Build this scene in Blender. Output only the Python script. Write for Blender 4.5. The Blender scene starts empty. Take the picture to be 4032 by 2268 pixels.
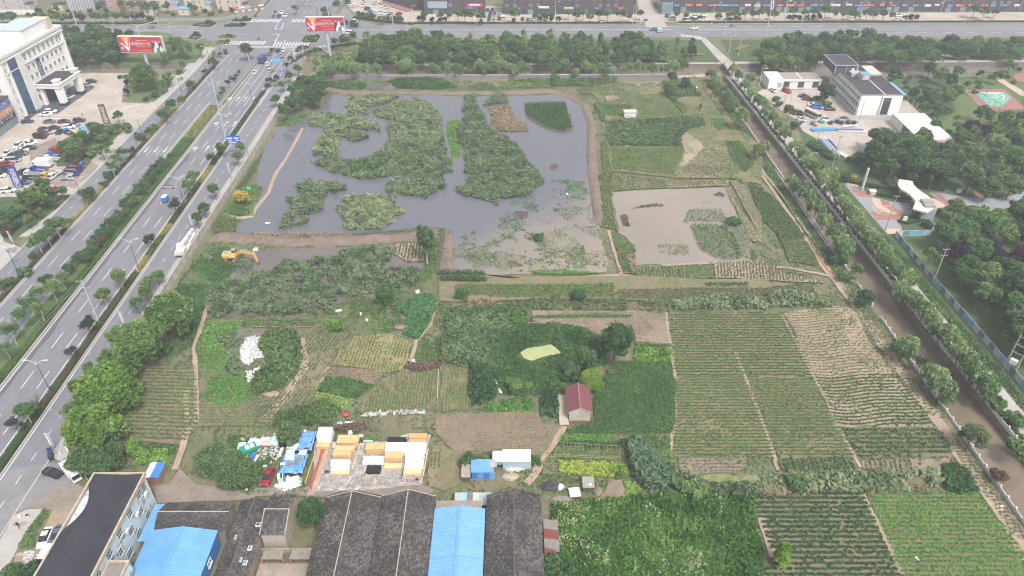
import bpy,bmesh,math,random
import numpy as np
from mathutils import Vector,Matrix
# camera, sky, sun, exposure
F,PITCH,H,IW,IH=2894.0,math.radians(36.0),120.0,4032.0,2268.0
sc=bpy.context.scene
cd=bpy.data.cameras.new('camera')
cam=bpy.data.objects.new('camera',cd)
sc.collection.objects.link(cam)
cam.location=(0,0,H)
cam.rotation_euler=(math.pi/2-PITCH,0,0)
cd.sensor_width=36.0
cd.lens=36.0*F/IW
cd.clip_start,cd.clip_end=1.0,3000.0
sc.camera=cam
SUN_EL,SUN_AZ=math.radians(55),math.radians(150)
w=bpy.data.worlds.new('World')
sc.world=w
w.use_nodes=True
nt=w.node_tree
sky=nt.nodes.new('ShaderNodeTexSky')
sky.sky_type='NISHITA'
sky.sun_disc=False
sky.sun_elevation=SUN_EL
sky.sun_rotation=SUN_AZ
sky.air_density,sky.dust_density,sky.ozone_density=1.0,6.0,1.0
hs=nt.nodes.new('ShaderNodeHueSaturation')
hs.inputs['Saturation'].default_value=0.25
nt.links.new(sky.outputs[0],hs.inputs['Color'])
nt.links.new(hs.outputs[0],nt.nodes['Background'].inputs[0])
nt.nodes['Background'].inputs[1].default_value=0.125
sd=bpy.data.lights.new('sun','SUN')
sd.energy,sd.angle,sd.color=1.5,math.radians(11),(1.0,0.97,0.92)
sun=bpy.data.objects.new('sun',sd)
sc.collection.objects.link(sun)
dv=Vector((math.cos(SUN_EL)*math.sin(SUN_AZ),math.cos(SUN_EL)*math.cos(SUN_AZ),math.sin(SUN_EL)))
sun.rotation_euler=dv.to_track_quat('Z','Y').to_euler()
vs=sc.view_settings
vs.view_transform,vs.look,vs.gamma,vs.use_curve_mapping='Standard','None',1.0,False
vs.exposure=0.98
cy=sc.cycles
cy.max_bounces,cy.diffuse_bounces,cy.glossy_bounces=4,2,2
cy.transmission_bounces,cy.transparent_max_bounces,cy.volume_bounces=2,4,0
cy.use_denoising=True
cy.pixel_filter_type,cy.filter_width='BLACKMAN_HARRIS',1.15
sc.render.film_transparent=False
# helpers: photo pixel -> place on the ground
REG={'D':(0.0,0.0,2576/4032.)}
for _j,_r in enumerate('abcd'):
 for _i in range(4):
  _s=2.576 if _i<3 else 2576/1032.
  if _r=='d':
   _s=2.464 if _i<3 else 2543/1032.
  REG[_r+str(_i)]=(_i*1000.,_j*560.,_s)
REG.update(exc=(860.,940.,12.075),crn=(660.,900.,9.055),jnk=(900.,1660.,4.83),tim=(1240.,1660.,5.152),shd=(1800.,1740.,4.2933),xng=(880.,40.,5.152),lot=(0.,300.,5.5725),lo2=(0.,540.,6.0375),gat=(3300.,680.,5.5725),tp1=(1640.,0.,2.576),tp2=(2620.,0.,2.576),pip=(3180.,440.,6.5867),tp0=(0.,0.,2.576))
def G(x,y,z=0.0):
 u,v=x-IW/2,y-IH/2
 dy=F*math.cos(PITCH)-v*math.sin(PITCH)
 dz=-(F*math.sin(PITCH)+v*math.cos(PITCH))
 t=(z-H)/dz
 return(u*t,dy*t)
def Q(r,zx,zy,z=0.0):
 o=REG[r]
 return G(o[0]+zx/o[2],o[1]+zy/o[2],z)
def P(r,s,z=0.0):
 return[Q(r,*map(float,t.split(',')),z)for t in s.split()]
rng=np.random.default_rng(7)
random.seed(7)
COL=sc.collection
def C(h,k=1.0):
 h=h.lstrip('#')
 v=[int(h[i:i+2],16)/255. for i in(0,2,4)]
 return tuple(min(1,k*((c/12.92)if c<=.04045 else((c+.055)/1.055)**2.4))for c in v)+(1.0,)
def tag(o,label=None,cat=None,group=None,kind=None):
 if label:o['label']=label
 if cat:o['category']=cat
 if group:o['group']=group
 if kind:o['kind']=kind
 return o
def thing(name,label,cat,loc=(0,0,0),rz=0.0,group=None):
 o=bpy.data.objects.new(name,None)
 COL.objects.link(o)
 o.location=loc if len(loc)==3 else(loc[0],loc[1],0)
 o.rotation_euler=(0,0,rz)
 o.empty_display_size=.5
 return tag(o,label,cat,group)
def link(name,me,parent=None,loc=(0,0,0),rz=0.0):
 o=bpy.data.objects.new(name,me)
 COL.objects.link(o)
 o.location=loc
 o.rotation_euler=(0,0,rz)
 if parent is not None:o.parent=parent
 return o
 # materials
MATS={}
def _nodes(name):
 m=bpy.data.materials.new(name)
 m.use_nodes=True
 return m,m.node_tree,m.node_tree.nodes['Principled BSDF']
def mat(name,col,rough=.8,var=.18,scale=1.5,metal=0.0,spec=.3,col2=None,scale2=None,bump=0.0,obj=False,alpha=None,contrast=(.35,.65)):
 if name in MATS:return MATS[name]
 m,t,b=_nodes(name)
 N,L=t.nodes,t.links
 col=C(col)if isinstance(col,str)else col
 if obj:
  src=N.new('ShaderNodeTexCoord').outputs['Object']
 else:
  src=N.new('ShaderNodeNewGeometry').outputs['Position']
 nz=N.new('ShaderNodeTexNoise')
 nz.inputs['Scale'].default_value=scale
 nz.inputs['Detail'].default_value=6
 L.new(src,nz.inputs['Vector'])
 rp=N.new('ShaderNodeMapRange')
 rp.inputs[1].default_value,rp.inputs[2].default_value=.25,.75
 rp.inputs[3].default_value,rp.inputs[4].default_value=1-var,1+var
 L.new(nz.outputs['Fac'],rp.inputs[0])
 mx=N.new('ShaderNodeMix')
 mx.data_type,mx.blend_type='RGBA','MULTIPLY'
 mx.inputs['Factor'].default_value=1
 if col2:
  n2=N.new('ShaderNodeTexNoise')
  n2.inputs['Scale'].default_value=scale2 or scale*.15
  n2.inputs['Detail'].default_value=5
  n2.inputs['Roughness'].default_value=.65
  L.new(src,n2.inputs['Vector'])
  r2=N.new('ShaderNodeMapRange')
  r2.inputs[1].default_value,r2.inputs[2].default_value=contrast
  L.new(n2.outputs['Fac'],r2.inputs[0])
  m2=N.new('ShaderNodeMix')
  m2.data_type='RGBA'
  L.new(r2.outputs[0],m2.inputs['Factor'])
  m2.inputs['A'].default_value=col
  m2.inputs['B'].default_value=C(col2)if isinstance(col2,str)else col2
  L.new(m2.outputs['Result'],mx.inputs['A'])
 else:
  mx.inputs['A'].default_value=col
 L.new(rp.outputs[0],mx.inputs['B'])
 L.new(mx.outputs['Result'],b.inputs['Base Color'])
 b.inputs['Roughness'].default_value=rough
 b.inputs['Metallic'].default_value=metal
 b.inputs['Specular IOR Level'].default_value=spec
 if bump:
  bp=N.new('ShaderNodeBump')
  bp.inputs['Strength'].default_value=bump
  bp.inputs['Distance'].default_value=.1
  L.new(nz.outputs['Fac'],bp.inputs['Height'])
  L.new(bp.outputs[0],b.inputs['Normal'])
 MATS[name]=m
 return m
def leafmat(name,cols,trans=.22,vary=.25):
 if name in MATS:return MATS[name]
 m,t,b=_nodes(name)
 N,L=t.nodes,t.links
 a=N.new('ShaderNodeAttribute')
 a.attribute_name='tint'
 cr=N.new('ShaderNodeValToRGB')
 el=cr.color_ramp.elements
 while len(el)<len(cols):el.new(.5)
 for i,c in enumerate(cols):
  el[i].position=i/(len(cols)-1)
  el[i].color=C(c)if isinstance(c,str)else c
 L.new(a.outputs['Fac'],cr.inputs[0])
 oi=N.new('ShaderNodeObjectInfo')
 hv=N.new('ShaderNodeHueSaturation')
 hv.inputs['Saturation'].default_value=.92
 mr=N.new('ShaderNodeMapRange')
 mr.inputs[3].default_value,mr.inputs[4].default_value=1-vary,1+vary
 L.new(oi.outputs['Random'],mr.inputs[0])
 L.new(mr.outputs[0],hv.inputs['Value'])
 mh=N.new('ShaderNodeMapRange')
 mh.inputs[3].default_value,mh.inputs[4].default_value=.5+.03*vary/.25,.5-.025*vary/.25
 L.new(oi.outputs['Random'],mh.inputs[0])
 L.new(mh.outputs[0],hv.inputs['Hue'])
 L.new(cr.outputs[0],hv.inputs['Color'])
 d=N.new('ShaderNodeBsdfDiffuse')
 tr=N.new('ShaderNodeBsdfTranslucent')
 L.new(hv.outputs[0],d.inputs[0])
 L.new(hv.outputs[0],tr.inputs[0])
 ms=N.new('ShaderNodeMixShader')
 ms.inputs[0].default_value=trans
 L.new(d.outputs[0],ms.inputs[1])
 L.new(tr.outputs[0],ms.inputs[2])
 L.new(ms.outputs[0],N['Material Output'].inputs['Surface'])
 N.remove(b)
 MATS[name]=m
 return m
def water(name,c1,c2,scale=.03,rough=.03,grad=None):
 m,t,b=_nodes(name)
 N,L=t.nodes,t.links
 g=N.new('ShaderNodeNewGeometry')
 nz=N.new('ShaderNodeTexNoise')
 nz.inputs['Scale'].default_value=scale
 nz.inputs['Detail'].default_value=5
 L.new(g.outputs['Position'],nz.inputs['Vector'])
 fac=nz.outputs['Fac']
 if grad:
  sp=N.new('ShaderNodeSeparateXYZ')
  L.new(g.outputs['Position'],sp.inputs[0])
  m1=N.new('ShaderNodeMath');m1.operation='MULTIPLY_ADD'
  m1.inputs[1].default_value,m1.inputs[2].default_value=grad[0],grad[2]
  L.new(sp.outputs[0],m1.inputs[0])
  m2=N.new('ShaderNodeMath');m2.operation='MULTIPLY_ADD'
  m2.inputs[1].default_value=grad[1]
  L.new(sp.outputs[1],m2.inputs[0]);L.new(m1.outputs[0],m2.inputs[2])
  m3=N.new('ShaderNodeMath');m3.operation='MULTIPLY_ADD'
  m3.inputs[1].default_value=.7
  L.new(nz.outputs['Fac'],m3.inputs[0]);L.new(m2.outputs[0],m3.inputs[2])
  fac=m3.outputs[0]
 mr=N.new('ShaderNodeMapRange')
 mr.inputs[1].default_value,mr.inputs[2].default_value=.3,.7
 mr.interpolation_type='SMOOTHSTEP'
 L.new(fac,mr.inputs[0])
 mx=N.new('ShaderNodeMix');mx.data_type='RGBA'
 L.new(mr.outputs[0],mx.inputs['Factor'])
 mx.inputs['A'].default_value,mx.inputs['B'].default_value=C(c1),C(c2)
 L.new(mx.outputs['Result'],b.inputs['Base Color'])
 b.inputs['Roughness'].default_value=rough
 b.inputs['IOR'].default_value=1.5
 n2=N.new('ShaderNodeTexNoise');n2.inputs['Scale'].default_value=1.2;n2.inputs['Detail'].default_value=3
 L.new(g.outputs['Position'],n2.inputs['Vector'])
 bp=N.new('ShaderNodeBump');bp.inputs['Strength'].default_value=.03;bp.inputs['Distance'].default_value=.03
 L.new(n2.outputs['Fac'],bp.inputs['Height']);L.new(bp.outputs[0],b.inputs['Normal'])
 MATS[name]=m
 return m
def paint(name,col,rough=.35,metal=0.0):
 return mat(name,col,rough,.05,3.0,metal,.5)
 # mesh builder
class MB:
 def __init__(s):
  s.v,s.f,s.m=[],[],[]
 def face(s,pts,mi=0):
  b=len(s.v)
  s.v+=[tuple(p)for p in pts]
  s.f.append(tuple(range(b,b+len(pts))));s.m.append(mi)
  return s
 def raw(s,vs_,fs_,mi=0):
  b=len(s.v)
  s.v+=[tuple(p)for p in vs_]
  for f in fs_:
   s.f.append(tuple(b+i for i in f));s.m.append(mi)
  return s
 def box(s,c,d,rz=0.0,mi=0,taper=1.0,M=None):
  x,y,z=d[0]/2,d[1]/2,d[2]
  k=taper if isinstance(taper,tuple)else(taper,taper)
  p=[(-x,-y,0),(x,-y,0),(x,y,0),(-x,y,0),(-x*k[0],-y*k[1],z),(x*k[0],-y*k[1],z),(x*k[0],y*k[1],z),(-x*k[0],y*k[1],z)]
  ca,sa=math.cos(rz),math.sin(rz)
  q=[(c[0]+a*ca-b_*sa,c[1]+a*sa+b_*ca,c[2]+z_)for a,b_,z_ in p]
  if M is not None:q=[tuple(M@Vector(a))for a in q]
  return s.raw(q,[(3,2,1,0),(4,5,6,7),(0,1,5,4),(1,2,6,5),(2,3,7,6),(3,0,4,7)],mi)
 def prism(s,pts,z0,z1,mi=0,side=None,bottom=False):
  n=len(pts)
  a=sum(pts[i][0]*pts[(i+1)%n][1]-pts[(i+1)%n][0]*pts[i][1]for i in range(n))
  if a<0:pts=pts[::-1]
  b=len(s.v)
  s.v+=[(p[0],p[1],z0)for p in pts]+[(p[0],p[1],z1)for p in pts]
  s.f.append(tuple(range(b+n,b+2*n)));s.m.append(mi)
  if bottom:s.f.append(tuple(range(b+n-1,b-1,-1)));s.m.append(mi)
  for i in range(n):
   j=(i+1)%n
   s.f.append((b+i,b+j,b+n+j,b+n+i));s.m.append(mi if side is None else side)
  return s
 def tube(s,p0,p1,r0,r1=None,n=6,mi=0,cap=True):
  r1=r0 if r1 is None else r1
  a,b_=Vector(p0),Vector(p1)
  d=(b_-a)
  if d.length<1e-6:return s
  q=d.normalized().to_track_quat('Z','Y')
  vs_=[]
  for c,r in((a,r0),(b_,r1)):
   for i in range(n):
    t=2*math.pi*i/n
    vs_.append(c+q@Vector((r*math.cos(t),r*math.sin(t),0)))
  fs_=[(i,(i+1)%n,n+(i+1)%n,n+i)for i in range(n)]
  if cap:fs_+=[tuple(range(n,2*n)),tuple(range(n-1,-1,-1))]
  return s.raw(vs_,fs_,mi)
 def path(s,pts,r,n=6,mi=0):
  for i in range(len(pts)-1):
   ra=r[i]if isinstance(r,(list,tuple))else r
   rb=r[i+1]if isinstance(r,(list,tuple))else r
   s.tube(pts[i],pts[i+1],ra,rb,n,mi)
  return s
 def ball(s,c,r,n=8,k=5,mi=0):
  r=(r,r,r)if not isinstance(r,tuple)else r
  vs_=[(c[0],c[1],c[2]-r[2])]
  for j in range(1,k):
   t=math.pi*j/k
   for i in range(n):
    u=2*math.pi*i/n
    vs_.append((c[0]+r[0]*math.sin(t)*math.cos(u),c[1]+r[1]*math.sin(t)*math.sin(u),c[2]-r[2]*math.cos(t)))
  vs_.append((c[0],c[1],c[2]+r[2]))
  fs_=[(0,1+(i+1)%n,1+i)for i in range(n)]
  for j in range(k-2):
   o=1+j*n
   fs_+=[(o+i,o+(i+1)%n,o+n+(i+1)%n,o+n+i)for i in range(n)]
  o=1+(k-2)*n
  fs_+=[(o+i,o+(i+1)%n,len(vs_)-1)for i in range(n)]
  return s.raw(vs_,fs_,mi)
 def loft(s,secs,mi=0,cap=True):
  n=len(secs[0]);b=len(s.v)
  for q in secs:s.v+=[tuple(p)for p in q]
  for j in range(len(secs)-1):
   for i in range(n):
    k=(i+1)%n
    s.f.append((b+j*n+i,b+j*n+k,b+(j+1)*n+k,b+(j+1)*n+i));s.m.append(mi)
  if cap:
   s.f.append(tuple(range(b+n-1,b-1,-1)));s.m.append(mi)
   e=b+(len(secs)-1)*n
   s.f.append(tuple(range(e,e+n)));s.m.append(mi)
  return s
 def mesh(s,name,mats,smooth=False):
  me=bpy.data.meshes.new(name)
  me.from_pydata(s.v,[],s.f)
  for m in(mats if isinstance(mats,(list,tuple))else[mats]):me.materials.append(m)
  if any(s.m):me.polygons.foreach_set('material_index',s.m)
  if smooth:me.polygons.foreach_set('use_smooth',[True]*len(s.f))
  me.update()
  return me
 def build(s,name,mats,parent=None,loc=(0,0,0),rz=0.0,smooth=False):
  return link(name,s.mesh(name,mats,smooth),parent,loc,rz)
def box(name,m,parent,c,d,rz=0.0,taper=1.0):
 return MB().box(c,d,rz,0,taper).build(name,m,parent)
_sheet=[0]
def nextz():
 _sheet[0]+=1
 return .0035*_sheet[0]
def jag(pts,amp=.5,step=4.0,seed=1):
 r=random.Random(seed);out=[]
 n=len(pts)
 for i in range(n):
  a,b=pts[i],pts[(i+1)%n]
  L=math.hypot(b[0]-a[0],b[1]-a[1]);k=max(1,int(L/step))
  for j in range(k):
   t=j/k
   out.append((a[0]+(b[0]-a[0])*t+r.uniform(-amp,amp),a[1]+(b[1]-a[1])*t+r.uniform(-amp,amp)))
 return out
def sheet(name,pts,m,z=None,amp=0.0,step=4.0,parent=None,kind='structure',label=None,cat=None):
 z=nextz()if z is None else z
 if amp:pts=jag(pts,amp,step,len(pts))
 o=MB().face([(p[0],p[1],z)for p in(pts if area(pts)>0 else pts[::-1])]).build(name,m,parent)
 if parent is None:tag(o,label,cat,None,kind)
 return o
def area(p):
 return .5*sum(p[i][0]*p[(i+1)%len(p)][1]-p[(i+1)%len(p)][0]*p[i][1]for i in range(len(p)))
def inside(pts,X,Y):
 c=np.zeros(len(X),bool);n=len(pts)
 for i in range(n):
  x1,y1=pts[i];x2,y2=pts[(i+1)%n]
  if y1==y2:continue
  k=((y1>Y)!=(y2>Y))&(X<(x2-x1)*(Y-y1)/(y2-y1)+x1)
  c^=k
 return c
_lat=rng.random((256,256))
def vnoise(X,Y,s):
 x,y=X/s+1000.37,Y/s+1000.91
 i,j=np.floor(x).astype(int),np.floor(y).astype(int)
 fx,fy=x-i,y-j
 fx,fy=fx*fx*(3-2*fx),fy*fy*(3-2*fy)
 i,j=i%255,j%255
 a,b,c,d=_lat[i,j],_lat[i+1,j],_lat[i,j+1],_lat[i+1,j+1]
 return(a*(1-fx)+b*fx)*(1-fy)+(c*(1-fx)+d*fx)*fy
def trimesh(name,V,T,m,tint):
 n=len(V)//3
 me=bpy.data.meshes.new(name)
 me.vertices.add(3*n);me.loops.add(3*n);me.polygons.add(n)
 me.vertices.foreach_set('co',V.astype(np.float32).ravel())
 me.loops.foreach_set('vertex_index',np.arange(3*n,dtype=np.int32))
 me.polygons.foreach_set('loop_start',np.arange(0,3*n,3,dtype=np.int32))
 at=me.attributes.new('tint','FLOAT','FACE')
 at.data.foreach_set('value',np.clip(tint,0,1).astype(np.float32))
 me.materials.append(m)
 me.update(calc_edges=True)
 return me
def leaves(Cn,size,up=.5,el=1.0,droop=None):
 n=len(Cn)
 r=rng.normal(size=(n,3));r/=np.linalg.norm(r,axis=1)[:,None]
 nr=r*(1-up);nr[:,2]=np.abs(nr[:,2])+up
 nr/=np.linalg.norm(nr,axis=1)[:,None]
 q=rng.normal(size=(n,3))
 if droop is not None:q=q*.25+np.array(droop)
 t=q-nr*np.sum(q*nr,1)[:,None]
 t/=np.linalg.norm(t,axis=1)[:,None]
 b=np.cross(nr,t)
 s=(np.ones(n)*size)[:,None]*(.7+.6*rng.random((n,1)))
 V=np.empty((n,3,3))
 V[:,0]=Cn+t*s*.75*el
 V[:,1]=Cn-t*s*.4*el+b*s*.5
 V[:,2]=Cn-t*s*.4*el-b*s*.5
 return V.reshape(-1,3)
def scatter(pts,dens):
 xs=[p[0]for p in pts];ys=[p[1]for p in pts]
 n=int((max(xs)-min(xs))*(max(ys)-min(ys))*dens)
 X=rng.uniform(min(xs),max(xs),n);Y=rng.uniform(min(ys),max(ys),n)
 k=inside(pts,X,Y)
 return X[k],Y[k]
def weeds(name,label,cat,pts,m,dens=3.0,size=.45,h=.6,n=3,thr=0.0,ns=6.0,up=.35,z=0.0,kind='stuff',spread=.35,el=1.2,hvar=5.0,tb=0.0,holes=()):
 X,Y=scatter(pts,dens)
 for q in holes:
  k=~inside(q,X,Y)
  X,Y=X[k],Y[k]
 f=vnoise(X,Y,ns)*.65+vnoise(X+71,Y+13,ns*.35)*.35
 k=f>thr+rng.uniform(-.06,.06,len(X))
 X,Y,f=X[k],Y[k],f[k]
 if len(X)==0:return None
 hh=h*(.45+1.1*vnoise(X+31,Y,hvar))*(.7+.6*rng.random(len(X)))
 Cn=np.repeat(np.stack([X,Y,np.zeros(len(X))],1),n,0)
 Cn[:,:2]+=rng.normal(scale=spread*size,size=(len(Cn),2))
 Cn[:,2]=z+np.repeat(hh,n)*rng.uniform(.25,1.0,len(Cn))
 V=leaves(Cn,size,up,el)
 tint=.5*rng.random(len(Cn))+.5*np.repeat(vnoise(X+5,Y+9,ns*.8),n)+tb
 o=link(name,trimesh(name,V,None,m,tint))
 return tag(o,label,cat,None,kind)
def rows(name,label,pts,ang,m,spacing=.8,step=.35,size=.3,h=.3,n=3,gap=.15,ns=7.0,z=None,tb=0.0,wob=.0,cat='crop',up=.4,el=1.1,wamp=0.0,wlen=30.):
 z=.0035*_sheet[0]if z is None else z
 ca,sa=math.cos(ang),math.sin(ang)
 U=[p[0]*ca+p[1]*sa for p in pts];W_=[-p[0]*sa+p[1]*ca for p in pts]
 us=np.arange(min(U),max(U),step);ws=np.arange(min(W_),max(W_),spacing)
 A,B=np.meshgrid(us,ws)
 A=A.ravel()+rng.uniform(-.4,.4,A.size)*step
 B=B.ravel()+rng.normal(scale=.05*spacing,size=B.size)
 stray=rng.random(B.size)<.2
 B=B+stray*rng.uniform(-.5,.5,B.size)*spacing
 if wamp:B=B+wamp*np.sin(A*2*math.pi/wlen)+wamp*.5*np.sin(A*2*math.pi/(wlen*.37)+1.3)
 X,Y=A*ca-B*sa,A*sa+B*ca
 k=inside(pts,X,Y)
 X,Y=X[k],Y[k]
 f=vnoise(X,Y,ns)*.6+vnoise(X+17,Y+91,ns*.3)*.4
 k=f>gap+rng.uniform(-.15,.15,len(X))
 X,Y,f=X[k],Y[k],f[k]
 if len(X)==0:return None
 Cn=np.repeat(np.stack([X,Y,np.zeros(len(X))],1),n,0)
 Cn[:,:2]+=rng.normal(scale=.22*size,size=(len(Cn),2))
 hh=np.repeat(h*(.6+.8*f),n)
 Cn[:,2]=z+hh*rng.uniform(.3,1.0,len(Cn))
 V=leaves(Cn,size,up,el)
 tint=.55*rng.random(len(Cn))+.45*np.repeat(f,n)+tb
 o=link(name,trimesh(name,V,None,m,tint))
 return tag(o,label,cat,None,'stuff')
def ridge(name,path,width,height,m,seed=3,flat=.4,z=0.0,label=None,cat=None):
 r=random.Random(seed);pts=[]
 for i in range(len(path)-1):
  a,b=Vector(path[i]),Vector(path[i+1])
  k=max(1,int((b-a).length/2.5))
  pts+=[a.lerp(b,j/k)for j in range(k)]
 pts.append(Vector(path[-1]))
 secs=[]
 for i,p in enumerate(pts):
  d=(pts[min(i+1,len(pts)-1)]-pts[max(i-1,0)]).normalized()
  nrm=Vector((-d.y,d.x));wd=width/2*r.uniform(.88,1.12);hh=height*r.uniform(.85,1.1)
  if i in(0,len(pts)-1):hh*=.1
  sec=[]
  for u,v in((-1,0),(-.8,.35),(-flat,1),(0,1.03),(flat,1),(.8,.35),(1,0)):
   q=p+nrm*(wd*u+r.uniform(-.06,.06)*width)
   sec.append((q.x,q.y,z+hh*v+r.uniform(-.05,.05)*height))
  secs.append(sec)
 b=MB();n=7
 for s_ in secs:b.v+=s_
 for j in range(len(secs)-1):
  for i in range(n-1):
   b.f.append((j*n+i,j*n+i+1,(j+1)*n+i+1,(j+1)*n+i));b.m.append(0)
 o=b.build(name,m,None,smooth=True)
 return tag(o,label,cat,None,'structure')
def off(pts,d):
 out=[]
 for i,p in enumerate(pts):
  a=Vector(pts[max(0,i-1)]);b=Vector(pts[min(len(pts)-1,i+1)])
  t=(b-a).normalized()
  out.append((p[0]-t.y*d,p[1]+t.x*d))
 return out
def strip(path,w,w2=None):
 w2=w if w2 is None else w2
 return off(path,w)+off(path,-w2)[::-1]
ORD=('zeroth first second third fourth fifth sixth seventh eighth ninth tenth eleventh twelfth thirteenth fourteenth fifteenth sixteenth seventeenth ''eighteenth nineteenth twentieth').split()
def nth(i):
 if i<=20:return ORD[i]
 if i%10==0:return{30:'thirtieth',40:'fortieth',50:'fiftieth',60:'sixtieth',70:'seventieth',80:'eightieth'}[i]
 return{2:'twenty',3:'thirty',4:'forty',5:'fifty',6:'sixty',7:'seventy',8:'eighty'}[i//10]+'-'+ORD[i%10]
def baked(ob):
 COL.objects.link(ob)
 me=bpy.data.meshes.new_from_object(ob.evaluated_get(bpy.context.evaluated_depsgraph_get()))
 bpy.data.objects.remove(ob)
 me.materials.clear()
 return me
TXT,BODY={},{}
for _t in['国缘四开之夜']+list('阳光大酒店汽车出租中心'):
 cu=bpy.data.curves.new('lettering','FONT')
 cu.body,cu.size,cu.align_x,cu.align_y,cu.extrude=_t,1.0,'CENTER','CENTER',.01
 TXT[_t]=baked(bpy.data.objects.new('lettering',cu))
POSE={'stand':0,'walk':.06,'stoop':.95,'ride':.25}
def spine(pose):
 bend=POSE[pose]
 hip=Vector((0,0,.92));up=Vector((math.sin(bend),0,math.cos(bend)));nod=Vector((math.sin(bend*.6),0,math.cos(bend*.6)))
 ch=hip+up*.36;nk=ch+up*.17;hd=nk+nod*.13
 return hip,up,ch,nk,hd,hd+nod*.12
def body_mesh(pose):
 hip,up,ch,nk,hd,tp=spine(pose)
 V,E,Rr=[],[],[]
 def add(p,r,par=None):
  V.append(tuple(p));Rr.append(r)
  if par is not None:E.append((par,len(V)-1))
  return len(V)-1
 i0=add(hip,.135);i1=add(hip+up*.18,.125,i0);i2=add(ch,.15,i1);i3=add(nk,.055,i2);i4=add(hd,.085,i3);i5=add(tp,.095,i4);add(hd+Vector((.06,0,.02)),.05,i4)
 st=.28 if pose=='walk' else 0
 for s in(-1,1):
  if pose=='ride':kn=Vector((.42,.14*s,.72));an=Vector((.4,.14*s,.28));tt=Vector((.56,.14*s,.24))
  elif pose=='stoop':kn=Vector((.12,.13*s,.5));an=Vector((-.04,.13*s,.09));tt=Vector((.14,.13*s,.05))
  else:kn=Vector((.06+st*.5*s,.1*s,.5));an=Vector((st*s,.1*s,.09));tt=an+Vector((.17,0,-.05))
  a=add(hip+Vector((0,.1*s,-.04)),.1,i0);k=add(kn,.065,a);c=add(an,.045,k);add(tt,.04,c)
  sh=ch+up*.08+Vector((0,.2*s,0))
  if pose=='stoop':el,wr=sh+Vector((.12,.03*s,-.26)),sh+Vector((.3,.0,-.46))
  elif pose=='ride':el,wr=sh+Vector((.18,.06*s,-.2)),sh+Vector((.45,.02*s,-.24))
  else:el,wr=sh+Vector((-.04-.1*st*s,.06*s,-.27)),sh+Vector((.06-st*.5*s,.07*s,-.5))
  q=add(sh,.06,i2);e=add(el,.042,q);w_=add(wr,.03,e);d=(wr-el).normalized();pm=add(wr+d*.07,.034,w_)
  for f in range(4):fb=add(wr+d*.1+Vector((0,(f-1.5)*.022,0)),.011,pm);ft=add(wr+d*(.15+.012*(1.5-abs(f-1.5)))+Vector((.015,(f-1.5)*.024,-.01)),.009,fb)
  t1=add(wr+d*.05+Vector((.04,-.03*s,0)),.012,w_);add(wr+d*.09+Vector((.06,-.04*s,0)),.01,t1)
 me=bpy.data.meshes.new('body_cage');me.from_pydata(V,E,[])
 ob=bpy.data.objects.new('body_cage',me)
 md=ob.modifiers.new('s','SKIN');sv=me.skin_vertices[0].data
 for i,r in enumerate(Rr):sv[i].radius=(r,r)
 sv[0].use_root=True
 ob.modifiers.new('u','SUBSURF').levels=1
 return baked(ob)
for _p in POSE:BODY[_p]=body_mesh(_p)
# THE SETTING
RX=lambda x0,y:x0-.0125*(y-170)
def roadline(x0,y0,y1):return[(RX(x0,y0),y0),(RX(x0,y1),y1)]
def roadband(xa,xb,y0,y1):return[(RX(xa,y0),y0),(RX(xb,y0),y0),(RX(xb,y1),y1),(RX(xa,y1),y1)]
M_ground=mat('weedy_soil','#736b57',.95,.22,.9,col2='#565f41',scale2=.06)
M_soil=mat('dry_soil','#857667',.95,.2,1.1,col2='#74675a',scale2=.12,bump=.4)
M_soil2=mat('damp_soil','#6f6254',.95,.2,1.1,col2='#7c6f5d',scale2=.1,bump=.4)
M_soilg=mat('weedy_field_soil','#756b57',.95,.22,1.0,col2='#666648',scale2=.11,bump=.4)
M_soilp=mat('pale_soil','#978877',.95,.16,1.2,col2='#85775f',scale2=.1,bump=.3)
M_bank=mat('bank_earth','#786a60',.95,.22,1.6,col2='#635650',scale2=.4,bump=.6)
M_path=mat('trodden_path','#9c8b7c',.95,.14,1.3,col2='#8c7a69',scale2=.3)
M_asph=mat('asphalt','#75757b',.85,.09,.5,col2='#6d6d73',scale2=.06,spec=.25)
M_asph2=mat('worn_asphalt','#7e7d80',.85,.12,.8,col2='#706e6e',scale2=.15,spec=.25)
M_conc=mat('concrete','#a39d99',.9,.08,.7,col2='#948d87',scale2=.1)
M_conc2=mat('pale_concrete_yard','#aba29a',.9,.1,.6,col2='#958b82',scale2=.12)
M_pave=mat('paving','#a29e9b',.9,.1,1.8,col2='#959190',scale2=.25)
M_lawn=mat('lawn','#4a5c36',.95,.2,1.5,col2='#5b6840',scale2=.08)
M_lawnd=mat('dark_lawn','#3d5033',.95,.22,1.5,col2='#4b5a3a',scale2=.08)  # darker green lawn tone
M_white=mat('road_paint','#cfcdcc',.7,.14,.6)
M_kerb=mat('kerb_stone','#a8a4a0',.9,.1,1.5)
M_gravel=mat('rubble_ground','#8f8884',.95,.3,2.2,col2='#b5b0ac',scale2=.9,contrast=(.45,.6),bump=.6)
M_yard=mat('dirt_yard','#867c74',.95,.16,1.0,col2='#776c62',scale2=.2)
M_redpave=mat('red_paving','#8d6462',.9,.1,1.5)
M_greypave=mat('grey_paving','#86868c',.9,.08,1.5)
M_sandpave=mat('sand_paving','#b59b8b',.9,.08,1.5)
M_algae=mat('duckweed','#9fa578',.7,.08,1.5,col2='#8d9566',scale2=.5)
M_alg2=mat('ditch_scum','#7f8558',.8,.2,1.5,col2='#5e6442',scale2=.6)
from mathutils.geometry import delaunay_2d_cdt
def canal_x(y,side):
 return(98.4-.028*(y-95))if side<0 else(108.6-.048*(y-105))
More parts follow.
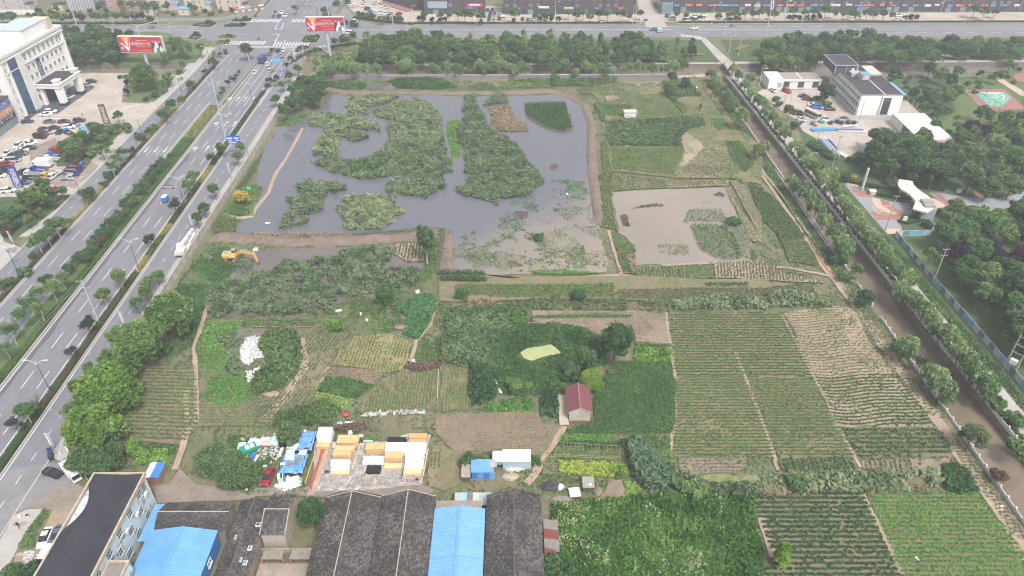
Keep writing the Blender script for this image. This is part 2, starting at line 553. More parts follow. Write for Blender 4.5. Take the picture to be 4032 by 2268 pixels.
CANAL=[(canal_x(40,-1),40),(canal_x(40,1),40),(canal_x(345,1),331.5),(canal_x(331,-1),331.5)]
RIV_N=lambda x:345.5+.018*x
RIV_S=lambda x:332.5+.004*x
HOLES=[[(canal_x(40,-1),40),(canal_x(40,1),40),(canal_x(331,1),RIV_S(99)),(100.9,RIV_S(101)),(100.9,RIV_N(101)),(-88,RIV_N(-88)),(-88,RIV_S(-88)),(canal_x(331,-1),RIV_S(93))],[(106.6,RIV_S(107)),(330,RIV_S(330)),(330,RIV_N(330)),(106.6,RIV_N(107))],[(-420,RIV_S(-420)+5),(-154,RIV_S(-154)+4.5),(-154,RIV_N(-154)+4),(-420,RIV_N(-420)+6)],]
def ground():
 vs_,es=[(-700.,-150.),(700.,-150.),(700.,900.),(-700.,900.)],[(0,1),(1,2),(2,3),(3,0)]
 for h in HOLES:
  b=len(vs_);vs_+=h
  es+=[(b+i,b+(i+1)%len(h))for i in range(len(h))]
 ov,oe,of,*_=delaunay_2d_cdt([Vector(v)for v in vs_],es,[],0,1e-5)
 keep=[]
 for f in of:
  cx=sum(ov[i].x for i in f)/len(f);cy_=sum(ov[i].y for i in f)/len(f)
  if not any(inside(h,np.array([cx]),np.array([cy_]))[0]for h in HOLES):keep.append(tuple(f))
 b=MB();b.v=[(v.x,v.y,0)for v in ov];b.f=keep;b.m=[0]*len(keep)
 tag(b.build('ground',M_ground),kind='structure')
ground()
W_canal=water('canal_water','#6a5f51','#786c5e',.05)
W_river=water('river_water','#6d665f','#7b746c',.03)
W_pond=water('pond_water','#5f6068','#877d70',.02,grad=(.0075,-.0062,1.30))
W_mud=water('muddy_water','#7f776f','#898078',.04)
W_dusk=water('ditch_water','#5e595a','#6f6862',.05)
WZ=-2.0
MB().face([(x,y,WZ)for x,y in HOLES[0]]).build('canal_water',W_canal)['kind']='structure'
MB().face([(x,y,WZ)for x,y in HOLES[1]]).build('river_water',W_river)['kind']='structure'
MB().face([(x,y,WZ)for x,y in HOLES[2]]).build('river_water',W_river)['kind']='structure'
M_quay=mat('quay_wall','#7d756d',.9,.25,1.0,col2='#5d564f',scale2=.5)
for hi,h in enumerate(HOLES):
 q=MB()
 for i in range(len(h)):
  a,c=h[i],h[(i+1)%len(h)]
  q.face([(a[0],a[1],-3),(c[0],c[1],-3),(c[0],c[1],-.002),(a[0],a[1],-.002)])
 tag(q.build('quay_wall',M_quay),'stone quay wall lining the '+('canal and river cut','river east of the lane bridge','river behind the white hotel')[hi],'quay wall',None,'structure')
def streaked(m,k=.1):
 t=m.node_tree;N,L=t.nodes,t.links;b=N['Principled BSDF'];src=b.inputs['Base Color'].links[0].from_socket
 g=N.new('ShaderNodeNewGeometry');mp=N.new('ShaderNodeMapping');mp.inputs['Scale'].default_value=(1.1,.018,1)
 nz=N.new('ShaderNodeTexNoise');nz.inputs['Scale'].default_value=1;nz.inputs['Detail'].default_value=4
 mr=N.new('ShaderNodeMapRange');mr.inputs[1].default_value,mr.inputs[2].default_value,mr.inputs[3].default_value,mr.inputs[4].default_value=.3,.7,1-k,1+k
 mx=N.new('ShaderNodeMix');mx.data_type,mx.blend_type='RGBA','MULTIPLY';mx.inputs['Factor'].default_value=1
 L.new(g.outputs['Position'],mp.inputs[0]);L.new(mp.outputs[0],nz.inputs['Vector']);L.new(nz.outputs['Fac'],mr.inputs[0]);L.new(src,mx.inputs['A']);L.new(mr.outputs[0],mx.inputs['B']);L.new(mx.outputs['Result'],b.inputs['Base Color'])
streaked(M_asph)
# roads
sheet('road',roadband(-147.4,-97.9,40,640),M_asph)
sheet('road',[(-420,389),(-160,387),(-151,378),(-149,372),(-98,371),(-92,379),(-84,387),(420,392),(420,412),(-60,410),(-84,413),(-92,420),(-98,432),(-152,432),(-158,414),(-166,410),(-420,408)],M_asph)
sheet('road',[(-420,417.5),(-166,417.5),(-158,421),(-153,430),(-152,436),(-160,428),(-170,423.5),(-420,423)],M_asph2)
sheet('road',P('a1','870,120 920,60 980,120 1030,190 1180,240 1500,262 1500,285 1200,262 1020,222 930,180'),M_asph2)
sheet('parking_lot',P('a1','930,40 960,-60 1700,-60 1700,215 1480,215 1240,185 1060,140 1000,110'),M_conc2)
sheet('parking_lot',[(-62,414.5),(420,420),(420,436),(-62,431)],M_conc2)
sheet('parking_lot',P('tp1','700,60 870,60 870,228 700,228'),M_conc2)
sheet('lane',P('a2','1310,-20 1430,-20 1480,60 1620,275 1400,275 1330,90'),M_conc)
sheet('lane',P('a2','1500,90 1600,60 1680,60 1700,190 1590,215'),M_conc2)
sheet('pavement',roadband(-98.2,-95.0,128,335),M_pave)
sheet('pavement',roadband(-152.6,-147.5,192,372),M_pave)
sheet('pavement',roadband(-153.5,-147.8,60,178),M_pave)
sheet('pavement',P('a0','1520,1050 1640,1052 1950,760 2130,560 2060,540 1880,720 1700,890'),M_pave)
sheet('dirt_apron',P('d0','620,480 830,600 700,860 480,810 400,800 280,790 300,640 480,530'),M_yard)
sheet('road',P('d0','-200,560 100,420 420,360 640,340 700,560 520,600 420,700 240,800 120,860 -200,1300'),M_asph2)
sheet('pavement',P('d0','0,1100 140,860 270,800 415,800 380,850 200,1130 60,1390 -120,1449 -200,1449'),M_pave)
sheet('dirt_yard',P('d0','330,1200 480,880 500,820 700,830 690,900 340,1449 60,1449 180,1220'),M_soilp)
sheet('pavement',P('d0','640,75 700,130 650,235 690,340 560,330 520,300 545,225'),M_pave)
sheet('lane',P('b0','0,880 40,1010 215,1070 180,1110 0,1290 -200,1400 -200,900'),M_pave)
sheet('forecourt',P('b0','-60,620 -60,-60')+P('a0','60,1200 600,1090 830,950 755,745 1310,745 1250,900 1235,1040 1500,1052 1640,1056')+P('b0','1200,0 1020,250 740,500 560,545 470,455 170,560'),M_conc2)
sheet('dirt_patch',P('b0','250,330 600,300 900,190 1010,250 760,470 560,440'),mat('oily_dirt','#787068',.9,.2,.8,col2='#8d857d',scale2=.2),amp=.5)
sheet('dirt_patch',P('b0','300,60 560,-40 620,60 540,240 300,240'),M_yard,amp=.5)
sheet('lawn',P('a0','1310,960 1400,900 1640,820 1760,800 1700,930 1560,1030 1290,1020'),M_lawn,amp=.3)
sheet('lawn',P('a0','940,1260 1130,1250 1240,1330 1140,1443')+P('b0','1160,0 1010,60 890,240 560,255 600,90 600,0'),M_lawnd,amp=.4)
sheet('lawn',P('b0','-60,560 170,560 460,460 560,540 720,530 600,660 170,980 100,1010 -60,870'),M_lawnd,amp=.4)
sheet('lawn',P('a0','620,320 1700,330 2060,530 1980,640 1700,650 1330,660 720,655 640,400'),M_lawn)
sheet('lane',[(canal_x(y,1)+d,y)for y in(45,120,260,331)for d in(7.2,)]+[(106.6,332),(106.6,346),(103.6,366),(101,388)]+[(95.5,388),(98.5,366),(100.9,346),(100.9,332)]+[(canal_x(y,1)+2.6,y)for y in(331,260,120,45)],M_conc)
sheet('footpath',[(-70,RIV_N(-70)+.2),(100,RIV_N(100)+.2),(100,RIV_N(100)+2.6),(-70,RIV_N(-70)+2.6)],M_pave)
sheet('footpath',[(107,RIV_N(107)+.2),(330,RIV_N(330)+.2),(330,RIV_N(330)+3),(107,RIV_N(107)+3)],M_pave)
sheet('footpath',P('a2','1180,570 1270,570 1420,515 1410,505'),M_pave)
sheet('footpath',P('a2','1590,570 1610,560 1640,650 1620,660'),M_redpave)
sheet('footpath',P('a2','1770,520 1800,520 1855,640 1830,640'),M_redpave)
sheet('footpath',P('a2','1960,520 1990,520 2055,605 2030,610'),M_redpave)
sheet('footpath',P('a1','1060,550 1100,550 1165,635 1135,645'),M_redpave)
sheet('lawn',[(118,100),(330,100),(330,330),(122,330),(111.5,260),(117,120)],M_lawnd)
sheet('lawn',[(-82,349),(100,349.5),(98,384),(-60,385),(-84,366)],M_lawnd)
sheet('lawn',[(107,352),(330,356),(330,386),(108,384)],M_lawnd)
sheet('yard',P('a3','-60,930 0,880 200,885 560,880 700,880 930,1150 1280,1165 1330,1100 1370,975 1420,990 1850,1398')+P('b3','1060,0 1050,120 940,90 840,160 590,0')+P('a3','400,1290 330,1180 180,1080 90,1010'),M_conc2)
sheet('lawn',P('b3','1400,1000 1740,960 1830,1140 1900,1398 1750,1398'),M_lawn)
sheet('lawn',P('a3','1830,830 2560,640 2576,900 2400,1398 1560,1398 1900,1100'),M_lawn)
sheet('sports_court',P('a3','1980,885 2380,880 2560,1040 2576,1080 2260,1080 2150,1060'),M_redpave)
sheet('sports_court',P('a3','2090,915 2370,910 2450,960 2360,1050 2240,1050'),mat('green_court','#6d9a8a',.8,.06,1.0))
sheet('sports_court',P('a3','2470,740 2560,720 2620,760 2620,800 2540,810 2480,780'),M_redpave)
sheet('footpath',P('a3','2230,740 2280,730 2576,900 2620,960 2540,940'),M_sandpave)
sheet('footpath',P('a3','1680,570 1700,535 1800,510 1900,540 1950,590 1930,595 1860,560 1740,560'),M_pave)
sheet('plaza',P('gat','110,240 210,290 430,310 500,350 640,440 780,540 1150,640 1560,680 1640,900 1500,960 1280,1050 1390,1200 1400,1320 1090,1360 1020,1290'),M_greypave)
sheet('plaza_band',P('gat','260,350 640,430 760,545 440,530 330,440'),M_redpave)
sheet('plaza_band',P('gat','740,560 910,590 960,720 1290,920 1130,910 880,790 760,680'),M_sandpave)
sheet('plaza_band',P('gat','910,590 1100,640 1160,760 1380,840 1520,950 1290,1040 850,1045 700,860 880,870 1290,925 960,725'),M_redpave)
sheet('plaza_band',P('gat','1010,1240 1330,1235 1400,1330 1090,1360'),M_sandpave)
sheet('plaza_band',P('gat','150,215 430,240 430,310 210,290'),M_sandpave)
sheet('park_road',P('b3','1640,500 1750,500 1960,540 2200,560 2400,545 2576,490 2576,640 2250,680 2130,720 1930,640 1800,630'),M_greypave)
sheet('plaza_band',P('b3','1660,500 1750,505 1800,560 1935,635 1830,640'),M_redpave)
sheet('plaza_band',P('b3','1640,550 1700,560 1830,640 1740,650 1650,690'),M_sandpave)
sheet('footpath',P('b3','2080,480 2110,490 2190,555 2100,548'),M_redpave)
# kerbed strips in the road
M_bed=mat('planting_bed','#55523f',.95,.2,1.2,col2='#46532f',scale2=.2)
M_bedg=mat('green_bed','#47592f',.95,.2,1.2,col2='#526338',scale2=.2)
def island(name,pts,m=M_bed,h=.15,kerb=.25):
 o=MB().prism(pts,.0,h).build(name,M_kerb)
 o['kind']='structure'
 cx=sum(p[0]for p in pts)/len(pts);cy_=sum(p[1]for p in pts)/len(pts)
 inn=[]
 for x,y in pts:
  d=math.hypot(x-cx,y-cy_);
  n_=len(pts)
 inn=inset(pts,kerb)
 MB().face([(x,y,h+.004)for x,y in inn]).build('planting_soil',m,o)
 return o
def inset(pts,d):
 n_=len(pts);s=1 if area(pts)>0 else-1;out=[]
 for i in range(n_):
  a,b,c=Vector(pts[i-1]),Vector(pts[i]),Vector(pts[(i+1)%n_])
  e1,e2=(b-a).normalized(),(c-b).normalized()
  n1,n2=Vector((-e1.y,e1.x))*s,Vector((-e2.y,e2.x))*s
  k=(n1+n2)
  k=k/max(.35,k.length_squared/2)if k.length>1e-3 else n1
  out.append((b.x+k.x*d,b.y+k.y*d))
 return out
island('median_strip',roadband(-126.6,-120.4,50,296),M_bedg)
island('median_strip',[(RX(-121.8,296),296),(RX(-119.8,296),296),(RX(-119.4,358),358),(RX(-120,361),361),(RX(-120.7,358),358)],M_bedg)
island('verge_strip',roadband(-108.6,-105.9,50,316),M_bed)
island('verge_strip',roadband(-139.9,-137.9,50,352),M_bed)
island('median_strip',roadband(-121.5,-119.5,432,640),M_bedg)
island('verge_strip',roadband(-144,-141,424,640),M_bed)
island('verge_strip',[(-420,410.8),(-190,411.2),(-187.5,413),(-190,416),(-420,416)],M_bedg)
island('verge_strip',[(-58,411.2),(70,411.5),(72,413),(70,415.2),(-58,414)],M_bedg)
island('verge_strip',[(91,412.5),(420,414.5),(420,419),(91,416.5),(88.5,414.5)],M_bedg)
for a,y0,y1 in((-98.05,60,330),(-147.5,192,372)):
 MB().prism(roadband(a-.12,a+.12,y0,y1),0,.16).build('kerb',M_kerb)['kind']='structure'
 # painted markings
mk=nextz()+.004
def marks(name,label,polys):
 b=MB()
 for q in polys:b.face([(x,y,mk)for x,y in(q if area(q)>0 else q[::-1])])
 tag(b.build(name,M_white),label,'road marking',None,'structure')
def dash(x0,y0,y1,per,ln,wd=.16,ph=0.0,skip=()):
 out=[];y=y0+ph
 while y<y1:
  out.append(roadband(x0-wd/2,x0+wd/2,y,min(y+ln,y1)));y+=per
 return out
marks('lane_dashes','broken white lane lines on the far carriageway',dash(-133.9,80,366,14.5,6,.2,8.0)+dash(-130.4,80,366,14.5,6,.2,8.0))
marks('lane_dashes','broken white lane lines on the near carriageway',dash(-115.2,60,295,14.45,6,.2,7.2)+dash(-111.5,60,295,14.45,6,.2,7.2))
marks('lane_dashes','short broken lines on the service road by the wall',dash(-101.6,60,330,6.2,2.2,.16))
marks('lane_dashes','short broken lines on the service road by the hotel',dash(-143.5,60,372,6.2,2.2,.16))
sheet('road_stain',jag(roadband(-119.5,-118.4,60,250),.45,3,5),mat('damp_asphalt','#5e5e64',.6,.12,.6),z=mk-.004)
marks('edge_lines','solid white edge lines along the avenue',[roadband(x-.1,x+.1,a,b)for x,a,b in((-119.6,50,296),(-127.1,50,300),(-137.2,50,360),(-108.9,50,300),(-105.3,50,316),(-146.9,60,372))])
marks('lane_lines','solid white lane lines before the crossing',[roadband(x-.1,x+.1,295,368)for x in(-117.6,-114.4,-111.2,-108.0,-104.8)]+[roadband(-119.2,-103.5,368.4,368.9)])
marks('lane_dashes','broken white lane lines beyond the crossing',dash(-133.9,432,600,14,6,.2)+dash(-130.4,432,600,14,6,.2)+dash(-126.9,424,600,14,6,.2)+dash(-116,432,600,14,6,.2)+dash(-112,432,600,14,6,.2)+dash(-108,432,600,14,6,.2))
def zebra(x0,x1,y0,y1,per=1.55,wd=.75,sk=-.10):
 out=[];x=x0
 while x<x1:
  out.append([(x,y0),(x+wd,y0),(x+wd+sk,y1),(x+sk,y1)]);x+=per
 return out
marks('zebra_crossing','white zebra crossing on the near side of the junction',zebra(-146,-126,376,381.5)+zebra(-121.5,-104,374,379.5))
marks('zebra_crossing','white zebra crossing on the far side of the junction',zebra(-148,-128,414.5,420)+zebra(-122,-102,414.5,420))
marks('zebra_crossing','small white zebra crossing beside the tall billboard post',[[(p[0],p[1])for p in P('xng',f'{1925 + 26 * i},{745 + 24 * i - 40 * i / 6} {2080 + 10 * i},{712 + 26 * i} {2082 + 10 * i},{722 + 26 * i} {1927 + 26 * i},{757 + 24 * i - 40 * i / 6}')]for i in range(7)])
marks('zebra_crossing','white zebra crossing at the lane mouth on the avenue',[[(89+i*1.3,389-i*.5),(89.6+i*1.3,389-i*.5),(89.6+i*1.3,393-i*.5),(89+i*1.3,393-i*.5)]for i in range(8)])
marks('lane_dashes','broken white lane lines on the avenue to the east',[[(x,y+.006*x),(x+5,y+.006*x),(x+5,y+.006*x+.3),(x,y+.006*x+.3)]for y in(394.5,405.5)for x in range(-70,330,13)]+[[(-84,400.2),(86,401.2),(86,401.6),(-84,400.6)],[(100,401.2),(330,402.4),(330,402.8),(100,401.6)]])
marks('lane_dashes','broken white lane lines on the avenue to the west',[[(x,y),(x+5,y),(x+5,y+.3),(x,y+.3)]for y in(393,396.6,403.4,406)for x in range(-330,-170,13)]+[[(-330,399.6),(-165,399.8),(-165,400.2),(-330,400)],[(-330,390),(-165,389.5),(-165,389.9),(-330,390.4)]])
marks('waiting_box','white waiting-box outlines painted inside the junction',[P('xng',q)for q in('1040,385 1180,385 1180,395 1040,395','1040,390 1100,265 1112,265 1052,390','1170,390 1215,265 1228,265 1182,390','1000,488 1140,488 1140,498 1000,498','1128,495 1140,495 1050,660 1036,660')])
def arrow(cx,cy_,s=1.0,flip=1,turn=0):
 pts=[(-.14,-2.6),(.14,-2.6),(.14,.9),(.5,.9),(0,2.6),(-.5,.9),(-.14,.9)]
 if turn==2:pts=[(-.15,-2.6),(.15,-2.6),(.15,1.5),(-.9,1.5),(-.9,.7),(-1.4,.7),(-.75,-.9),(-.1,.7),(-.6,.7),(-.6,1.2),(-.15,1.2)]
 if turn==1:pts=[(-.15,-2.6),(.15,-2.6),(.15,.2),(.6,.8),(.9,.5),(1.1,2.2),(-.0,1.6),(.3,1.2),(-.15,.5)]
 return[(cx+RX(0,cy_)-RX(0,170)+a*s*1.3,cy_+b_*s*flip)for a,b_ in pts]
marks('lane_arrow','white lane arrows pointing to the junction in four lanes',[arrow(x,303,1,1,t)for x,t in((-119.0,2),(-116.0,0),(-112.8,0),(-109.6,0),(-106.4,1))])
marks('lane_arrow','white lane arrows pointing away beside the clipped hedge',[arrow(x,253,1,-1)for x in(-135.7,-132.1,-128.6)])
marks('lane_arrow','white lane arrows on the near carriageway past the dark tree',[arrow(x,254,1,1,t)for x,t in((-117.4,2),(-113.4,0),(-110.0,0))])
marks('lane_arrow','pair of white arrows near the round clipped bushes',[arrow(x,277+d,1,1,t)for x,t,d in((-116.6,2,0),(-113.2,0,0),(-109.8,0,0))])
marks('court_lines','white lines of the green basketball court',[P('a3',q)for q in('2090,915 2370,910 2372,914 2092,919','2180,925 2280,920 2330,960 2230,970 2225,965 2318,957 2276,925 2185,930','2290,915 2340,925 2390,950 2370,985 2360,983 2380,952 2336,930 2288,920')])
M_yel=mat('yellow_paint','#c9a860',.7,.1,1)
b_=MB()
def pline(r,pts,wd,z):
 w_=[Vector(p)for p in P(r,pts)]
 for i in range(len(w_)-1):
  d=(w_[i+1]-w_[i]).normalized();n_=Vector((-d.y,d.x))*wd/2
  b_.face([(*(w_[i]-n_),z),(*(w_[i+1]-n_),z),(*(w_[i+1]+n_),z),(*(w_[i]+n_),z)])
pline('gat','730,745 880,920 1290,920 1100,725 730,745',.22,mk)
pline('gat','880,920 1100,725',.22,mk+.004)
pline('gat','730,745 1290,920',.2,mk+.008)
for q in('440,535 720,610','350,440 650,525','800,965 1230,1025','870,1055 1290,1110','230,290 480,335','940,1145 1300,1190'):pline('gat',q,.14,mk)
tag(b_.build('plaza_lines',M_yel),'yellow box-junction lines on the plaza paving','road marking',None,'structure')
# water in the fields
pond_pts=P('a1','720,985 1500,972 2140,985')+P('a2','0,978 480,967 690,1030 775,1090 822,1300')+P('b2','832,200 850,400 884,640 930,900 1005,1220 990,1325 250,1345')+P('b1','2370,1352 2000,1345 1980,1200 2012,900 1700,890 1100,935 250,942 0,925')+P('b0','2400,930 2390,860 2560,740')+P('b1','0,520 60,190 130,0')+P('a1','200,1400 240,1295 340,1280 540,1180 700,1080')
sheet('pond',pond_pts,W_pond,amp=.35,step=3)
pond2_pts=P('b2','1050,520 1250,495 1600,482 2200,462 2260,560 2330,760 2420,900 2480,1030 2440,1205 1800,1235 1300,1250 1280,1060 1180,960 1120,920')
sheet('pond',pond2_pts,W_mud,amp=.35,step=3)
pond3_pts=P('b0','2440,1260 2576,1150')+P('b1','0,1095 250,1090 880,1075 1430,1050 1640,1130 1745,1225 1700,1300 1650,1400')+P('c1','1550,60 1000,120 800,240 500,310 0,320')+P('c0','2110,350 2100,280 2200,40')
sheet('pond',pond3_pts,W_dusk,amp=.3,step=3)
sheet('pond',P('c2','130,715 200,670 430,628 480,660 545,722 400,745 240,800 160,770'),M_algae,z=.7,amp=.2,step=1.5)
sheet('wet_ditch',P('c1','2420,200 2576,185')+P('c2','0,180 180,170 480,195 520,250 200,255 0,265')+P('c1','2470,262'),M_alg2,amp=.4)
sheet('wet_ditch',P('d2','1840,500 2000,490 2464,480 2464,570 2060,560'),M_alg2,amp=.8,step=2)
sheet('wet_ditch',P('d3','0,450 600,460 860,490 830,540 560,530 0,560'),M_alg2,amp=.8,step=2)
sheet('wet_ditch',P('c0','2400,470 2576,440')+P('c1','0,450 180,450 200,540 60,560 0,560')+P('c0','2420,560'),W_dusk,amp=.3)
sheet('wet_ditch',P('a1','1130,870 1420,840 1480,890 1400,915 1140,915'),W_dusk,amp=.3)
# FIELDS, CROPS, WEEDS
L_crop=leafmat('crop_leaf',['#354f28','#4c6b38','#688549'])
L_bright=leafmat('bright_leaf',['#466c2c','#60893a','#80a652'])
L_corn=leafmat('corn_leaf',['#30482f','#466340','#6c825a'])
L_dull=leafmat('dull_leaf',['#46553a','#5c6b47','#7a8660'])
L_weed=leafmat('weed_leaf',['#35522c','#4d6e3a','#6c8c4c'])
L_weedd=leafmat('dark_weed_leaf',['#344d2e','#4a673c','#68834c'])
L_reed=leafmat('reed_leaf',['#42563c','#5f7350','#82906a','#9a9676'])
L_dry=leafmat('dry_stalk',['#6e5f4c','#8d7b62','#a89677'])
L_deb=leafmat('brushwood',['#4a3f38','#6b5c52','#85766a'])
L_yel=leafmat('yellow_leaf',['#4a7226','#729334','#a0a444'])
L_mint=leafmat('grey_green_leaf',['#465e44','#627a5c','#8c9d80'])
PI2=math.pi/2
def field(label,pts,soil,ang,lm,amp=.25,**kw):
 sheet('field',pts,soil,amp=amp*2,step=3)
 return rows('crop_rows',label,pts,ang,lm,**kw)
 # east block, from the ditch down to the corner
f1=P('c2','1612,295 2576,290')+P('c3','205,300 350,560 515,925')+P('c2','2576,945 1700,940 1690,900 1640,520')
field('pale green rows of young plants right of the long field path',f1,M_soilg,0,L_crop,spacing=1.05,step=.3,size=.3,h=.26,gap=.16,ns=9,n=5)
f2=P('c3','215,290 700,215 890,235 1080,520 1330,880 1700,1398 745,1398 525,930 360,560')
field('wavy rows of seedlings beside the dirt track',f2,M_soilp,.02,L_dull,spacing=1.05,step=.36,size=.3,h=.22,gap=.36,ns=14,wamp=.9,wlen=46,n=3)
rows('crop_rows','greener lower rows of the wavy field by the track',P('c3','515,925 1330,880 1700,1398 745,1398'),.02,L_crop,spacing=1.05,step=.34,size=.34,h=.28,gap=.22,ns=9,wamp=.9,wlen=46,n=4)
f3=P('c2','1700,950 2400,945 2576,1330')+P('d3','20,0 120,260 150,305 0,310')+P('d2','2464,300 1600,275 1610,0')+P('c2','1690,1443')
field('dull dark rows left of the slanting field path',f3,M_soilg,0,L_weed,spacing=.95,step=.32,size=.3,h=.3,gap=.26,ns=8,n=5)
f3b=P('c2','2420,945')+P('c3','515,935 740,1398')+P('d3','770,30 900,310 160,305 30,0')+P('c2','2576,1300')
field('dull dark rows right of the slanting field path',f3b,M_soilg,0,L_weedd,spacing=.95,step=.32,size=.32,h=.3,gap=.14,ns=8,n=5)
f2b=P('d3','780,20 1700,10 1740,60 1875,295 960,300 850,180')
field('dark bushy rows at the foot of the wavy field',f2b,M_soilg,0,L_corn,spacing=1.25,step=.4,size=.5,h=.6,gap=.18,ns=7,n=4)
f4=P('d2','1640,295 2310,305 2335,400 2200,450 1700,470 1650,420')
field('thin pale rows in the strip above the weedy ditch',f4,M_soil,0,L_dull,spacing=.9,step=.4,size=.28,h=.2,gap=.3)
f4b=P('d3','165,318 885,315 890,425 300,450 165,420')
field('leafy green vegetable bed above the weedy ditch',f4b,M_soilg,PI2,L_corn,spacing=1.0,step=.4,size=.5,h=.5,gap=.08,n=4)
f4c=P('d3','960,320 1400,312 1840,305 1830,380 1720,420 1500,450 1000,430')
field('small mixed plots with slanting rows by the track corner',f4c,M_soil,1.35,L_crop,spacing=1.0,step=.4,size=.34,h=.3,gap=.42,ns=9)
f6=P('d2','2370,700')+P('d3','0,672 500,655 970,650 1060,840 1200,1150 1370,1500 -20,1500 100,1260 0,960')+P('d2','2380,780')
field('long dark corn rows beside the bright green field',f6,M_soilg,0,L_corn,spacing=1.12,step=.27,size=.36,h=.45,gap=.16,ns=6,n=6)
f7=P('d3','1030,662 2110,650 2250,850 2543,1240 2600,1500 1385,1500 1240,1150 1100,850')
field('bright green leafy rows in the lowest field',f7,M_soilg,0,L_bright,spacing=.95,step=.28,size=.36,h=.3,gap=.16,ns=6,n=5)
f8=[(canal_x(y,-1)-d,y)for y,d in((84,.9),(120,.9),(165,.9))]+[(canal_x(y,-1)-d,y)for y,d in((165,4.0),(140,7.0),(120,5.0),(84,3.2))]
field('short vegetable rows squeezed between track and canal rail',f8,M_soilg,0,L_dull,spacing=.9,step=.45,size=.35,h=.3,gap=.45)
track=P('a2','1960,830 2150,1080 2280,1300')+P('b2','2370,0 2576,300')+P('b3','60,380 210,600 420,880 500,1060 660,1290 760,1398')+P('c3','800,60 920,210 1070,420 1260,720 1440,950 1560,1130 1760,1398')+P('d3','1850,180 1990,400 2250,760 2440,1050 2600,1330')
sheet('dirt_track',strip(track,1.25),M_path,amp=.18,step=3)
for q,wd in((P('c2','1602,290 1640,560 1685,900 1690,1100 1692,1380')+P('d2','1605,0 1575,250 1600,400 1640,460'),.45),(P('c2','2300,680 2400,930 2500,1200 2576,1390')+P('d3','20,0 110,280 155,430'),.4),(P('c3','195,300 350,600 510,925 640,1160 740,1398')+P('d3','760,30 880,270 950,400'),.38),(P('d3','980,660 1070,850 1220,1140 1370,1449'),.5),(P('d3','-20,860 60,1120 110,1280'),.7),(P('d2','540,0 470,130 330,310 260,470 180,560'),.8),(P('c1','1850,180 1790,420')+P('c1','1650,580 1590,800'),.5),(P('a2','1230,960 1270,1060'),.4),(P('b2','1020,900 1060,1050 1150,1340'),.5),(P('b2','0,1390 600,1385 1150,1350 1260,1370'),.5),(P('b2','1560,1255 2000,1235 2576,1210')+P('b3','60,1230 250,1240 520,1290 700,1330'),.5)):
 sheet('footpath',strip(q,wd),M_path,amp=.12,step=2)
 # centre
f9=P('c2','1080,790 1660,800 1690,1000 1690,1420')+P('d2','1590,70 620,80 560,40')+P('c2','880,1400 860,1100 1000,900')
field('lush dark green plot beside the red-roofed house',f9,mat('grassy_soil','#4c5c38',.95,.2,1.2,col2='#3d5233',scale2=.15),0,L_weedd,spacing=.45,step=.35,size=.4,h=.3,gap=.02,ns=6,n=3)
for lab,q,lm,kw in(('low bright vegetable bed at the top of the garden plots',P('d2','540,85 1000,100 990,180 500,140'),L_bright,dict(spacing=.8,step=.4,size=.5,h=.4,gap=.05,n=4)),('dark bushy bean bed above the pole frames',P('d2','490,145 1000,180 1230,100 1230,200 1090,240 500,200'),L_weedd,dict(spacing=.7,step=.35,size=.5,h=.7,gap=.0,n=4)),('low green plants around the bean poles',P('d2','470,200 1090,250 1090,330 440,300'),L_weed,dict(spacing=.7,step=.4,size=.4,h=.25,gap=.2,n=3)),('yellow-green squash bed in the garden plots',P('d2','490,355 1050,370 1170,400 1160,510 720,490 500,460'),L_yel,dict(spacing=.5,step=.35,size=.5,h=.55,gap=.0,n=4)),('dark leafy vegetables beside the silvery reed clump',P('d2','1250,100 1570,100 1580,260 1630,450 1480,500 1340,260'),L_weedd,dict(spacing=.6,step=.4,size=.55,h=.45,gap=.08,n=4)),('creeping vegetable leaves below the squash bed',P('d2','1120,530 1290,600 1290,690 1160,690'),L_bright,dict(spacing=.5,step=.4,size=.5,h=.3,gap=.05,n=4)),('thin weeds on the plot left of the squash bed',P('d2','340,350 490,350 490,470 330,470'),L_dull,dict(spacing=.6,step=.5,size=.3,h=.2,gap=.4,n=2))):
 sheet('vegetable_bed',q,M_soilg,amp=.2)
 rows('vegetable_plants',lab,q,0,lm,**kw)
sheet('bare_plot',P('d2','980,540 1090,530 1160,680 860,740 930,640'),M_soil,amp=.2)
f11=P('c1','1850,1330')+P('c2','0,1300 300,1290 310,1443')+P('d2','520,0 340,290 0,240')+P('d1','2310,240 2050,330 1850,200 1740,60')
field('ploughed brown field with faint rows below the little shed plot',f11,M_soil2,0,L_dull,spacing=.75,step=.4,size=.22,h=.16,gap=.42,ns=8,n=2)
field('thin strip of green rows between the brown field and the timber yard',P('d1','1720,210 1840,210 1830,380 1740,600 1670,600'),M_soil2,PI2,L_weed,spacing=.8,step=.35,size=.35,h=.25,gap=.25)
sheet('field',P('d1','1850,210 2000,260 2020,300 2030,560 1850,640 1740,600'),M_soilg,amp=.3)
weeds('grass_patch','small bright grass patch left of the blue shed','grass',P('d1','1890,230 2020,215 1990,380 1900,400'),L_bright,dens=6,size=.35,h=.15,n=2,up=.6)
f12=P('c1','1990,275 2100,265 2576,260')+P('c2','70,265 60,400')+P('c1','2576,440 2480,520 2380,660 2310,850 1900,815 1920,600')
field('tall dark corn block above the light green rows',f12,M_soil2,PI2,L_corn,spacing=.75,step=.33,size=.62,h=1.5,gap=.0,n=6,up=.25,el=1.4)
rows('crop_rows','leafy green vegetables at the corner of the corn block',P('c2','60,275 205,275 200,410 60,430'),0,L_crop,spacing=.5,step=.4,size=.5,h=.8,gap=0,n=4)
f12b=P('c1','2190,850 2360,860 2420,960 2490,1130 2300,1230 2190,1230')
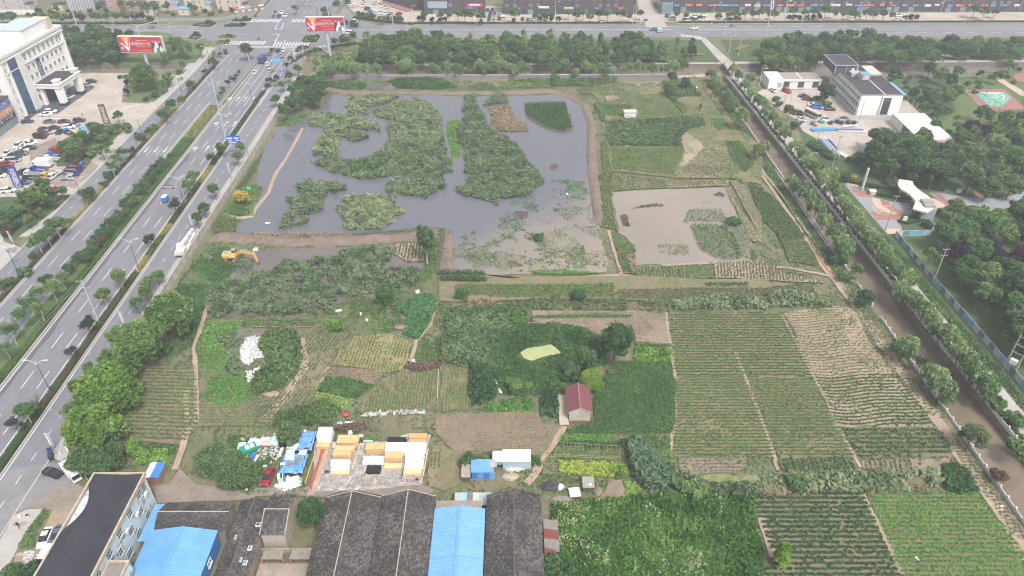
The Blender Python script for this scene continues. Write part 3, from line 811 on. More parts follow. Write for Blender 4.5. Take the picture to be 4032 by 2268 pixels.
field('lower dark corn block left of the white plastic strip',f12b,M_soil2,PI2,L_corn,spacing=.85,step=.33,size=.6,h=1.3,gap=.02,n=6,up=.25,el=1.4)
f13=P('c1','1540,880 1870,880 1870,1300 1700,1240 1450,1300 1140,1290 1200,1080 1300,980')
field('light green row plot left of the white string line',f13,M_soilg,PI2,L_crop,spacing=.75,step=.35,size=.3,h=.25,gap=.28)
f13b=P('c1','1895,830 2175,850 2180,1270 1890,1320')
field('light green row plot between string line and corn',f13b,M_soilg,PI2,L_crop,spacing=.75,step=.35,size=.3,h=.25,gap=.28)
f14=P('c1','1010,530 1330,515 1500,540 1640,590 1480,880 1350,900 1000,850 795,835 860,660 980,650')
field('pale yellowish row plot in the middle of the gardens',f14,mat('straw_soil','#8b7f60',.95,.2,1.2,col2='#76704e',scale2=.15),1.5,L_crop,spacing=.8,step=.36,size=.3,h=.25,gap=.3)
f15=P('c1','790,845 1010,845 1200,860 1345,910 1235,1025 1090,985 750,942')
field('bare brown plot with curving furrows',f15,M_soil2,-.12,L_deb,spacing=.8,step=.4,size=.25,h=.2,gap=.2,n=2)
f16=P('c1','740,960 900,960 1220,1040 1040,1170 960,1170 640,1090')
field('dense dark green bed below the brown plot',f16,M_soilg,-.2,L_crop,spacing=.5,step=.35,size=.5,h=.6,gap=0,n=4)
f16b=P('c1','620,1110 760,1130 1040,1200 930,1295 600,1190')
field('bright green curved rows below the dense bed',f16b,M_soilg,-.25,L_bright,spacing=.85,step=.3,size=.42,h=.4,gap=.05,n=4)
f17=P('c1','1560,170 1740,110 1860,125 1840,250 1780,400 1660,565 1510,500 1560,340 1440,270')
field('broad-leaved taro patch beside the footpath',f17,M_lawnd,0,leafmat('taro_leaf',['#2c5030','#3f6b40','#5a8656']),spacing=.6,step=.5,size=.62,h=.7,gap=0,n=4,up=.6)
weeds('grass_patch','ragged green weeds on the path verge left of the corn','weeds',P('c1','1870,190 2040,190 2000,280 1920,600 1880,800 1640,820 1700,560 1850,330'),L_weed,dens=5,size=.42,h=.3,n=2,thr=.32)
weeds('grass_patch','ragged low weeds between the reed bed and the gardens','weeds',P('c1','820,180 1050,100 1500,150 1440,270 1560,400 1400,500 900,470 640,450 900,330 1040,260'),L_weed,dens=4.5,size=.42,h=.25,n=2,thr=.38)
sheet('field',P('c1','0,370 600,370 610,440 200,450 0,440')+P('c0','2480,440 2480,370'),M_soil2,amp=.2)
rows('crop_rows','long thin bean rows on the bank under the reed bed',P('c1','0,372 600,372 610,440 200,450 0,440')+P('c0','2480,440 2480,372'),0,L_weed,spacing=.9,step=.35,size=.4,h=.35,gap=.1)
# left gardens
f18=P('c0','1420,900 1640,800 1700,790 1980,890 2000,1100 2010,1443')+P('d0','1780,170 1240,130 1140,90')+P('c0','1230,1443 1480,1050')
field('brown striped plot beside the big round trees',f18,M_soil2,-.04,L_weedd,spacing=1.15,step=.33,size=.42,h=.3,gap=.18,ns=10,n=4)
for lab,q in(('rough green strip right of the narrow garden path',P('c0','2020,1190 2576,1290')+P('c1','0,1290 100,1240 300,1250 160,1443 0,1443')+P('c0','2030,1443')),('faint rows on the rough slope below the rubble heap',P('c1','540,500 960,500 860,640 740,920 560,1180 160,1443 0,1443 0,1240 330,1000 480,800'))):
 sheet('field',q,M_soilg,amp=.3)
 rows('crop_rows',lab,q,1.25 if 'slope' in lab else 0,L_dull,spacing=.9,step=.35,size=.35,h=.2,gap=.33,ns=5)
for q,wd in((P('c0','2200,0 2120,190 2060,390 1970,640 1990,900 2000,1180 2000,1400'),.5),(P('c0','1895,1080 1900,1300 1910,1420'),.6),(P('d0','1850,0 1800,120 1770,220 1730,330 1700,430'),.7),(P('c1','480,560 500,720 520,860 420,1000 300,1180 100,1400'),1.0),(P('c1','760,850 640,1080'),.4)):
 sheet('footpath',strip(q,wd),M_path,amp=.15,step=2)
weeds('grass_patch','fresh green weeds between the wall and the reed bed','weeds',P('b0','2050,1100 2300,1060 2576,1200 2576,1443 1800,1443 1900,1300')+P('c0','2210,0 2060,380 1960,620 1700,800 1640,640 1900,400 1960,200 1780,60'),L_weed,dens=6,size=.42,h=.3,n=2,thr=.2,up=.5)
weeds('grass_patch','bright weeds around the white rubble heap','weeds',P('c0','2090,380 2460,370 2460,450 2200,560 2380,700 2300,900 2060,880 1970,700'),L_bright,dens=6,size=.42,h=.35,n=2,thr=.15,up=.5)
weeds('grass_patch','green creepers on the mound below the rubble heap','weeds',P('c0','2150,930 2576,860 2576,1150 2330,1250 2040,1160 2100,1040'),L_bright,dens=6,size=.45,h=.35,n=2,thr=.3,up=.5)
weeds('shrub_mass','dark scrub on the right flank of the rubble heap','shrubs',P('c1','140,480 420,480 480,640 490,820 420,920 300,1070 0,1140 0,960 160,860 60,640'),L_weedd,dens=5,size=.55,h=1.6,n=5,thr=.18)
weeds('shrub_mass','grey scrub on the left flank of the rubble heap','shrubs',P('c0','2240,580 2440,560 2430,680 2460,880 2400,950 2290,860 2330,700'),L_reed,dens=5,size=.5,h=1.3,n=4,thr=.2)
weeds('grass_patch','rough grass above the black-roofed building','grass',P('d0','700,300 1130,130 1740,180 1750,280 1640,300 1250,240 1100,400 800,380'),L_weed,dens=6,size=.42,h=.3,n=2,thr=.12)
weeds('bean_trellis','pale green bean vines on the trellis by the little blue-roofed hut','vines',P('d0','1250,290 1290,170 1360,170 1330,270 1640,290 1650,400 1330,380 1380,340 1600,330 1280,320'),L_bright,dens=12,size=.45,h=1.6,n=5)
weeds('grass_patch','weeds around the junk heaps beside the red car','weeds',P('jnk','0,250 400,300 560,600 880,560 960,700 900,900 560,1100 600,1300 1500,1150 1450,1400 0,1420'),L_weed,dens=7,size=.4,h=.4,n=3,thr=.28)
sheet('dirt_lane',P('d0','1480,600 1640,560 1740,420 1900,560 2464,640')+P('d1','0,620 500,600 1000,560 1600,560 1740,620 1740,670 1230,690 940,610 690,700 0,680')+P('d0','2464,720 1520,760'),M_yard,amp=.3)
sheet('timber_yard',P('tim','0,600 60,150 400,420 950,440 1050,430 1500,400 1900,260 2330,300 2310,600 2150,1330 1900,1330 1000,1443 0,1443'),M_gravel,amp=.4)
weeds('shrub_mass','dark bushes on the bank behind the timber stacks','shrubs',P('c1','520,1220 760,1180 900,1300 830,1400 740,1443 160,1443 300,1320'),L_weedd,dens=5,size=.5,h=1.2,n=4,thr=.15)
# pond garden ring by the house
ring=P('c2','0,470 200,420 460,425 700,440 900,530 1000,640 980,820 720,900 700,1000 580,1090 320,1120 100,1140 -60,1100')+P('c1','2420,1000 2380,820 2420,640 2520,500')
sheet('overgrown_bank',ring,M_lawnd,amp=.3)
hole=P('c2','90,720 200,650 440,605 600,720 400,775 230,825 120,790')
X,Y=scatter(ring,7.0)
k=~inside(hole,X,Y)
Cn=np.repeat(np.stack([X[k],Y[k],.2+1.1*vnoise(X[k],Y[k],4)],1),4,0)
Cn+=rng.normal(scale=(.3,.3,.25),size=Cn.shape)
Cn[:,2]=np.abs(Cn[:,2])
tag(link('shrub_mass',trimesh('shrub_mass',leaves(Cn,.5,.35),None,L_weedd,.5*rng.random(len(Cn))+.5*vnoise(Cn[:,0],Cn[:,1],3))),'tangled undergrowth ringing the lime-green duckweed pool','undergrowth',None,'stuff')
f20=P('c2','240,275 1340,285 1600,290 1640,640 1300,620 1240,430 950,460 900,520 700,440 460,410 230,420')
field('bare brown plot above the duckweed pool',f20,M_soil,0,L_dull,spacing=.8,step=.4,size=.25,h=.16,gap=.45,n=2)
rows('crop_rows','single thick green row across the brown plot',P('c2','250,330 900,315 1250,320 1250,345 600,355 250,355'),0,L_weed,spacing=.4,step=.3,size=.4,h=.4,gap=0)
rows('crop_rows','green rows below the tall leafy tree',P('c2','1280,600 1640,610 1660,660 1290,650'),0,L_crop,spacing=.7,step=.3,size=.35,h=.3,gap=.1)
weeds('shrub_mass','bright green bushes above the lush plot','shrubs',P('c2','1290,660 1660,660 1670,800 1300,800'),L_bright,dens=6,size=.5,h=.8,n=4,thr=.3)
weeds('shrub_mass','leafy bushes left of the red-roofed house','shrubs',P('c2','0,1170 260,1170 280,1290 0,1300')+P('c1','2576,1300 2280,1290 2400,1220'),L_bright,dens=5,size=.5,h=.6,n=4,thr=.3)
weeds('shrub_mass','dense climbing vegetables beside the concrete strip','vegetables',P('c2','330,1110 500,1100 505,1360 340,1340'),L_corn,dens=8,size=.55,h=1.2,n=4)
# ditches with reeds and dead stalks
weeds('reed_band','weedy reed band along the ditch under the flooded fields','reeds',P('c1','2050,240 2420,180 2500,250')+P('c2','0,180 480,150 1100,160 1650,200 1650,260 500,265 200,270 0,270'),L_dull,dens=6,size=.5,h=.9,n=4,thr=.25)
weeds('dead_stalks','pale dead stalks at the left end of the ditch','dead stalks',P('c1','2080,240 2300,170 2440,200 2450,260 2100,260'),L_dry,dens=8,size=.5,h=.9,n=4,el=1.8)
weeds('dead_stalks','line of fallen dry stalks along the ditch edge','dead stalks',P('c2','500,230 1600,235 1650,270 1300,262 500,270'),L_dry,dens=6,size=.5,h=.5,n=3,el=2)
weeds('shrub_mass','grey-green bushes along the right end of the ditch','shrubs',P('c2','1650,190 2000,150 2300,140 2576,170')+P('c3','100,110 300,90 480,130 700,180 700,230 500,220 150,230 0,260')+P('c2','2576,260 1700,260'),L_reed,dens=5,size=.55,h=1.5,n=5,thr=.25)
weeds('shrub_mass','weedy thicket along the lower ditch','shrubs',P('d2','1500,500 1750,470 1850,560 2464,580 2464,700 2380,720 1900,640 1620,640'),L_reed,dens=5,size=.6,h=1.5,n=5,thr=.15)
weeds('shrub_mass','reedy thicket with fallen stalks below the vegetable bed','shrubs',P('d3','0,470 900,470 1700,430 1740,560 1500,640 950,650 0,660'),L_reed,dens=5,size=.6,h=1.3,n=5,thr=.3)
weeds('shrub_mass','round dark bramble at the track end of the ditch','shrubs',P('d3','1740,400 1860,370 2000,440 2090,630 1900,670 1780,610 1750,500'),L_weedd,dens=8,size=.5,h=1.4,n=5)
weeds('dead_stalks','heap of grey fallen stalks under the lower thicket','dead stalks',P('d3','430,590 760,590 760,640 430,640'),L_deb,dens=9,size=.5,h=.5,n=3,el=2)
weeds('dead_stalks','pale matted stalks in the middle of the lower ditch','dead stalks',P('d3','1050,590 1400,560 1620,600 1500,650 1050,650'),L_dry,dens=8,size=.5,h=.5,n=3,el=2)
weeds('dead_stalks','brown dead reed stand at the left end of the dark corn','dead stalks',P('d3','0,590 280,600 280,665 0,665')+P('d2','2380,640'),L_dry,dens=8,size=.5,h=1.0,n=4,el=2)
# big weedy plot at the bottom
wq=P('d2','430,760 860,740 1290,690 1640,650 2380,720 2400,900 2464,1150 2464,1520 380,1520 450,1200')
sheet('weedy_plot',wq,M_lawn,amp=.4)
weeds('weed_mass','tall mixed weeds filling the plot right of the tiled warehouse','weeds',wq,leafmat('tall_weed',['#274520','#3a5f2a','#587f38','#7d955a']),dens=11,size=.46,h=1.1,n=4,thr=.2,ns=4,hvar=2.5,tb=-.08)
weeds('weed_mass','pale flowering weeds scattered through the lower plot','weeds',wq,leafmat('pale_weed',['#7c8a5a','#98a076','#b0b088']),dens=5,size=.34,h=1.2,n=2,thr=.64,ns=6)
sheet('bare_patch',P('d2','1390,1290 1440,1230 1500,1290 1540,1500 1420,1500'),M_soil,z=.55,amp=.3,step=1.5)
# north-east plots
ne=P('a2','840,940 1250,930 1330,900 1900,780 2160,1180 2576,1480')+P('b2','2576,440 2250,380 1700,370 1050,300 1000,0')+P('a2','1000,1250 900,1000')
sheet('field',ne,M_soilg,amp=.3)
plots=[('pale plot with a bare oval behind the white hut',P('a2','920,960 1240,950 1290,1100 960,1110'),0,L_weed,dict(spacing=.9,size=.3,h=.2,gap=.38,n=2)),('green rows just left of the white hut',P('a2','960,1075 1280,1070 1180,1190 1000,1190'),0,L_weed,dict(spacing=.9,size=.4,h=.3,gap=.1)),('weedy field right of the white hut',P('a2','1260,980 1560,960 1700,1050 1770,1170 1340,1210'),0,L_weed,dict(spacing=.8,size=.35,h=.22,gap=.25,n=2)),('narrow dark bed along the bank path',P('a2','870,1060 940,1050 1000,1240 960,1240'),PI2,L_crop,dict(spacing=.6,size=.5,h=.5,gap=0)),('deep green corn field below the white hut',P('a2','1030,1240 1960,1205 2010,1280 1820,1330 1730,1443')+P('b2','1755,0 1750,55 1020,55 1010,0'),PI2,L_corn,dict(spacing=1.0,size=.65,h=1.2,gap=0,n=5,up=.3)),('green striped field under the corn',P('b2','1050,65 1780,60 1760,180 1700,260 1700,350 1050,280'),0,L_weed,dict(spacing=1.0,size=.42,h=.35,gap=.08)),('slanting rows on the knoll by the track',P('b2','1950,100 2150,60 2250,200 2200,330 1960,370 1700,360'),.5,L_dull,dict(spacing=1.0,size=.38,h=.3,gap=.28)),('bright patch beside the dirt track',P('b2','2200,0 2350,0 2500,240 2400,320 2240,150'),0,L_weed,dict(spacing=.8,size=.42,h=.35,gap=.05)),('bright plot at the end of the corn field',P('a2','2040,1210 2200,1215 2260,1310 2120,1340'),0,L_bright,dict(spacing=.8,size=.42,h=.3,gap=.15)),('vertical rows above the muddy pond',P('b2','1050,320 1600,400 1600,470 1240,490 1050,510'),PI2,L_weed,dict(spacing=1.0,size=.38,h=.3,gap=.15)),('long dark rows on the upper pond bank',P('b2','1590,400 2240,395 2210,455 1600,475'),0,L_dull,dict(spacing=.9,size=.38,h=.3,gap=.1)),('slanting ladder of rows down the right pond bank',P('b2','2250,400 2330,400 2576,760 2576,1030 2480,1010 2340,760 2200,470')+P('b3','0,960'),.15,L_dull,dict(spacing=1.0,size=.38,h=.3,gap=.1)),('green terraces between the pond bank and the track',P('b2','2440,430 2576,480')+P('b3','120,560 280,760 430,950 200,1000 130,880 0,760'),.05,L_crop,dict(spacing=.75,size=.42,h=.35,gap=.08)),('lower green terrace beside the orange hose',P('b3','200,1000 440,990 520,1120 560,1230 260,1180'),0,L_crop,dict(spacing=.8,size=.4,h=.35,gap=.12)),('strip of plants between hose and canal willows',P('b3','20,330 130,480 330,760 480,960 640,1060 560,1140 460,960 300,690'),0,L_weedd,dict(spacing=.7,size=.42,h=.35,gap=.15)),('long vertical rows on the dividing bank',P('b2','950,0 1010,0 1030,300 1060,500 1040,620 950,600 960,300'),PI2,L_crop,dict(spacing=.8,size=.42,h=.4,gap=.05)),('vertical rows at the left edge of the muddy pond',P('b2','950,640 1050,620 1120,900 940,860'),PI2,L_crop,dict(spacing=.9,size=.42,h=.4,gap=.05)),('weedy green corner below the muddy pond',P('b2','1060,980 1180,980 1300,1120 1110,1140'),0,L_weed,dict(spacing=.6,size=.42,h=.35,gap=.1)),('green strip along the footpath below the muddy pond',P('b2','1110,1150 1190,1150 1260,1340 1170,1340'),0,L_weed,dict(spacing=.6,size=.42,h=.35,gap=.1)),('dark vertical rows below the muddy pond',P('b2','1260,1330 1350,1285 1790,1280 1800,1390 1270,1370'),PI2,L_weed,dict(spacing=.95,size=.42,h=.35,gap=.05)),('vertical rows at the right below the muddy pond',P('b2','1800,1260 2080,1260 2090,1390 1810,1390'),0,L_weed,dict(spacing=.8,size=.36,h=.3,gap=.15)),('paler vertical rows towards the track corner',P('b2','2090,1240 2576,1210')+P('b3','240,1300 600,1380 600,1398')+P('b2','2500,1400 2110,1390'),PI2-.2,L_dull,dict(spacing=.9,size=.36,h=.3,gap=.2))]
for lab,q,ang,lm,kw in plots:
 sheet('field',q,M_soilg if lm is not L_dull else M_soilp,amp=.25)
 rows('crop_rows',lab,q,ang,lm,step=.4,**kw)
sheet('bare_patch',P('a2','980,990 1050,970 1130,1000 1090,1030 1000,1030'),M_soilp,amp=.3,step=1.5)
sheet('bare_patch',P('a2','1700,1350 1810,1350')+P('b2','1930,0 1980,60 1880,230 1740,260 1800,100 1760,0'),M_soilp,amp=.3)
# strip of plots under the flooded fields
sp=P('b1','1870,1330 2340,1350 2576,1390')+P('b2','0,1390 1150,1365 2100,1400 2576,1400')+P('b3','100,1390')+P('c3','480,20 620,110 500,130 0,100')+P('c2','2576,160 1600,190 1100,160 200,170 0,170')+P('c1','2420,180 2040,190 1880,180 1880,0')
sheet('field',sp,M_soilg,amp=.2)
for lab,q,lm,kw in(('long green rows below the dividing bank',P('c1','2040,20 2576,15')+P('c2','0,20 1075,5 1085,140 0,150')+P('c1','2576,155 2320,130 2040,120'),L_crop,dict(spacing=.85,size=.42,h=.4,gap=.06)),('long paler rows under the track corner',P('c2','1100,70 1480,60 2576,50')+P('c3','300,20 480,20 560,130 250,120 0,130')+P('c2','2576,160 1700,190 1100,150'),L_dull,dict(spacing=.85,size=.38,h=.35,gap=.12)),('two tall dark corn rows at the head of the strip',P('b1','1870,1335 2340,1350 2340,1370 1870,1365'),L_corn,dict(spacing=.5,size=.55,h=1.3,gap=0,n=5)),('lower dark corn rows at the head of the strip',P('b1','1890,1385 2360,1400 2360,1435 1890,1430'),L_corn,dict(spacing=.6,size=.55,h=1.2,gap=0,n=5)),('green plots right along the far strip',P('c2','2000,-10 2430,-10 2430,40 2000,40'),L_crop,dict(spacing=.8,size=.42,h=.4,gap=.08)),('bright grass edge under the flooded field',P('b2','250,1320 700,1320 1000,1350 400,1362 250,1345'),L_bright,dict(spacing=.5,size=.42,h=.35,gap=0))):
 rows('crop_rows',lab,q,0,lm,step=.38,**kw)
 # plants standing in the flood water
rows('crop_rows','corn island standing in the far corner of the pond',P('a2','165,1075 350,1060 575,1065 620,1180 665,1310 560,1350 380,1300 200,1190'),PI2+.05,L_crop,spacing=1.15,step=.35,size=.55,h=1.2,gap=.02,n=5)
sheet('mud_island',P('a2','165,1085 350,1070 575,1075 620,1190 665,1315 560,1352 380,1305 200,1200'),M_soilg,amp=.3)
for lab,q,ang in(('flooded crop rows in the middle of the muddy pond',P('b2','1830,690 2150,690 2260,820 1780,830'),0),('flooded lower rows in the muddy pond',P('b2','1500,1050 1830,1045 1840,1150 1560,1160'),0)):
 rows('crop_rows',lab,q,ang,L_weed,spacing=.9,step=.5,size=.38,h=.25,gap=.28,n=2)
rows('crop_rows','tall green rows rising out of the muddy pond',P('b2','1840,850 1980,840 2130,850 2320,1200 2150,1205 1950,1100'),PI2+.45,L_weed,spacing=.95,step=.4,size=.42,h=.45,gap=.12)
rows('crop_rows','half-flooded rows at the right of the muddy pond',P('b2','2250,870 2350,830 2480,1000 2440,1200 2330,1200'),PI2+.3,L_weed,spacing=1.0,step=.45,size=.38,h=.35,gap=.25)
weeds('shrub_mass','dark scrub strip standing in the muddy pond','scrub',P('b2','2140,850 2200,840 2290,960 2370,1120 2340,1190 2280,1120'),L_reed,dens=5,size=.5,h=.8,n=3,thr=.2)
weeds('flooded_weeds','sparse weeds poking out of the muddy pond','weeds',pond2_pts,L_reed,dens=3,size=.32,h=.15,n=2,thr=.6,ns=4)
weeds('flooded_weeds','sparse drowned plants in the shallow pond corner','weeds',P('b2','0,620 420,380 760,400 860,560 930,900 1000,1300 0,1330')+P('b1','2010,1330 2020,1000 2300,860 2576,700'),L_reed,dens=4,size=.4,h=.3,n=3,thr=.52,ns=4)
weeds('flooded_weeds','yellowish half-drowned plants at the pond bottom corner','weeds',P('b2','0,960 500,930 780,1000 760,1200 0,1280')+P('b1','2150,1300 2180,1050 2576,980'),L_dull,dens=4,size=.4,h=.3,n=3,thr=.38,ns=4)
weeds('flooded_weeds','green weed islets by the dividing bank','weeds',P('b2','540,380 780,400 780,500 740,580 620,560 540,450'),L_bright,dens=7,size=.45,h=.35,n=3,thr=.48,ns=3)
weeds('flooded_weeds','scattered water weeds along the left pond shore','weeds',P('b1','430,0 620,0 600,400 300,560 260,900 60,900 0,760 250,420'),L_reed,dens=3,size=.36,h=.2,n=2,thr=.5,ns=3)
# reed beds
reeds=[('upper reed bed under the far pond bank',P('a1','930,1060 1000,1010 1350,975 1460,1000 1330,1060 1130,1110 1170,1170 980,1150')),('large upper reed bed in the pond middle',P('a1','1220,1160 1350,1090 1500,1030 1740,1040 1880,1150 1900,1280 1920,1443')+P('b1','1900,40 1350,60 1400,0')+P('a1','1390,1400 1330,1300 1450,1230 1250,1200')),('bent reed bed on the left of the pond',P('a1','560,1210 690,1160 820,1180 1000,1190 1220,1240 1300,1340 1150,1330 960,1320 860,1430')+P('b1','830,150 640,150 590,110 640,0')+P('a1','680,1400 720,1290 560,1290')),('small reed tuft in the pond clearing',P('a1','930,1400 1080,1350 1180,1380 1100,1430 960,1443')),('broad reed bed in the pond centre',P('b1','600,200 750,190 1100,200 1350,70 1700,20 1910,0 1960,150 2010,300 1890,345 1940,470 1720,600 1560,540 1370,580 1350,440 1530,400 1420,340 1160,385 960,350 760,310')),('forked reed bed in the lower left of the pond',P('b1','430,460 560,410 850,430 970,490 700,560 720,690 540,760 570,850 270,890 420,650 310,590 520,560')),('reed bed nearest the long earth bank',P('b1','820,680 970,590 1180,560 1400,600 1520,700 1400,820 1280,890 1000,910 850,880 950,780')),('tall reed bed right of the green channel',P('a1','2130,1080 2150,1000 2260,990 2250,1100 2350,1200 2420,1360 2576,1400')+P('b2','0,0 100,60 200,200 350,420 230,540 90,575 0,580')+P('b1','2500,640 2380,590 2140,580 2040,500 2180,400 2140,200 2110,0')+P('a1','2080,1320 2150,1200')),('small reed clump at the top right of the pond',P('a1','2340,1090 2390,990 2500,960 2576,1000')+P('a2','0,1060')),('big thicket of reeds below the long earth bank',P('b1','230,1310 400,1215 860,1195 900,1125 1390,1095 1430,1190 1250,1330 1400,1300 1640,1290 1700,1400')+P('c1','1550,50 1000,110 820,200 800,290 500,320 0,310')+P('c0','2120,330 2130,200 2210,20'))]
for i,(lab,q)in enumerate(reeds):
 weeds('reed_bed',lab,'reeds',jag(q,1.0,2.5,i),L_reed,dens=6.5,size=.42,h=1.6,n=7,thr=.37,ns=2.6,up=.36,el=2.0,hvar=3,spread=.6)
weeds('reed_bed','greener reeds mixed into the broad central bed','reeds',P('b1','980,260 1100,210 1320,210 1300,290 1160,370 1000,340'),L_weed,dens=6,size=.6,h=1.5,n=4,thr=.1,up=.25,el=1.5)
weeds('dry_reeds','straw-coloured reed patch beside the corn island','reeds',P('a1','2390,1100 2500,1090 2576,1080')+P('a2','0,1050 40,1130 80,1230 200,1270 210,1340 0,1345')+P('a1','2430,1340 2410,1200'),L_dry,dens=7,size=.5,h=.9,n=4,el=1.6)
weeds('floating_leaves','bright green leaf raft in the pond channel','water plants',P('a1','1960,1250 2060,1220 2095,1300 2100,1443')+P('b1','2090,160 2010,165 1985,0')+P('a1','1960,1400'),L_bright,dens=7,size=.55,h=.5,n=4)
for lab,q in(('brown debris raft in the upper right water',P('b2','410,260 470,215 510,240 500,285 440,285')),('brown debris raft at the left of the shallow water',P('b2','40,730 110,705 200,720 190,770 100,790')),('long dark debris raft in the muddy pond',P('b2','1250,680 1350,650 1500,630 1580,640 1570,660 1430,665')),('brushwood raft in the upper corner of the muddy pond',P('b2','2060,545 2150,510 2195,540 2180,560')),('dark debris raft at the left of the muddy pond',P('b2','1140,750 1200,740 1235,860 1170,860'))):
 weeds('floating_debris',lab,'debris',q,L_deb,dens=14,size=.35,h=.25,n=3,el=2)
weeds('shrub_mass','green tangle beyond the far pond bank','shrubs',P('a1','1350,830 1500,800 1900,800 2060,880 1900,910 1450,900'),L_weed,dens=5,size=.5,h=.9,n=4,thr=.1)
weeds('shrub_mass','weedy tangle at the left end behind the far bank','shrubs',P('a1','700,830 1000,800 1140,840 1120,910 900,910 740,880'),L_weed,dens=5,size=.45,h=.5,n=3,thr=.35)
weeds('shrub_mass','bushes along the foot of the long river wall','shrubs',P('a2','0,820 430,810 830,800 1110,790 1100,840 800,880 440,880 0,850'),L_weedd,dens=5,size=.5,h=1.0,n=4,thr=.15)
rows('crop_rows','bright rows of corn behind the far bank',P('a1','2480,850 2576,840')+P('a2','0,850 420,860 430,900 0,905')+P('a1','2490,900'),PI2,L_bright,spacing=1.1,step=.4,size=.5,h=.7,gap=.05,n=4)
rows('crop_rows','pale rows behind the bright corn',P('a1','2200,890 2280,840 2440,860 2450,910 2280,920'),PI2+.3,L_crop,spacing=1.0,step=.4,size=.4,h=.35,gap=.15)
weeds('shrub_mass','creeper-covered mound at the far corner by the track','shrubs',P('a2','1570,870 1750,830 1850,860 1960,980 1700,1000 1740,1060 1810,1130 1780,1170 1700,1080 1600,980'),L_weedd,dens=6,size=.5,h=1.2,n=4,thr=.12)
weeds('grass_patch','grass on the shore by the yellow bush','grass',P('b0','2250,720 2400,560 2576,420')+P('b1','0,420 90,470 60,560 0,640')+P('b0','2576,760 2400,740'),L_weed,dens=7,size=.42,h=.5,n=3)
rows('crop_rows','green rows on the wedge under the roadside wall',P('b0','2150,880 2250,720 2420,800 2390,930 2140,920'),-.9,L_crop,spacing=1.0,step=.35,size=.45,h=.35,gap=.03)
rows('crop_rows','narrow row plot along the foot of the roadside wall',P('b0','2380,500 2576,220')+P('b1','90,130 0,330')+P('b0','2500,430'),0,L_crop,spacing=.8,step=.35,size=.4,h=.35,gap=.05)
weeds('grass_patch','grass by the pond shore under the roadside trees','grass',P('a1','220,1280 330,1180 540,1170 480,1260 380,1290'),L_weed,dens=6,size=.42,h=.3,n=3)
# earth banks
ridge('earth_bank',P('a1','720,900 900,945 1500,945 2250,950')+P('a2','0,945 430,930 620,975 780,1080 840,1260 845,1443')+P('b2','850,200 868,420 900,620 935,850'),4.2,.9,M_bank,3)
ridge('earth_bank',P('b0','2150,960 2576,980')+P('b1','300,1010 1000,1000 1450,965 1700,930 1850,920 1960,930'),5.6,1.1,M_bank,4)
ridge('earth_bank',P('b1','1960,930 1955,1100 1930,1330'),5.0,.8,M_bank,5)
ridge('earth_bank',P('a1','500,1290 420,1443')+P('b1','420,0 330,160 210,340 150,510 0,700')+P('b0','2560,760 2400,770 2320,740'),1.8,.45,M_path,6)
rows('crop_rows','pale stubble rows on top of the long earth bank',P('b1','1000,945 1700,885 1950,900 1900,940 1000,985'),PI2,L_dull,spacing=.75,step=.35,size=.3,h=.2,gap=.1,z=1.0)
rows('crop_rows','pale rows running down the pond bank end',P('b1','1840,900 1950,900 1930,1100 1910,1320 1840,1330 1860,1100'),PI2,L_dull,spacing=.85,step=.35,size=.38,h=.25,gap=.05,z=.8)
weeds('dead_stalks','dry grass on the long earth bank','dry grass',P('b1','0,940 1000,945 1000,990 0,1010'),L_dry,dens=7,size=.32,h=.25,n=2,z=.85,up=.5)
sheet('field',P('b1','1435,1045 1680,1030 1720,1100 1730,1220 1560,1230 1430,1150'),M_soilp,amp=.3)
rows('crop_rows','half-flooded stubble plot beside the lone tree',P('b1','1435,1045 1680,1030 1720,1100 1730,1220 1560,1230 1430,1150'),PI2,L_dull,spacing=1.0,step=.4,size=.4,h=.3,gap=.3)
weeds('grass_patch','striped grass bank below the lone tree','grass',P('b1','1740,1130 1840,1080 1840,1330 1690,1443 1700,1330'),L_weed,dens=7,size=.42,h=.3,n=2)
weeds('grass_patch','rough grass along the near canal bank under the willows','grass',[(canal_x(y,-1)-d,y)for y,d in((150,.8),(200,.8),(250,.8),(300,.8),(325,.8))]+[(canal_x(y,-1)-d,y)for y,d in((325,8),(290,7),(250,5),(200,5.5),(165,5),(150,4))],L_weedd,dens=5,size=.42,h=.4,n=3,thr=.25)
weeds('grass_patch','rough grass along the far canal bank under the willows','grass',[(canal_x(y,1)+d,y)for y,d in((90,.6),(200,.6),(325,.6),(325,2.7),(200,2.7),(90,2.7))],L_weedd,dens=6,size=.42,h=.4,n=3,thr=.1)
weeds('grass_patch','flowering verge between lane and blue fence','grass',[(canal_x(y,1)+d,y)for y,d in((95,7.4),(150,7.4),(192,7.4),(192,11.0),(150,10.3),(95,10.0))],L_weed,dens=6,size=.4,h=.3,n=2,thr=.2)
blk=[(-94,100),(-60,95),(-40,93),(6,93),(95,80),(97,120),(92,325),(-80,325),(-93,285)]
weeds('ground_cover','thin wild grass on the uncropped ground between the plots','grass',blk,L_dull,dens=1.6,size=.36,h=.22,n=2,thr=.42,ns=5,up=.55,z=.02,holes=(pond_pts,pond2_pts,pond3_pts))
weeds('ground_cover','patches of fresher grass on the ground between the plots','grass',blk,L_weed,dens=2.0,size=.38,h=.28,n=2,thr=.56,ns=7,up=.55,z=.02,holes=(pond_pts,pond2_pts,pond3_pts))
weeds('ground_cover','weeds over the rough plots around the white hut','weeds',ne,L_weed,dens=3.2,size=.36,h=.22,n=2,thr=.4,ns=6,up=.55,z=.35,holes=(pond2_pts,))
weeds('rubble','pale stones scattered on the rough plots by the track','rubble',P('a2','1180,840 1560,830 1560,960 1300,950')+P('a2','1760,990 1950,1010 2000,1160 1900,1180 1780,1060'),leafmat('stone_chips',['#8d837a','#a89e94','#bdb4aa'],0),dens=2.5,size=.5,h=.15,n=2,thr=.5,ns=3,up=.6,z=.3)
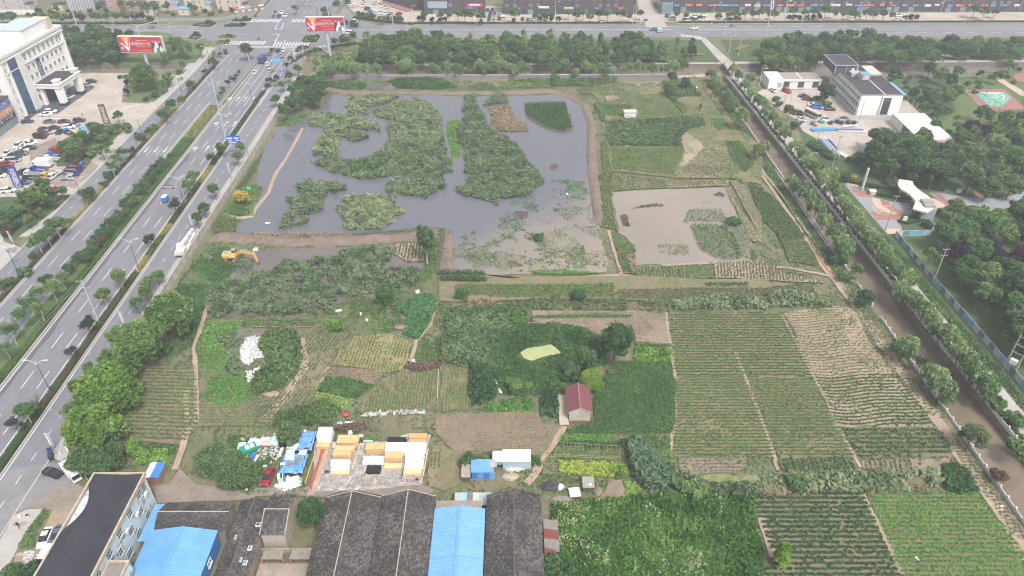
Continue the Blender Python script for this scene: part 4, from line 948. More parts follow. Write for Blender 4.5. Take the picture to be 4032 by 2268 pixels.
# TREES
M_bark=mat('bark','#5d5247',.95,.25,4,obj=True)
M_barkw=mat('whitewashed_bark','#a8a39b',.95,.1,4,obj=True)
T_green=leafmat('tree_leaf',['#37522e','#506f3e','#728f54'])
T_camph=leafmat('camphor_leaf',['#2e4a26','#486a34','#7f9450'],vary=.12)
T_lime=leafmat('lime_leaf',['#3c5c24','#5b7d32','#8a9c46'],vary=.1)
T_dark=leafmat('dark_tree_leaf',['#2e472c','#435f3a','#627d50'])
T_willow=leafmat('willow_leaf',['#4c663a','#6b8750','#94a678'])
T_ginkgo=leafmat('ginkgo_leaf',['#4c6a38','#6b8a4c','#92a866'])
T_purple=leafmat('purple_leaf',['#241d28','#352b38','#4a3d4a'],vary=.15)
T_crape=leafmat('crape_leaf',['#2b3230','#3d453c','#545848'])
T_gold=leafmat('golden_leaf',['#7d7a20','#a59a34','#c2b552'],vary=.1)
T_rust=leafmat('rust_leaf',['#4a3a30','#624a3c','#7a5e4a'])
PROTO={}
def trunk_mesh(h,r,cz,cr,seed,n=5,m=None,lean=.0):
 rr=random.Random(seed);b=MB()
 top=(rr.uniform(-.1,.1)*cr,rr.uniform(-.1,.1)*cr,cz)
 b.tube((0,0,-.15),(top[0]*.4,top[1]*.4,cz*.5),r,r*.8,7)
 b.tube((top[0]*.4,top[1]*.4,cz*.5),top,r*.8,r*.45,7)
 for i in range(n):
  a=2*math.pi*(i+rr.random()*.5)/n;z0=cz*rr.uniform(.5,.8)
  e=(math.cos(a)*cr*.7,math.sin(a)*cr*.7,cz+rr.uniform(-.1,.5)*cr)
  mdl=(e[0]*.4+top[0]*.3,e[1]*.4+top[1]*.3,z0+(e[2]-z0)*.55)
  b.tube((top[0]*.5,top[1]*.5,z0),mdl,r*.45,r*.3,5).tube(mdl,e,r*.3,r*.1,5)
 return b.mesh('trunk',m or M_bark)
def crown_mesh(lm,cz,rx,rz,n,size,clumps,up=.4,el=1.0,cone=0.0,droop=None,fill=.35,seed=1,squash=1.0,sparse=1.0):
 g=np.random.default_rng(seed)
 d=g.normal(size=(clumps,3));d/=np.linalg.norm(d,axis=1)[:,None]
 d[:,2]=np.where(d[:,2]<-.45,-d[:,2],d[:,2])
 rad=g.uniform(.5,.95,clumps)[:,None]
 cc=d*rad*np.array([rx,rx,rz])*np.array([g.uniform(.85,1.1),g.uniform(.85,1.1),1])
 if cone:cc[:,:2]*=(1-cone*(cc[:,2:3]/rz+1)/2)
 cr=rx*(.34 if clumps>14 else .45)*g.uniform(.65,1.25,clumps)
 idx=g.integers(0,clumps,n)
 q=g.normal(size=(n,3));q/=np.linalg.norm(q,axis=1)[:,None]
 q*=(g.uniform(.35,1.0,n)[:,None])**.5
 if cone:cr=cr*.7
 Cn=cc[idx]+q*cr[idx][:,None]*np.array([1,1,.8*squash])
 if droop is not None:Cn[:,2]-=g.uniform(0,1,n)*rz*.55*(np.hypot(Cn[:,0],Cn[:,1])/rx)
 Cn[:,2]+=cz
 Cn[:,2]=np.maximum(Cn[:,2],.25)
 ct=g.uniform(-.18,.22,clumps)[idx]
 tint=.25+.5*g.random(n)+ct
 return trimesh('crown',leaves(Cn,size,up,el,droop),None,lm,tint)
def kind(k,nvar,lm,cz,rx,rz,n,size,clumps,tr=.14,tm=None,**kw):
 PROTO[k]=[(trunk_mesh(cz+rz,tr,cz,rx,10*i+len(k),m=tm),crown_mesh(lm,cz,rx*(1+.06*(i-1)),rz,n,size,clumps+i,seed=31*i+len(k)+clumps,**kw),cz)for i in range(nvar)]
kind('street',4,T_camph,3.9,1.9,1.5,1500,.34,13,.11,M_bark)
kind('whitefoot',3,T_green,4.2,2.1,1.5,1700,.34,13,.13,M_barkw)
kind('camphor',3,T_camph,4.6,4.2,3.6,11000,.4,60,.32,up=.45)
kind('limecamphor',2,T_lime,4.6,4.2,3.6,11000,.4,60,.32,up=.45)
kind('park',5,T_green,4.8,3.1,2.9,3000,.48,22,.2)
kind('parkdark',4,T_dark,4.8,3.1,2.9,3000,.48,22,.2)
kind('ginkgo',3,T_ginkgo,5.4,2.3,3.6,2400,.42,20,.15,cone=.5)
kind('willow',4,T_willow,4.6,2.6,2.4,3400,.36,20,.16,el=1.9,up=.15,droop=(0,0,-1.2))
kind('conifer',2,leafmat('conifer_leaf',['#33581f','#4d7a2c','#79a340']),3.2,1.9,3.2,5000,.3,50,.12,cone=.75,el=1.5)
kind('crape',3,T_crape,2.6,1.35,1.4,520,.3,9,.07)
kind('purple',3,T_purple,3.2,2.1,2.0,1800,.4,16,.12)
kind('bushtree',4,T_dark,1.5,1.25,1.0,1100,.26,12,.08)
kind('gold',1,T_gold,2.2,2.4,1.7,2600,.34,18,.12)
kind('loose',3,T_green,4.4,2.3,1.9,1000,.36,12,.12,M_barkw)
kind('shrub',4,T_green,.9,1.3,.85,1000,.32,12,.06)
kind('shrubdark',3,T_dark,.9,1.3,.85,1000,.32,12,.06)
kind('shrublime',2,T_lime,.9,1.2,.85,1000,.32,12,.06)
kind('tall',2,T_dark,7.2,4.3,4.6,9000,.42,50,.28)
kind('mono',2,T_dark,8.0,2.9,5.2,5200,.4,34,.26,M_barkw)
kind('rust',1,T_rust,1.0,1.3,.8,700,.32,10,.06)
kind('wide',2,T_dark,2.8,4.4,2.2,8000,.38,46,.22)
TN={'street':'street_tree','whitefoot':'street_tree','camphor':'camphor_tree','limecamphor':'camphor_tree','park':'park_tree','parkdark':'park_tree','ginkgo':'ginkgo_tree','willow':'willow_tree','conifer':'conifer_tree','crape':'small_dark_tree','purple':'purple_leaved_tree','bushtree':'clipped_tree','gold':'golden_bush','loose':'street_tree','shrub':'shrub','shrubdark':'shrub','shrublime':'shrub','tall':'broadleaf_tree','mono':'lone_tree','rust':'shrub','wide':'spreading_tree'}
def plant(k,x,y,s,label,group=None,z=0.0,cat=None):
 v=PROTO[k];t=v[random.randrange(len(v))]
 o=thing(TN[k],label,cat or('shrub' if 'shrub' in k or k in('rust','gold')else 'tree'),(x,y,z),random.uniform(0,6.28),group)
 sz=s*random.uniform(.94,1.06)
 o.scale=(s,s*random.uniform(.95,1.05),sz)
 link('trunk',t[0],o);link('crown',t[1],o)
 return o
def row(k,spec,label,group,s=1.0,z=0.15,jit=.08,start=1):
 its=[]
 reg=None
 for t in spec.split():
  if ':' in t:reg,t=t.split(':')
  a=t.split(',')
  kk=a[2]if len(a)>2 and a[2]else k
  sc_=float(a[3])if len(a)>3 else s
  cz=PROTO[kk][0][2]*sc_+z
  x,y=Q(reg,float(a[0]),float(a[1]),cz)
  its.append((y,x,kk,sc_))
 its.sort(reverse=True)
 for i,(y,x,kk,sc_)in enumerate(its):
  plant(kk,x,y,sc_*random.uniform(1-jit,1+jit),label.format(n=nth(i+start)),group,z)
row('street','b0:2440,60 2400,150 2170,480 2060,660 1990,765 1580,1340 1500,1425 c0:1470,70 1400,190,loose,.8 1150,500 1060,720 890,850,,.85 770,1030 690,1260,loose,.8 a1:440,690 350,760 290,850 215,1000 555,555,,.8 620,505,,.8','{n} small round tree from the junction on the footway by the grey wall','street trees on the footway by the grey wall')
row('whitefoot','b0:2240,50,street 2140,170,crape,1.2 1960,335 1910,430 1775,660,crape,1.4 1520,985,crape,1.4 1200,1350,,1.15 c0:1040,100 890,430,crape,1.4 710,690,crape,1.1 545,1050,shrubdark,.8 250,1280,,1.0 150,1420,crape,1.2 a1:370,590,crape,1.1 330,665,crape,1.2 225,800,crape,1.3 150,830,crape','{n} tree from the junction in the verge between carriageway and wall-side service road','trees in the verge by the wall-side service road')
row('bushtree','b0:1640,170 1600,215 1570,250 1530,290 1500,330 1475,365 1440,410 1395,450 1370,500 1320,540 1280,590 1245,620 1180,720 1140,765 1090,810 1050,860 1010,910 970,970 920,1020','{n} dark clipped tree from the far end of the median row nearer the hotel','clipped trees in the median',s=1.0)
row('bushtree','b0:1720,150 1690,200 1660,230 1620,270 1590,300 1560,345 1530,390 1480,440 1440,500 1360,600 1320,640 1280,690 1250,735 1210,780 1170,830 1130,880 1090,930 1040,990,rust,1.1 990,1040','{n} dark clipped tree from the far end of the median row nearer the wall','clipped trees in the median',s=1.0)
row('loose','b0:920,1095,bushtree,1.3 830,1140,bushtree,1.3 880,1165,bushtree,1.3 760,1195,bushtree,1.4 690,1285,bushtree,1.4 620,1385,loose,.9 470,1395,loose,.9 c0:520,40 390,85 280,185 185,320 395,255 105,480 45,640','{n} thin-crowned tree from the far end of the lower median','thin-crowned trees in the lower median',s=.95)
row('whitefoot','b0:1230,100 1180,160 1130,245 1330,95,crape,1.2 1090,330,shrubdark,1.2 1050,430,shrub,1.0 895,530,bushtree,1.9 695,800,shrub,.8 560,840,,1.2 470,945 370,990,,1.2 330,1150,shrubdark,1 240,1320,shrub,1.3 100,1410,shrubdark,1.3 20,1440,shrubdark,1.2 a0:1740,1065 1690,1115 1640,1165 1935,860,bushtree,1.6 1830,1010,shrub,1.2 1560,1280,bushtree,1.3 1500,1330,bushtree,1.3 1450,1390,bushtree,1.2 2080,725,bushtree,1.1 2150,625,street 2175,560,ginkgo,.7 2230,545,bushtree,1.1','{n} tree from the junction in the verge between carriageway and hotel-side service road','trees in the verge by the hotel-side service road')
row('street','b0:1090,20 1030,85 610,490 520,600,,.8 400,700,,.8 290,790,,.8 a0:1850,645 1825,730 1700,800 1190,1165 1190,1285,,.9 2025,490,,1.3 1300,1330,shrub,.9 30,1160,shrub','{n} small round tree from the junction on the hotel-side footway','street trees on the hotel-side footway')
row('shrub','a0:1400,1380 1280,1290 960,1290,street 1010,1310 1090,1340 1040,1400 900,1400 820,1380,street,1.2 760,1420,street,1.0 b0:640,60,street,1.3 740,70,street,1.5 800,150,shrub,1.4 700,160,shrub,1.5 860,100,rust,1.5 920,120,shrub,1.4 960,60,shrub,1.3 780,210,rust,1.4','{n} bush from the top in the shrubbery between the parking lot and the footway','bushes between the parking lot and the footway',s=1.5)
row('shrub','b0:270,500,street,1.5 340,560,street,1.4 410,470,street,1.7 420,560,street,1.3 470,590,rust,1.5 300,660,shrubdark,1.6 210,680,shrub,1.6 120,740,shrub,1.6 60,700,shrub,1.6 150,830,shrubdark,1.6 330,740,rust,1.4 80,900,rust,1.5 30,820,shrubdark,1.6 230,590,shrub,1.5 400,640,shrub,1.4','{n} bush from the top in the shrubbery below the blue totem sign','bushes below the blue totem sign',s=1.5)
o=plant('camphor',*Q('a0',1460,790,5.5),1.35,'large round dark green tree at the corner of the hotel forecourt')
row('shrubdark','a0:1290,840,purple,.7 1280,930,purple,.7 1640,850,street,1.2 1570,960,shrub,1.2 1480,1000,shrub,1.0 1690,760,street,1.1 1280,780,shrub,.9 1215,780,shrub,.8','{n} bush from the top around the big forecourt tree','bushes around the big forecourt tree')
for k,q,s,lab in(('camphor',('c0',1740,320),1.36,'big dark round tree uppermost in the clump beside the wall'),('camphor',('c0',1430,620),1.3,'big olive round tree second in the clump beside the wall'),('camphor',('c0',1210,920),1.05,'round dull green tree behind the lime-topped tree'),('limecamphor',('c0',1080,1060),1.42,'big lime-topped round tree in the clump beside the wall'),('limecamphor',('d0',900,40),1.34,'lowest big lime-green round tree above the parked black car'),('wide',('d0',1000,330),1.0,'wide dark feathery tree behind the black-roofed building'),('parkdark',('d0',790,300),.9,'dark tree squeezed between pavement wall and feathery tree'),('shrubdark',('c0',1640,640),2.0,'dark undergrowth bush below the olive round tree'),('wide',('d0',2100,330),.95,'dark leafy tree left of the junk heaps'),('wide',('d0',2280,440),1.0,'dark leafy tree nearer the junk heaps and the red car'),('parkdark',('d1',330,60),.8,'dark round tree behind the blue tarpaulin shelter'),('tall',('d1',560,850),.62,'dark courtyard tree beside the tiled warehouse'),('mono',('b1',1740,1000),1.0,'lone tall tree on the bank between the flooded fields'),('park',('c1',1340,90),.85,'dark green tree at the edge of the taro patch'),('tall',('c2',1100,580),.95,'tall dark leafy tree beside the duckweed pool'),('parkdark',('c2',800,760),1.0,'dark tree on the bank left of the tall leafy tree'),('parkdark',('c2',640,880),.7,'small dark tree behind the red-roofed house'),('limecamphor',('c2',850,960),.62,'yellow-green round tree behind the red roof'),('shrublime',('c2',190,1030),1.1,'yellow-green bush left of the red-roofed house'),('park',('c2',60,1020),.6,'grey-green bush at the left of the pool bank'),('shrublime',('c2',1345,650),1.0,'small lime bush above the lush dark plot'),('shrublime',('c2',1600,690),1.0,'lime bush at the corner of the lush dark plot'),('shrublime',('c2',1040,880),.8,'small lime sapling at the foot of the tall leafy tree'),('conifer',('d3',200,1240),1.12,'bright green feathery conifer beside the dark corn rows'),('shrublime',('a2',480,790),1.7,'yellowish tree at the foot of the river wall'),('parkdark',('a2',1665,780),.72,'dark round tree at the end of the river wall'),('parkdark',('a2',1800,840),.75,'dark tree on the creeper-covered mound'),('park',('a2',1650,890),.85,'spreading bush tree on the left of the creeper mound'),('conifer',('a2',1955,1085),.55,'small palm-like sapling beside the track'),('gold',('b0',2450,560),1.15,'golden yellow bush on the pond shore below the wall'),('shrubdark',('d2',440,1400),2.3,'dark bush at the corner of the tiled warehouse'),('shrub',('shd',210,310),1.5,'green bush behind the blue garden shed'),('shrub',('shd',430,285),.8,'low bush right behind the blue shed roof'),('shrub',('shd',1320,310),.9,'low leafy bush right of the white-roofed shed'),('shrublime',('d2',1110,440),1.2,'round lime bush at the end of the squash bed'),('shrubdark',('d0',120,1420),1.6,'dark bush at the bottom edge beside the rubble'),('shrubdark',('d0',290,1430),1.5,'second dark bush at the bottom edge by the white van'),('shrub',('b2',2290,810),1.5,'leafy bush on the muddy pond shore'),('shrub',('d2',1810,610),1.6,'green sapling in the lower ditch thicket'),('shrub',('d3',340,560),1.5,'upright green bush in the lower ditch'),('shrub',('b2',320,965),1.3,'small bush standing in the flooded corner'),('shrubdark',('c2',720,115),1.5,'dark bush on the green rows above the ditch'),('shrub',('c1',2100,100),1.5,'bush at the left end of the green rows'),('shrublime',('c1',830,420),1.5,'bright bush on the bank under the reed thicket')):
 plant(k,*Q(q[0],q[1],q[2],PROTO[k][0][2]*s),s,lab)
weeds('giant_reed_clump','large silvery giant-reed clump arching over the garden plots','reeds',P('d2','1180,230 1260,170 1350,250 1420,370 1530,500 1530,620 1380,640 1270,540 1190,420'),L_mint,dens=11,size=.6,h=2.3,n=7,el=2.2,up=.35)
row('parkdark','a1:700,770 640,830,park 570,860 500,830 430,900,park 620,930 560,980 470,960,park 360,1060,park 430,1040 620,1010,parkdark,.8 300,1130,street,1.3 680,880,park,.9','{n} dark tree from the top in the clump between wall and pond','trees between the wall and the pond corner',s=.95)
row('willow','a1:640,620 700,610,parkdark,.8 760,590,ginkgo,.8 720,660 800,640 860,600 870,660 930,690 1000,680 780,700 680,700 960,620 1040,700','{n} willow from the top in the clump by the billboard post','willows by the billboard post',s=1.0)
row('willow','a1:1140,700 1240,695,,1.0 1480,680 1540,660 1600,690 1810,680 1860,700,,.8 1960,685 2060,695 2130,710,,.7 2290,660 2360,690 2460,640,,1.3 2530,670 a2:60,705 130,690 190,690 460,690 570,670 690,730,,.7 770,660 850,690 930,680 1000,715,,.8 1060,710,,.7 1170,700,,.8 1230,680 1320,660 1390,690,,.7 1470,680 1590,690,,.8 1680,680 1780,665','{n} willow from the left bridge in the row along the river behind the long wall'.replace('from the left bridge ',''),'willows along the river behind the long wall',s=.95)
row('willow','a2:2060,750,,.8 2110,820,,.8 2170,890,,.9 2230,970 2290,1040 2370,1190,,1.2 b2:2540,80,,.9 b3:30,40,,.9 300,380,,1.0 390,450 470,530 540,640 610,760 740,880 800,1000 740,1140,shrub,1.9 840,1060,,.9 940,1240,shrub,1.3 830,1330,shrub,1.5 c3:1010,130,parkdark,.7 1400,620 1460,580 1560,770,crape,1.3 1700,880 1780,1000 1820,1080,,.8 d3:2040,110,parkdark,.75 2290,490,rust,1.4','{n} tree from the far end of the canal bank row beside the fields','trees on the canal bank beside the fields',s=.98)
row('willow','a2:2290,690,,.8 2340,750,,.8 2410,850,,.9 2450,790,,.9 2480,930 2540,1010 a3:20,1010,,.9 60,1090 110,1160 170,1230 240,1310 b3:330,30 400,110 440,190 520,260 600,340 690,300 690,450 760,530 800,600 850,670 920,720 930,790 990,830 1060,900 1070,970 1130,1010 1200,1080 1230,1150 1290,1180 1380,1280 1430,1350 c3:1370,30 1450,100 1530,180 1600,250,,.9 1680,330 1780,440 1850,510 1910,590 1950,680 2050,770 2110,850 2160,930 2240,1010 2300,1170,shrub,1.6 2500,1330,shrub,1.6 d3:2520,240,shrub,2','{n} willow from the far end of the canal bank row beside the concrete lane','willows on the canal bank beside the lane',s=.93)
def wood(poly,spacing,kinds,label,group,smin=.85,smax=1.25,seed=1,lim=400):
 rr=random.Random(seed);pts=[]
 xs=[p[0]for p in poly];ys=[p[1]for p in poly]
 for _ in range(6000):
  x,y=rr.uniform(min(xs),max(xs)),rr.uniform(min(ys),max(ys))
  if all((x-a)**2+(y-b)**2>spacing**2 for a,b in pts)and inside(poly,np.array([x]),np.array([y]))[0]:pts.append((x,y))
  if len(pts)>=lim:break
 yl=sorted(p[1]for p in pts);xl=sorted(p[0]for p in pts);n_=len(pts);cell={}
 for x,y in pts:
  k=rr.choice(kinds)
  a='front' if y<yl[n_//3]else('middle' if y<yl[2*n_//3]else 'back')
  b=('left end','left part','middle','right part','right end')[min(4,int(5*xl.index(x)/n_))]
  look={'park':'mid-green','parkdark':'dark green','ginkgo':'pale upright','purple':'purple-leaved','shrub':'low bushy','shrubdark':'low dark','street':'small round'}[k]
  cell.setdefault((look,a,b),[]).append((x,y,k))
 for(look,a,b),L in cell.items():
  L.sort()
  for i,(x,y,k)in enumerate(L):
   q='' if len(L)==1 else nth(i+1)+' '
   plant(k,x,y,rr.uniform(smin,smax),f'{q}{look} {label}, {a} row, {b}',group)
PKS=['park','park','parkdark','park','parkdark','ginkgo']
wood(P('a1','1060,480 1180,400 1640,390 2000,400 2576,380',4.5)+P('a2','0,380 900,420 1400,400 1440,560 1250,640 640,640 0,640',4.5)+P('a1','2576,645 2150,640 1660,630 1280,630 1130,590',4.5),5.4,PKS,'tree in the grove between avenue and river','grove between the avenue and the river',seed=2)
wood(P('a2','1480,430 1800,420 1950,520 1800,600 1480,580',4.5),6.0,['park','ginkgo','ginkgo','parkdark'],'tree on the lawns beside the grove','trees on the lawns at the right end of the grove',.7,1.0,3)
wood(P('a3','20,430 400,380 700,360 1300,400 1560,430 2000,440 2576,440 2576,560 1900,500 1660,590 1240,600 900,560 700,560 560,640 0,660',4.5),5.4,PKS[:5],'tree in the woods behind the office','woods behind the office',seed=4)
wood(P('a3','1240,660 1800,680 2200,680 2130,760 1900,780 1780,830 1900,900 1600,950 1330,800',4.5),6.0,['park','parkdark','shrub','shrub','shrubdark','purple'],'plant in the thicket by the blue lean-to','thicket right of the blue lean-to',.7,1.1,5)
wood(P('a3','1560,1020 1900,930 2000,1100 2150,1150 2100,1380 1860,1398 1700,1220 1600,1110',4.5),5.5,['park','park','parkdark','shrub','shrub'],'tree in the wood by the white shed','park wood right of the white shed',.75,1.1,6)
wood(P('b3','1100,20 1400,-40 1800,60 1880,120 1860,340 1640,370 1420,340 1240,310 1090,200',4.5),5.0,['parkdark','parkdark','park'],'tree in the grove below the white shed','round grove below the white shed',1.0,1.4,7)
wood(P('b3','1900,110 2250,60 2576,20 2576,440 2300,510 2150,470 2060,400 1900,330',4.5),6.0,['park','park','parkdark','ginkgo','park'],'tree in the wood above the park road','park wood above the curved road',.9,1.25,8)
wood(P('b3','1760,980 1950,850 2150,730 2400,720 2700,600 2700,1500 2050,1398 1900,1200',4.5),4.9,['parkdark','parkdark','park','parkdark','park','purple'],'tree in the wood behind the blue fence','park wood behind the blue fence',1.0,1.4,9)
wood(P('c3','2050,60 2300,0 2700,0 2700,700 2500,480 2350,330 2200,180',4.5),4.9,['parkdark','park','parkdark'],'tree at the fenced wood lower end','lower end of the fenced park wood',1.0,1.4,10)
wood(P('a3','1850,860 2000,800 2200,700 2560,560 2576,720 2300,760 1990,870 1940,920',4.5),6.5,['shrub','park','shrub','shrubdark','park'],'plant in the park round the court','park round the court',.7,1.1,14)
wood(P('a3','2150,1100 2300,1060 2576,1100 2576,1398 2150,1398',4.5),6.0,['park','parkdark','ginkgo','shrub'],'tree in the park below the court','park below the court',.8,1.15,15)
wood(P('b3','1900,640 2150,700 2000,800 1850,900 1750,940',4.5),6,['shrub','park','shrubdark'],'plant on the bank below the gate','bank below the gate',.8,1.1,16)
row('ginkgo','c3:2150,110,,1.1 a3:2270,1140,,.9 2290,1260,,.9 2500,1290,,.9 2440,1200,,.8 2060,1260,purple,1.5 2180,1290,purple,1.4 b3:1960,1080,purple,1.6 2080,1130,purple,1.5 1940,680,loose,.9 1680,1130,loose,1.0','{n} singled-out park tree from the top, yellow-green or purple','odd-coloured park trees',s=1.0)
row('shrubdark','gat:150,70,,1.6 330,100,shrub,1 1090,190,,1.1 1960,1120,shrub,1.3 b3:820,320,,1.2 900,350,gold,.5 1230,390,shrubdark,1 2180,660,shrub,1.2','{n} rounded bush from the far side of the gate plaza','rounded bushes round the gate plaza')
row('park','a3:640,890,parkdark,1.25 600,960,shrub,1.3 640,1020,shrub,1.2 540,960,shrub,1.0 150,970,shrub,1.3 270,1080,street,1.3 340,1230,shrub,1.6 170,1020,shrub,1.2','{n} tree or bush from the top inside the office yard','trees inside the office yard')
row('shrub','b3:560,60,,1.4 640,110,,1.4 700,150,,1.2 880,170,,1.3 960,180,,1.3 500,20,,1.2','{n} bush from the top beside the blue pipe stack','bushes beside the pipe stacks')
row('street','tp1:70,150 240,150 330,155 420,150,,1.2 490,150,,1.3 560,155,,1.3 650,165,,1.3 1000,130,,1.5 1210,160 1290,160 1360,160 1540,130 1620,160,,1.2 1690,130,,1.3 1760,160 1850,150,,1.3 1940,140,,1.3 2080,120,,1.6 2160,150 2270,130 tp2:110,140 210,155 540,160 640,150,,1.2 720,140,,1.2 810,130,,1.3 900,135,,1.2 960,130 1050,140 1110,150 1300,110 1420,120 1520,110,,1.3 1630,100,,1.4 1720,130,,1.2 1800,140 1880,130 1940,140,,1.2 2050,130,,1.2 2120,150 2220,140,,1.2 2300,150 a3:2100,80,,1.5 2200,90,,1.5 2300,110','{n} shop-front tree by depth along the dark brick terrace'.replace(' by depth',''),'trees in front of the brick shop terraces',s=1.05)
row('purple','tp1:30,195 70,195 160,200 240,200 285,195 1250,195 1310,195 1370,195 1440,195 tp2:1260,180 1310,180 1360,180 1440,180 1500,175 1560,170 2430,180 2490,180 2550,180','{n} purple-leaved tree along the shop terrace verge','purple trees along the shop verge',s=.75)
row('street','tp0:20,170,,1.4 110,160,,1.5 370,170,,1.3 460,175,,1.3 560,160,,1.3 640,170,,1.3 960,165,,1.2 1010,160 1080,170 1170,160,,1.2 1240,165,,1.2 1290,170 1530,210 730,175,purple,.9 800,180,purple,.9 850,185,purple,.8 1340,170,purple,.8 1400,170,purple,.8 1440,165,purple,.9','{n} roadside tree in front of the villas','trees along the frontage road before the villas',s=1.1)
row('park','a0:690,315,,.8 770,310,,.8 920,310,,.9 1000,305,,.9 1080,335,parkdark,.8 1200,335,parkdark,.8 1310,345,parkdark,.8 840,340,shrub,1 1130,340,shrub,1','{n} tree on the verge above the hotel-side wood','verge trees above the hotel-side wood')
wood(P('a0','640,400 1180,400 1230,480 1220,590 900,590 700,600',4.5),5.5,['parkdark','park','parkdark'],'tree in the wood behind the left billboard','wood behind the left billboard',.9,1.25,12)
row('willow','a0:1700,480,,1.3 1790,460,,1.4 1880,480,,1.3 1660,560,,1.0 1100,600,shrubdark,1.4 1180,590,shrubdark,1.3','{n} willow or bush right of the left billboard','willows right of the left billboard')
row('shrubdark','a1:410,75,street,1.1 720,105,street,1.1 740,150,street,1.1 840,30,,1.6 950,15,,1.6 1060,150,street,.9 1100,155,,1.5 1150,165,,1.6 1200,170,,1.7 1290,180,street,1 1350,185,,1.6 1430,190,,1.8 1480,190,,1.6 820,415,street,1.1 940,385,street,1.2 1000,375,park,.8 900,390,,1.6 920,225,,1.4 1010,245,,1.6 a0:2480,500,street,1.5 xng:490,800,street,1.3','{n} bush or small tree on the islands around the junction','plants on the islands round the junction')
row('shrubdark','a0:2120,225,,1.3 1990,340,,1.3 1860,520,,1.0 xng:160,280 380,270 270,290 440,170,,1.3 270,185 80,510 140,530 80,620 a1:580,370,,1 600,400 560,390 640,360,,.8 480,475,,.9','{n} clipped bush on the paved corner islands','clipped bushes on the corner islands',s=.8)
wood([(-300,425),(-165,427),(-160,436),(-210,436),(-300,434)],6,['shrub','shrubdark','street'],'bush in the villa gardens','villa garden bushes',.9,1.4,13)
row('bushtree','a0:2420,730,,.9 2395,765,,.9 2370,800,,.9 2340,790,shrubdark,.8 2310,840,crape,1 2260,900,bushtree,1 2240,950,bushtree,.9 2210,990,bushtree,.9','{n} clipped ball bush from the junction in the narrow median','clipped bushes in the narrow median')
o=thing('bare_tree','leafless grey tree in the verge near the lowest lamp post','tree',(*Q('c0',410,1270),.15))
MB().tube((0,0,-.1),(0,0,1.6),.1,.08).build('trunk',M_bark,o)
rr=random.Random(5);b_=MB()
for i in range(16):
 a=i*2.4;e=(math.cos(a)*rr.uniform(.6,1.7),math.sin(a)*rr.uniform(.6,1.7),rr.uniform(2.6,4.2))
 mm=(e[0]*.45,e[1]*.45,1.4+(e[2]-1.4)*.5)
 b_.tube((0,0,1.3),mm,.05,.035,4).tube(mm,e,.035,.012,4)
 for j in range(3):b_.tube(mm,(e[0]+rr.uniform(-.6,.6),e[1]+rr.uniform(-.6,.6),e[2]+rr.uniform(-.4,.5)),.025,.01,3)
b_.build('branches',M_bark,o)
# hedges
def hedge(label,path,width,h,lm,z=.16,dens=26,group=None):
 pts=[Vector(p)for p in path];b=MB();Cs=[]
 for i in range(len(pts)-1):
  a,c=pts[i],pts[i+1];d=(c-a);L=d.length;d.normalize();nn=Vector((-d.y,d.x));wd=width/2
  q=[a-nn*wd*.85,c-nn*wd*.85,c+nn*wd*.85,a+nn*wd*.85]
  b.prism([(v.x,v.y)for v in q],z-.1,z+h*.86)
  k=int(L*(width+2*h)*dens)
  t=rng.random(k)*L;s=rng.uniform(-1,1,k)*(width+2*h)/2
  top=np.abs(s)<width/2
  ou=np.where(top,s,np.sign(s)*wd);zz=np.where(top,h,h-(np.abs(s)-wd))+rng.normal(scale=.05,size=k)
  Cs.append(np.stack([a.x+d.x*t+nn.x*ou,a.y+d.y*t+nn.y*ou,z+np.maximum(zz,.02)],1))
 Cn=np.concatenate(Cs)
 me=trimesh('hedge',leaves(Cn,.24,.45),None,lm,.6*rng.random(len(Cn))+.4*vnoise(Cn[:,0],Cn[:,1],4))
 o=link('hedge',me)
 tag(o,label,'hedge',group)
 b.build('core',MATS['hedge_core'],o)
 return o
mat('hedge_core','#2c3a26',.95,.2,3)
H_green=leafmat('hedge_leaf',['#33501f','#4a6b2c','#65853e'],vary=.08)
H_dark=leafmat('dark_hedge_leaf',['#2a3f26','#3b5433','#536b44'],vary=.08)
H_brown=leafmat('brown_hedge_leaf',['#3f3d2a','#57523a','#6d6446'],vary=.08)
H_yel=leafmat('yellow_hedge_leaf',['#7d7a36','#a39a52','#b8ae6c'],vary=.08)
hedge('long flat green hedge filling the median beside the clipped trees',roadline(-121.9,60,262),2.2,.5,H_green)
hedge('pale clipped hedge in the median before the overhead arrows',roadline(-123.3,262,295),4.0,.7,H_yel,dens=14)
hedge('green clipped block in the median below the pale hedge',roadline(-122.9,247,262),4.4,.9,H_green,dens=14)
segs=[(60,92,H_brown,'brown clipped hedge at the bottom of the wall-side verge'),(92,118,H_dark,'dark clipped hedge by the lowest lamp post'),(118,150,H_brown,'brown clipped hedge beside the leaning utility pole'),(150,172,H_brown,'short brown hedge in the wall-side verge'),(172,181,H_yel,'yellow hedge block in the wall-side verge'),(181,192,H_green,'green hedge block above the yellow one'),(192,199,H_yel,'second yellow hedge block up the wall-side verge'),(199,226,H_brown,'brown hedge around the signpost in the verge'),(226,240,H_yel,'yellow hedge block beyond the brown signpost'),(240,312,H_dark,'dark hedge in the verge towards the junction')]
for a,c,lm,lab in segs:hedge(lab,roadline(-107.2,a,c-.4),1.7,.6,lm)
segs=[(60,110,H_brown,'brown hedge at the bottom of the hotel-side verge'),(110,196,H_brown,'long brown hedge of the hotel-side verge'),(196,224,H_yel,'yellow hedge block under the double-arm lamp opposite the trucks'),(224,262,H_brown,'brown hedge opposite the parked trucks'),(262,284,H_yel,'pale hedge block opposite the brown totem'),(284,300,H_yel,'yellow hedge block opposite the forecourt tree'),(300,350,H_brown,'brown hedge nearest the junction on the hotel side')]
for a,c,lm,lab in segs:hedge(lab,roadline(-138.9,a,c-.4),1.2,.6,lm)
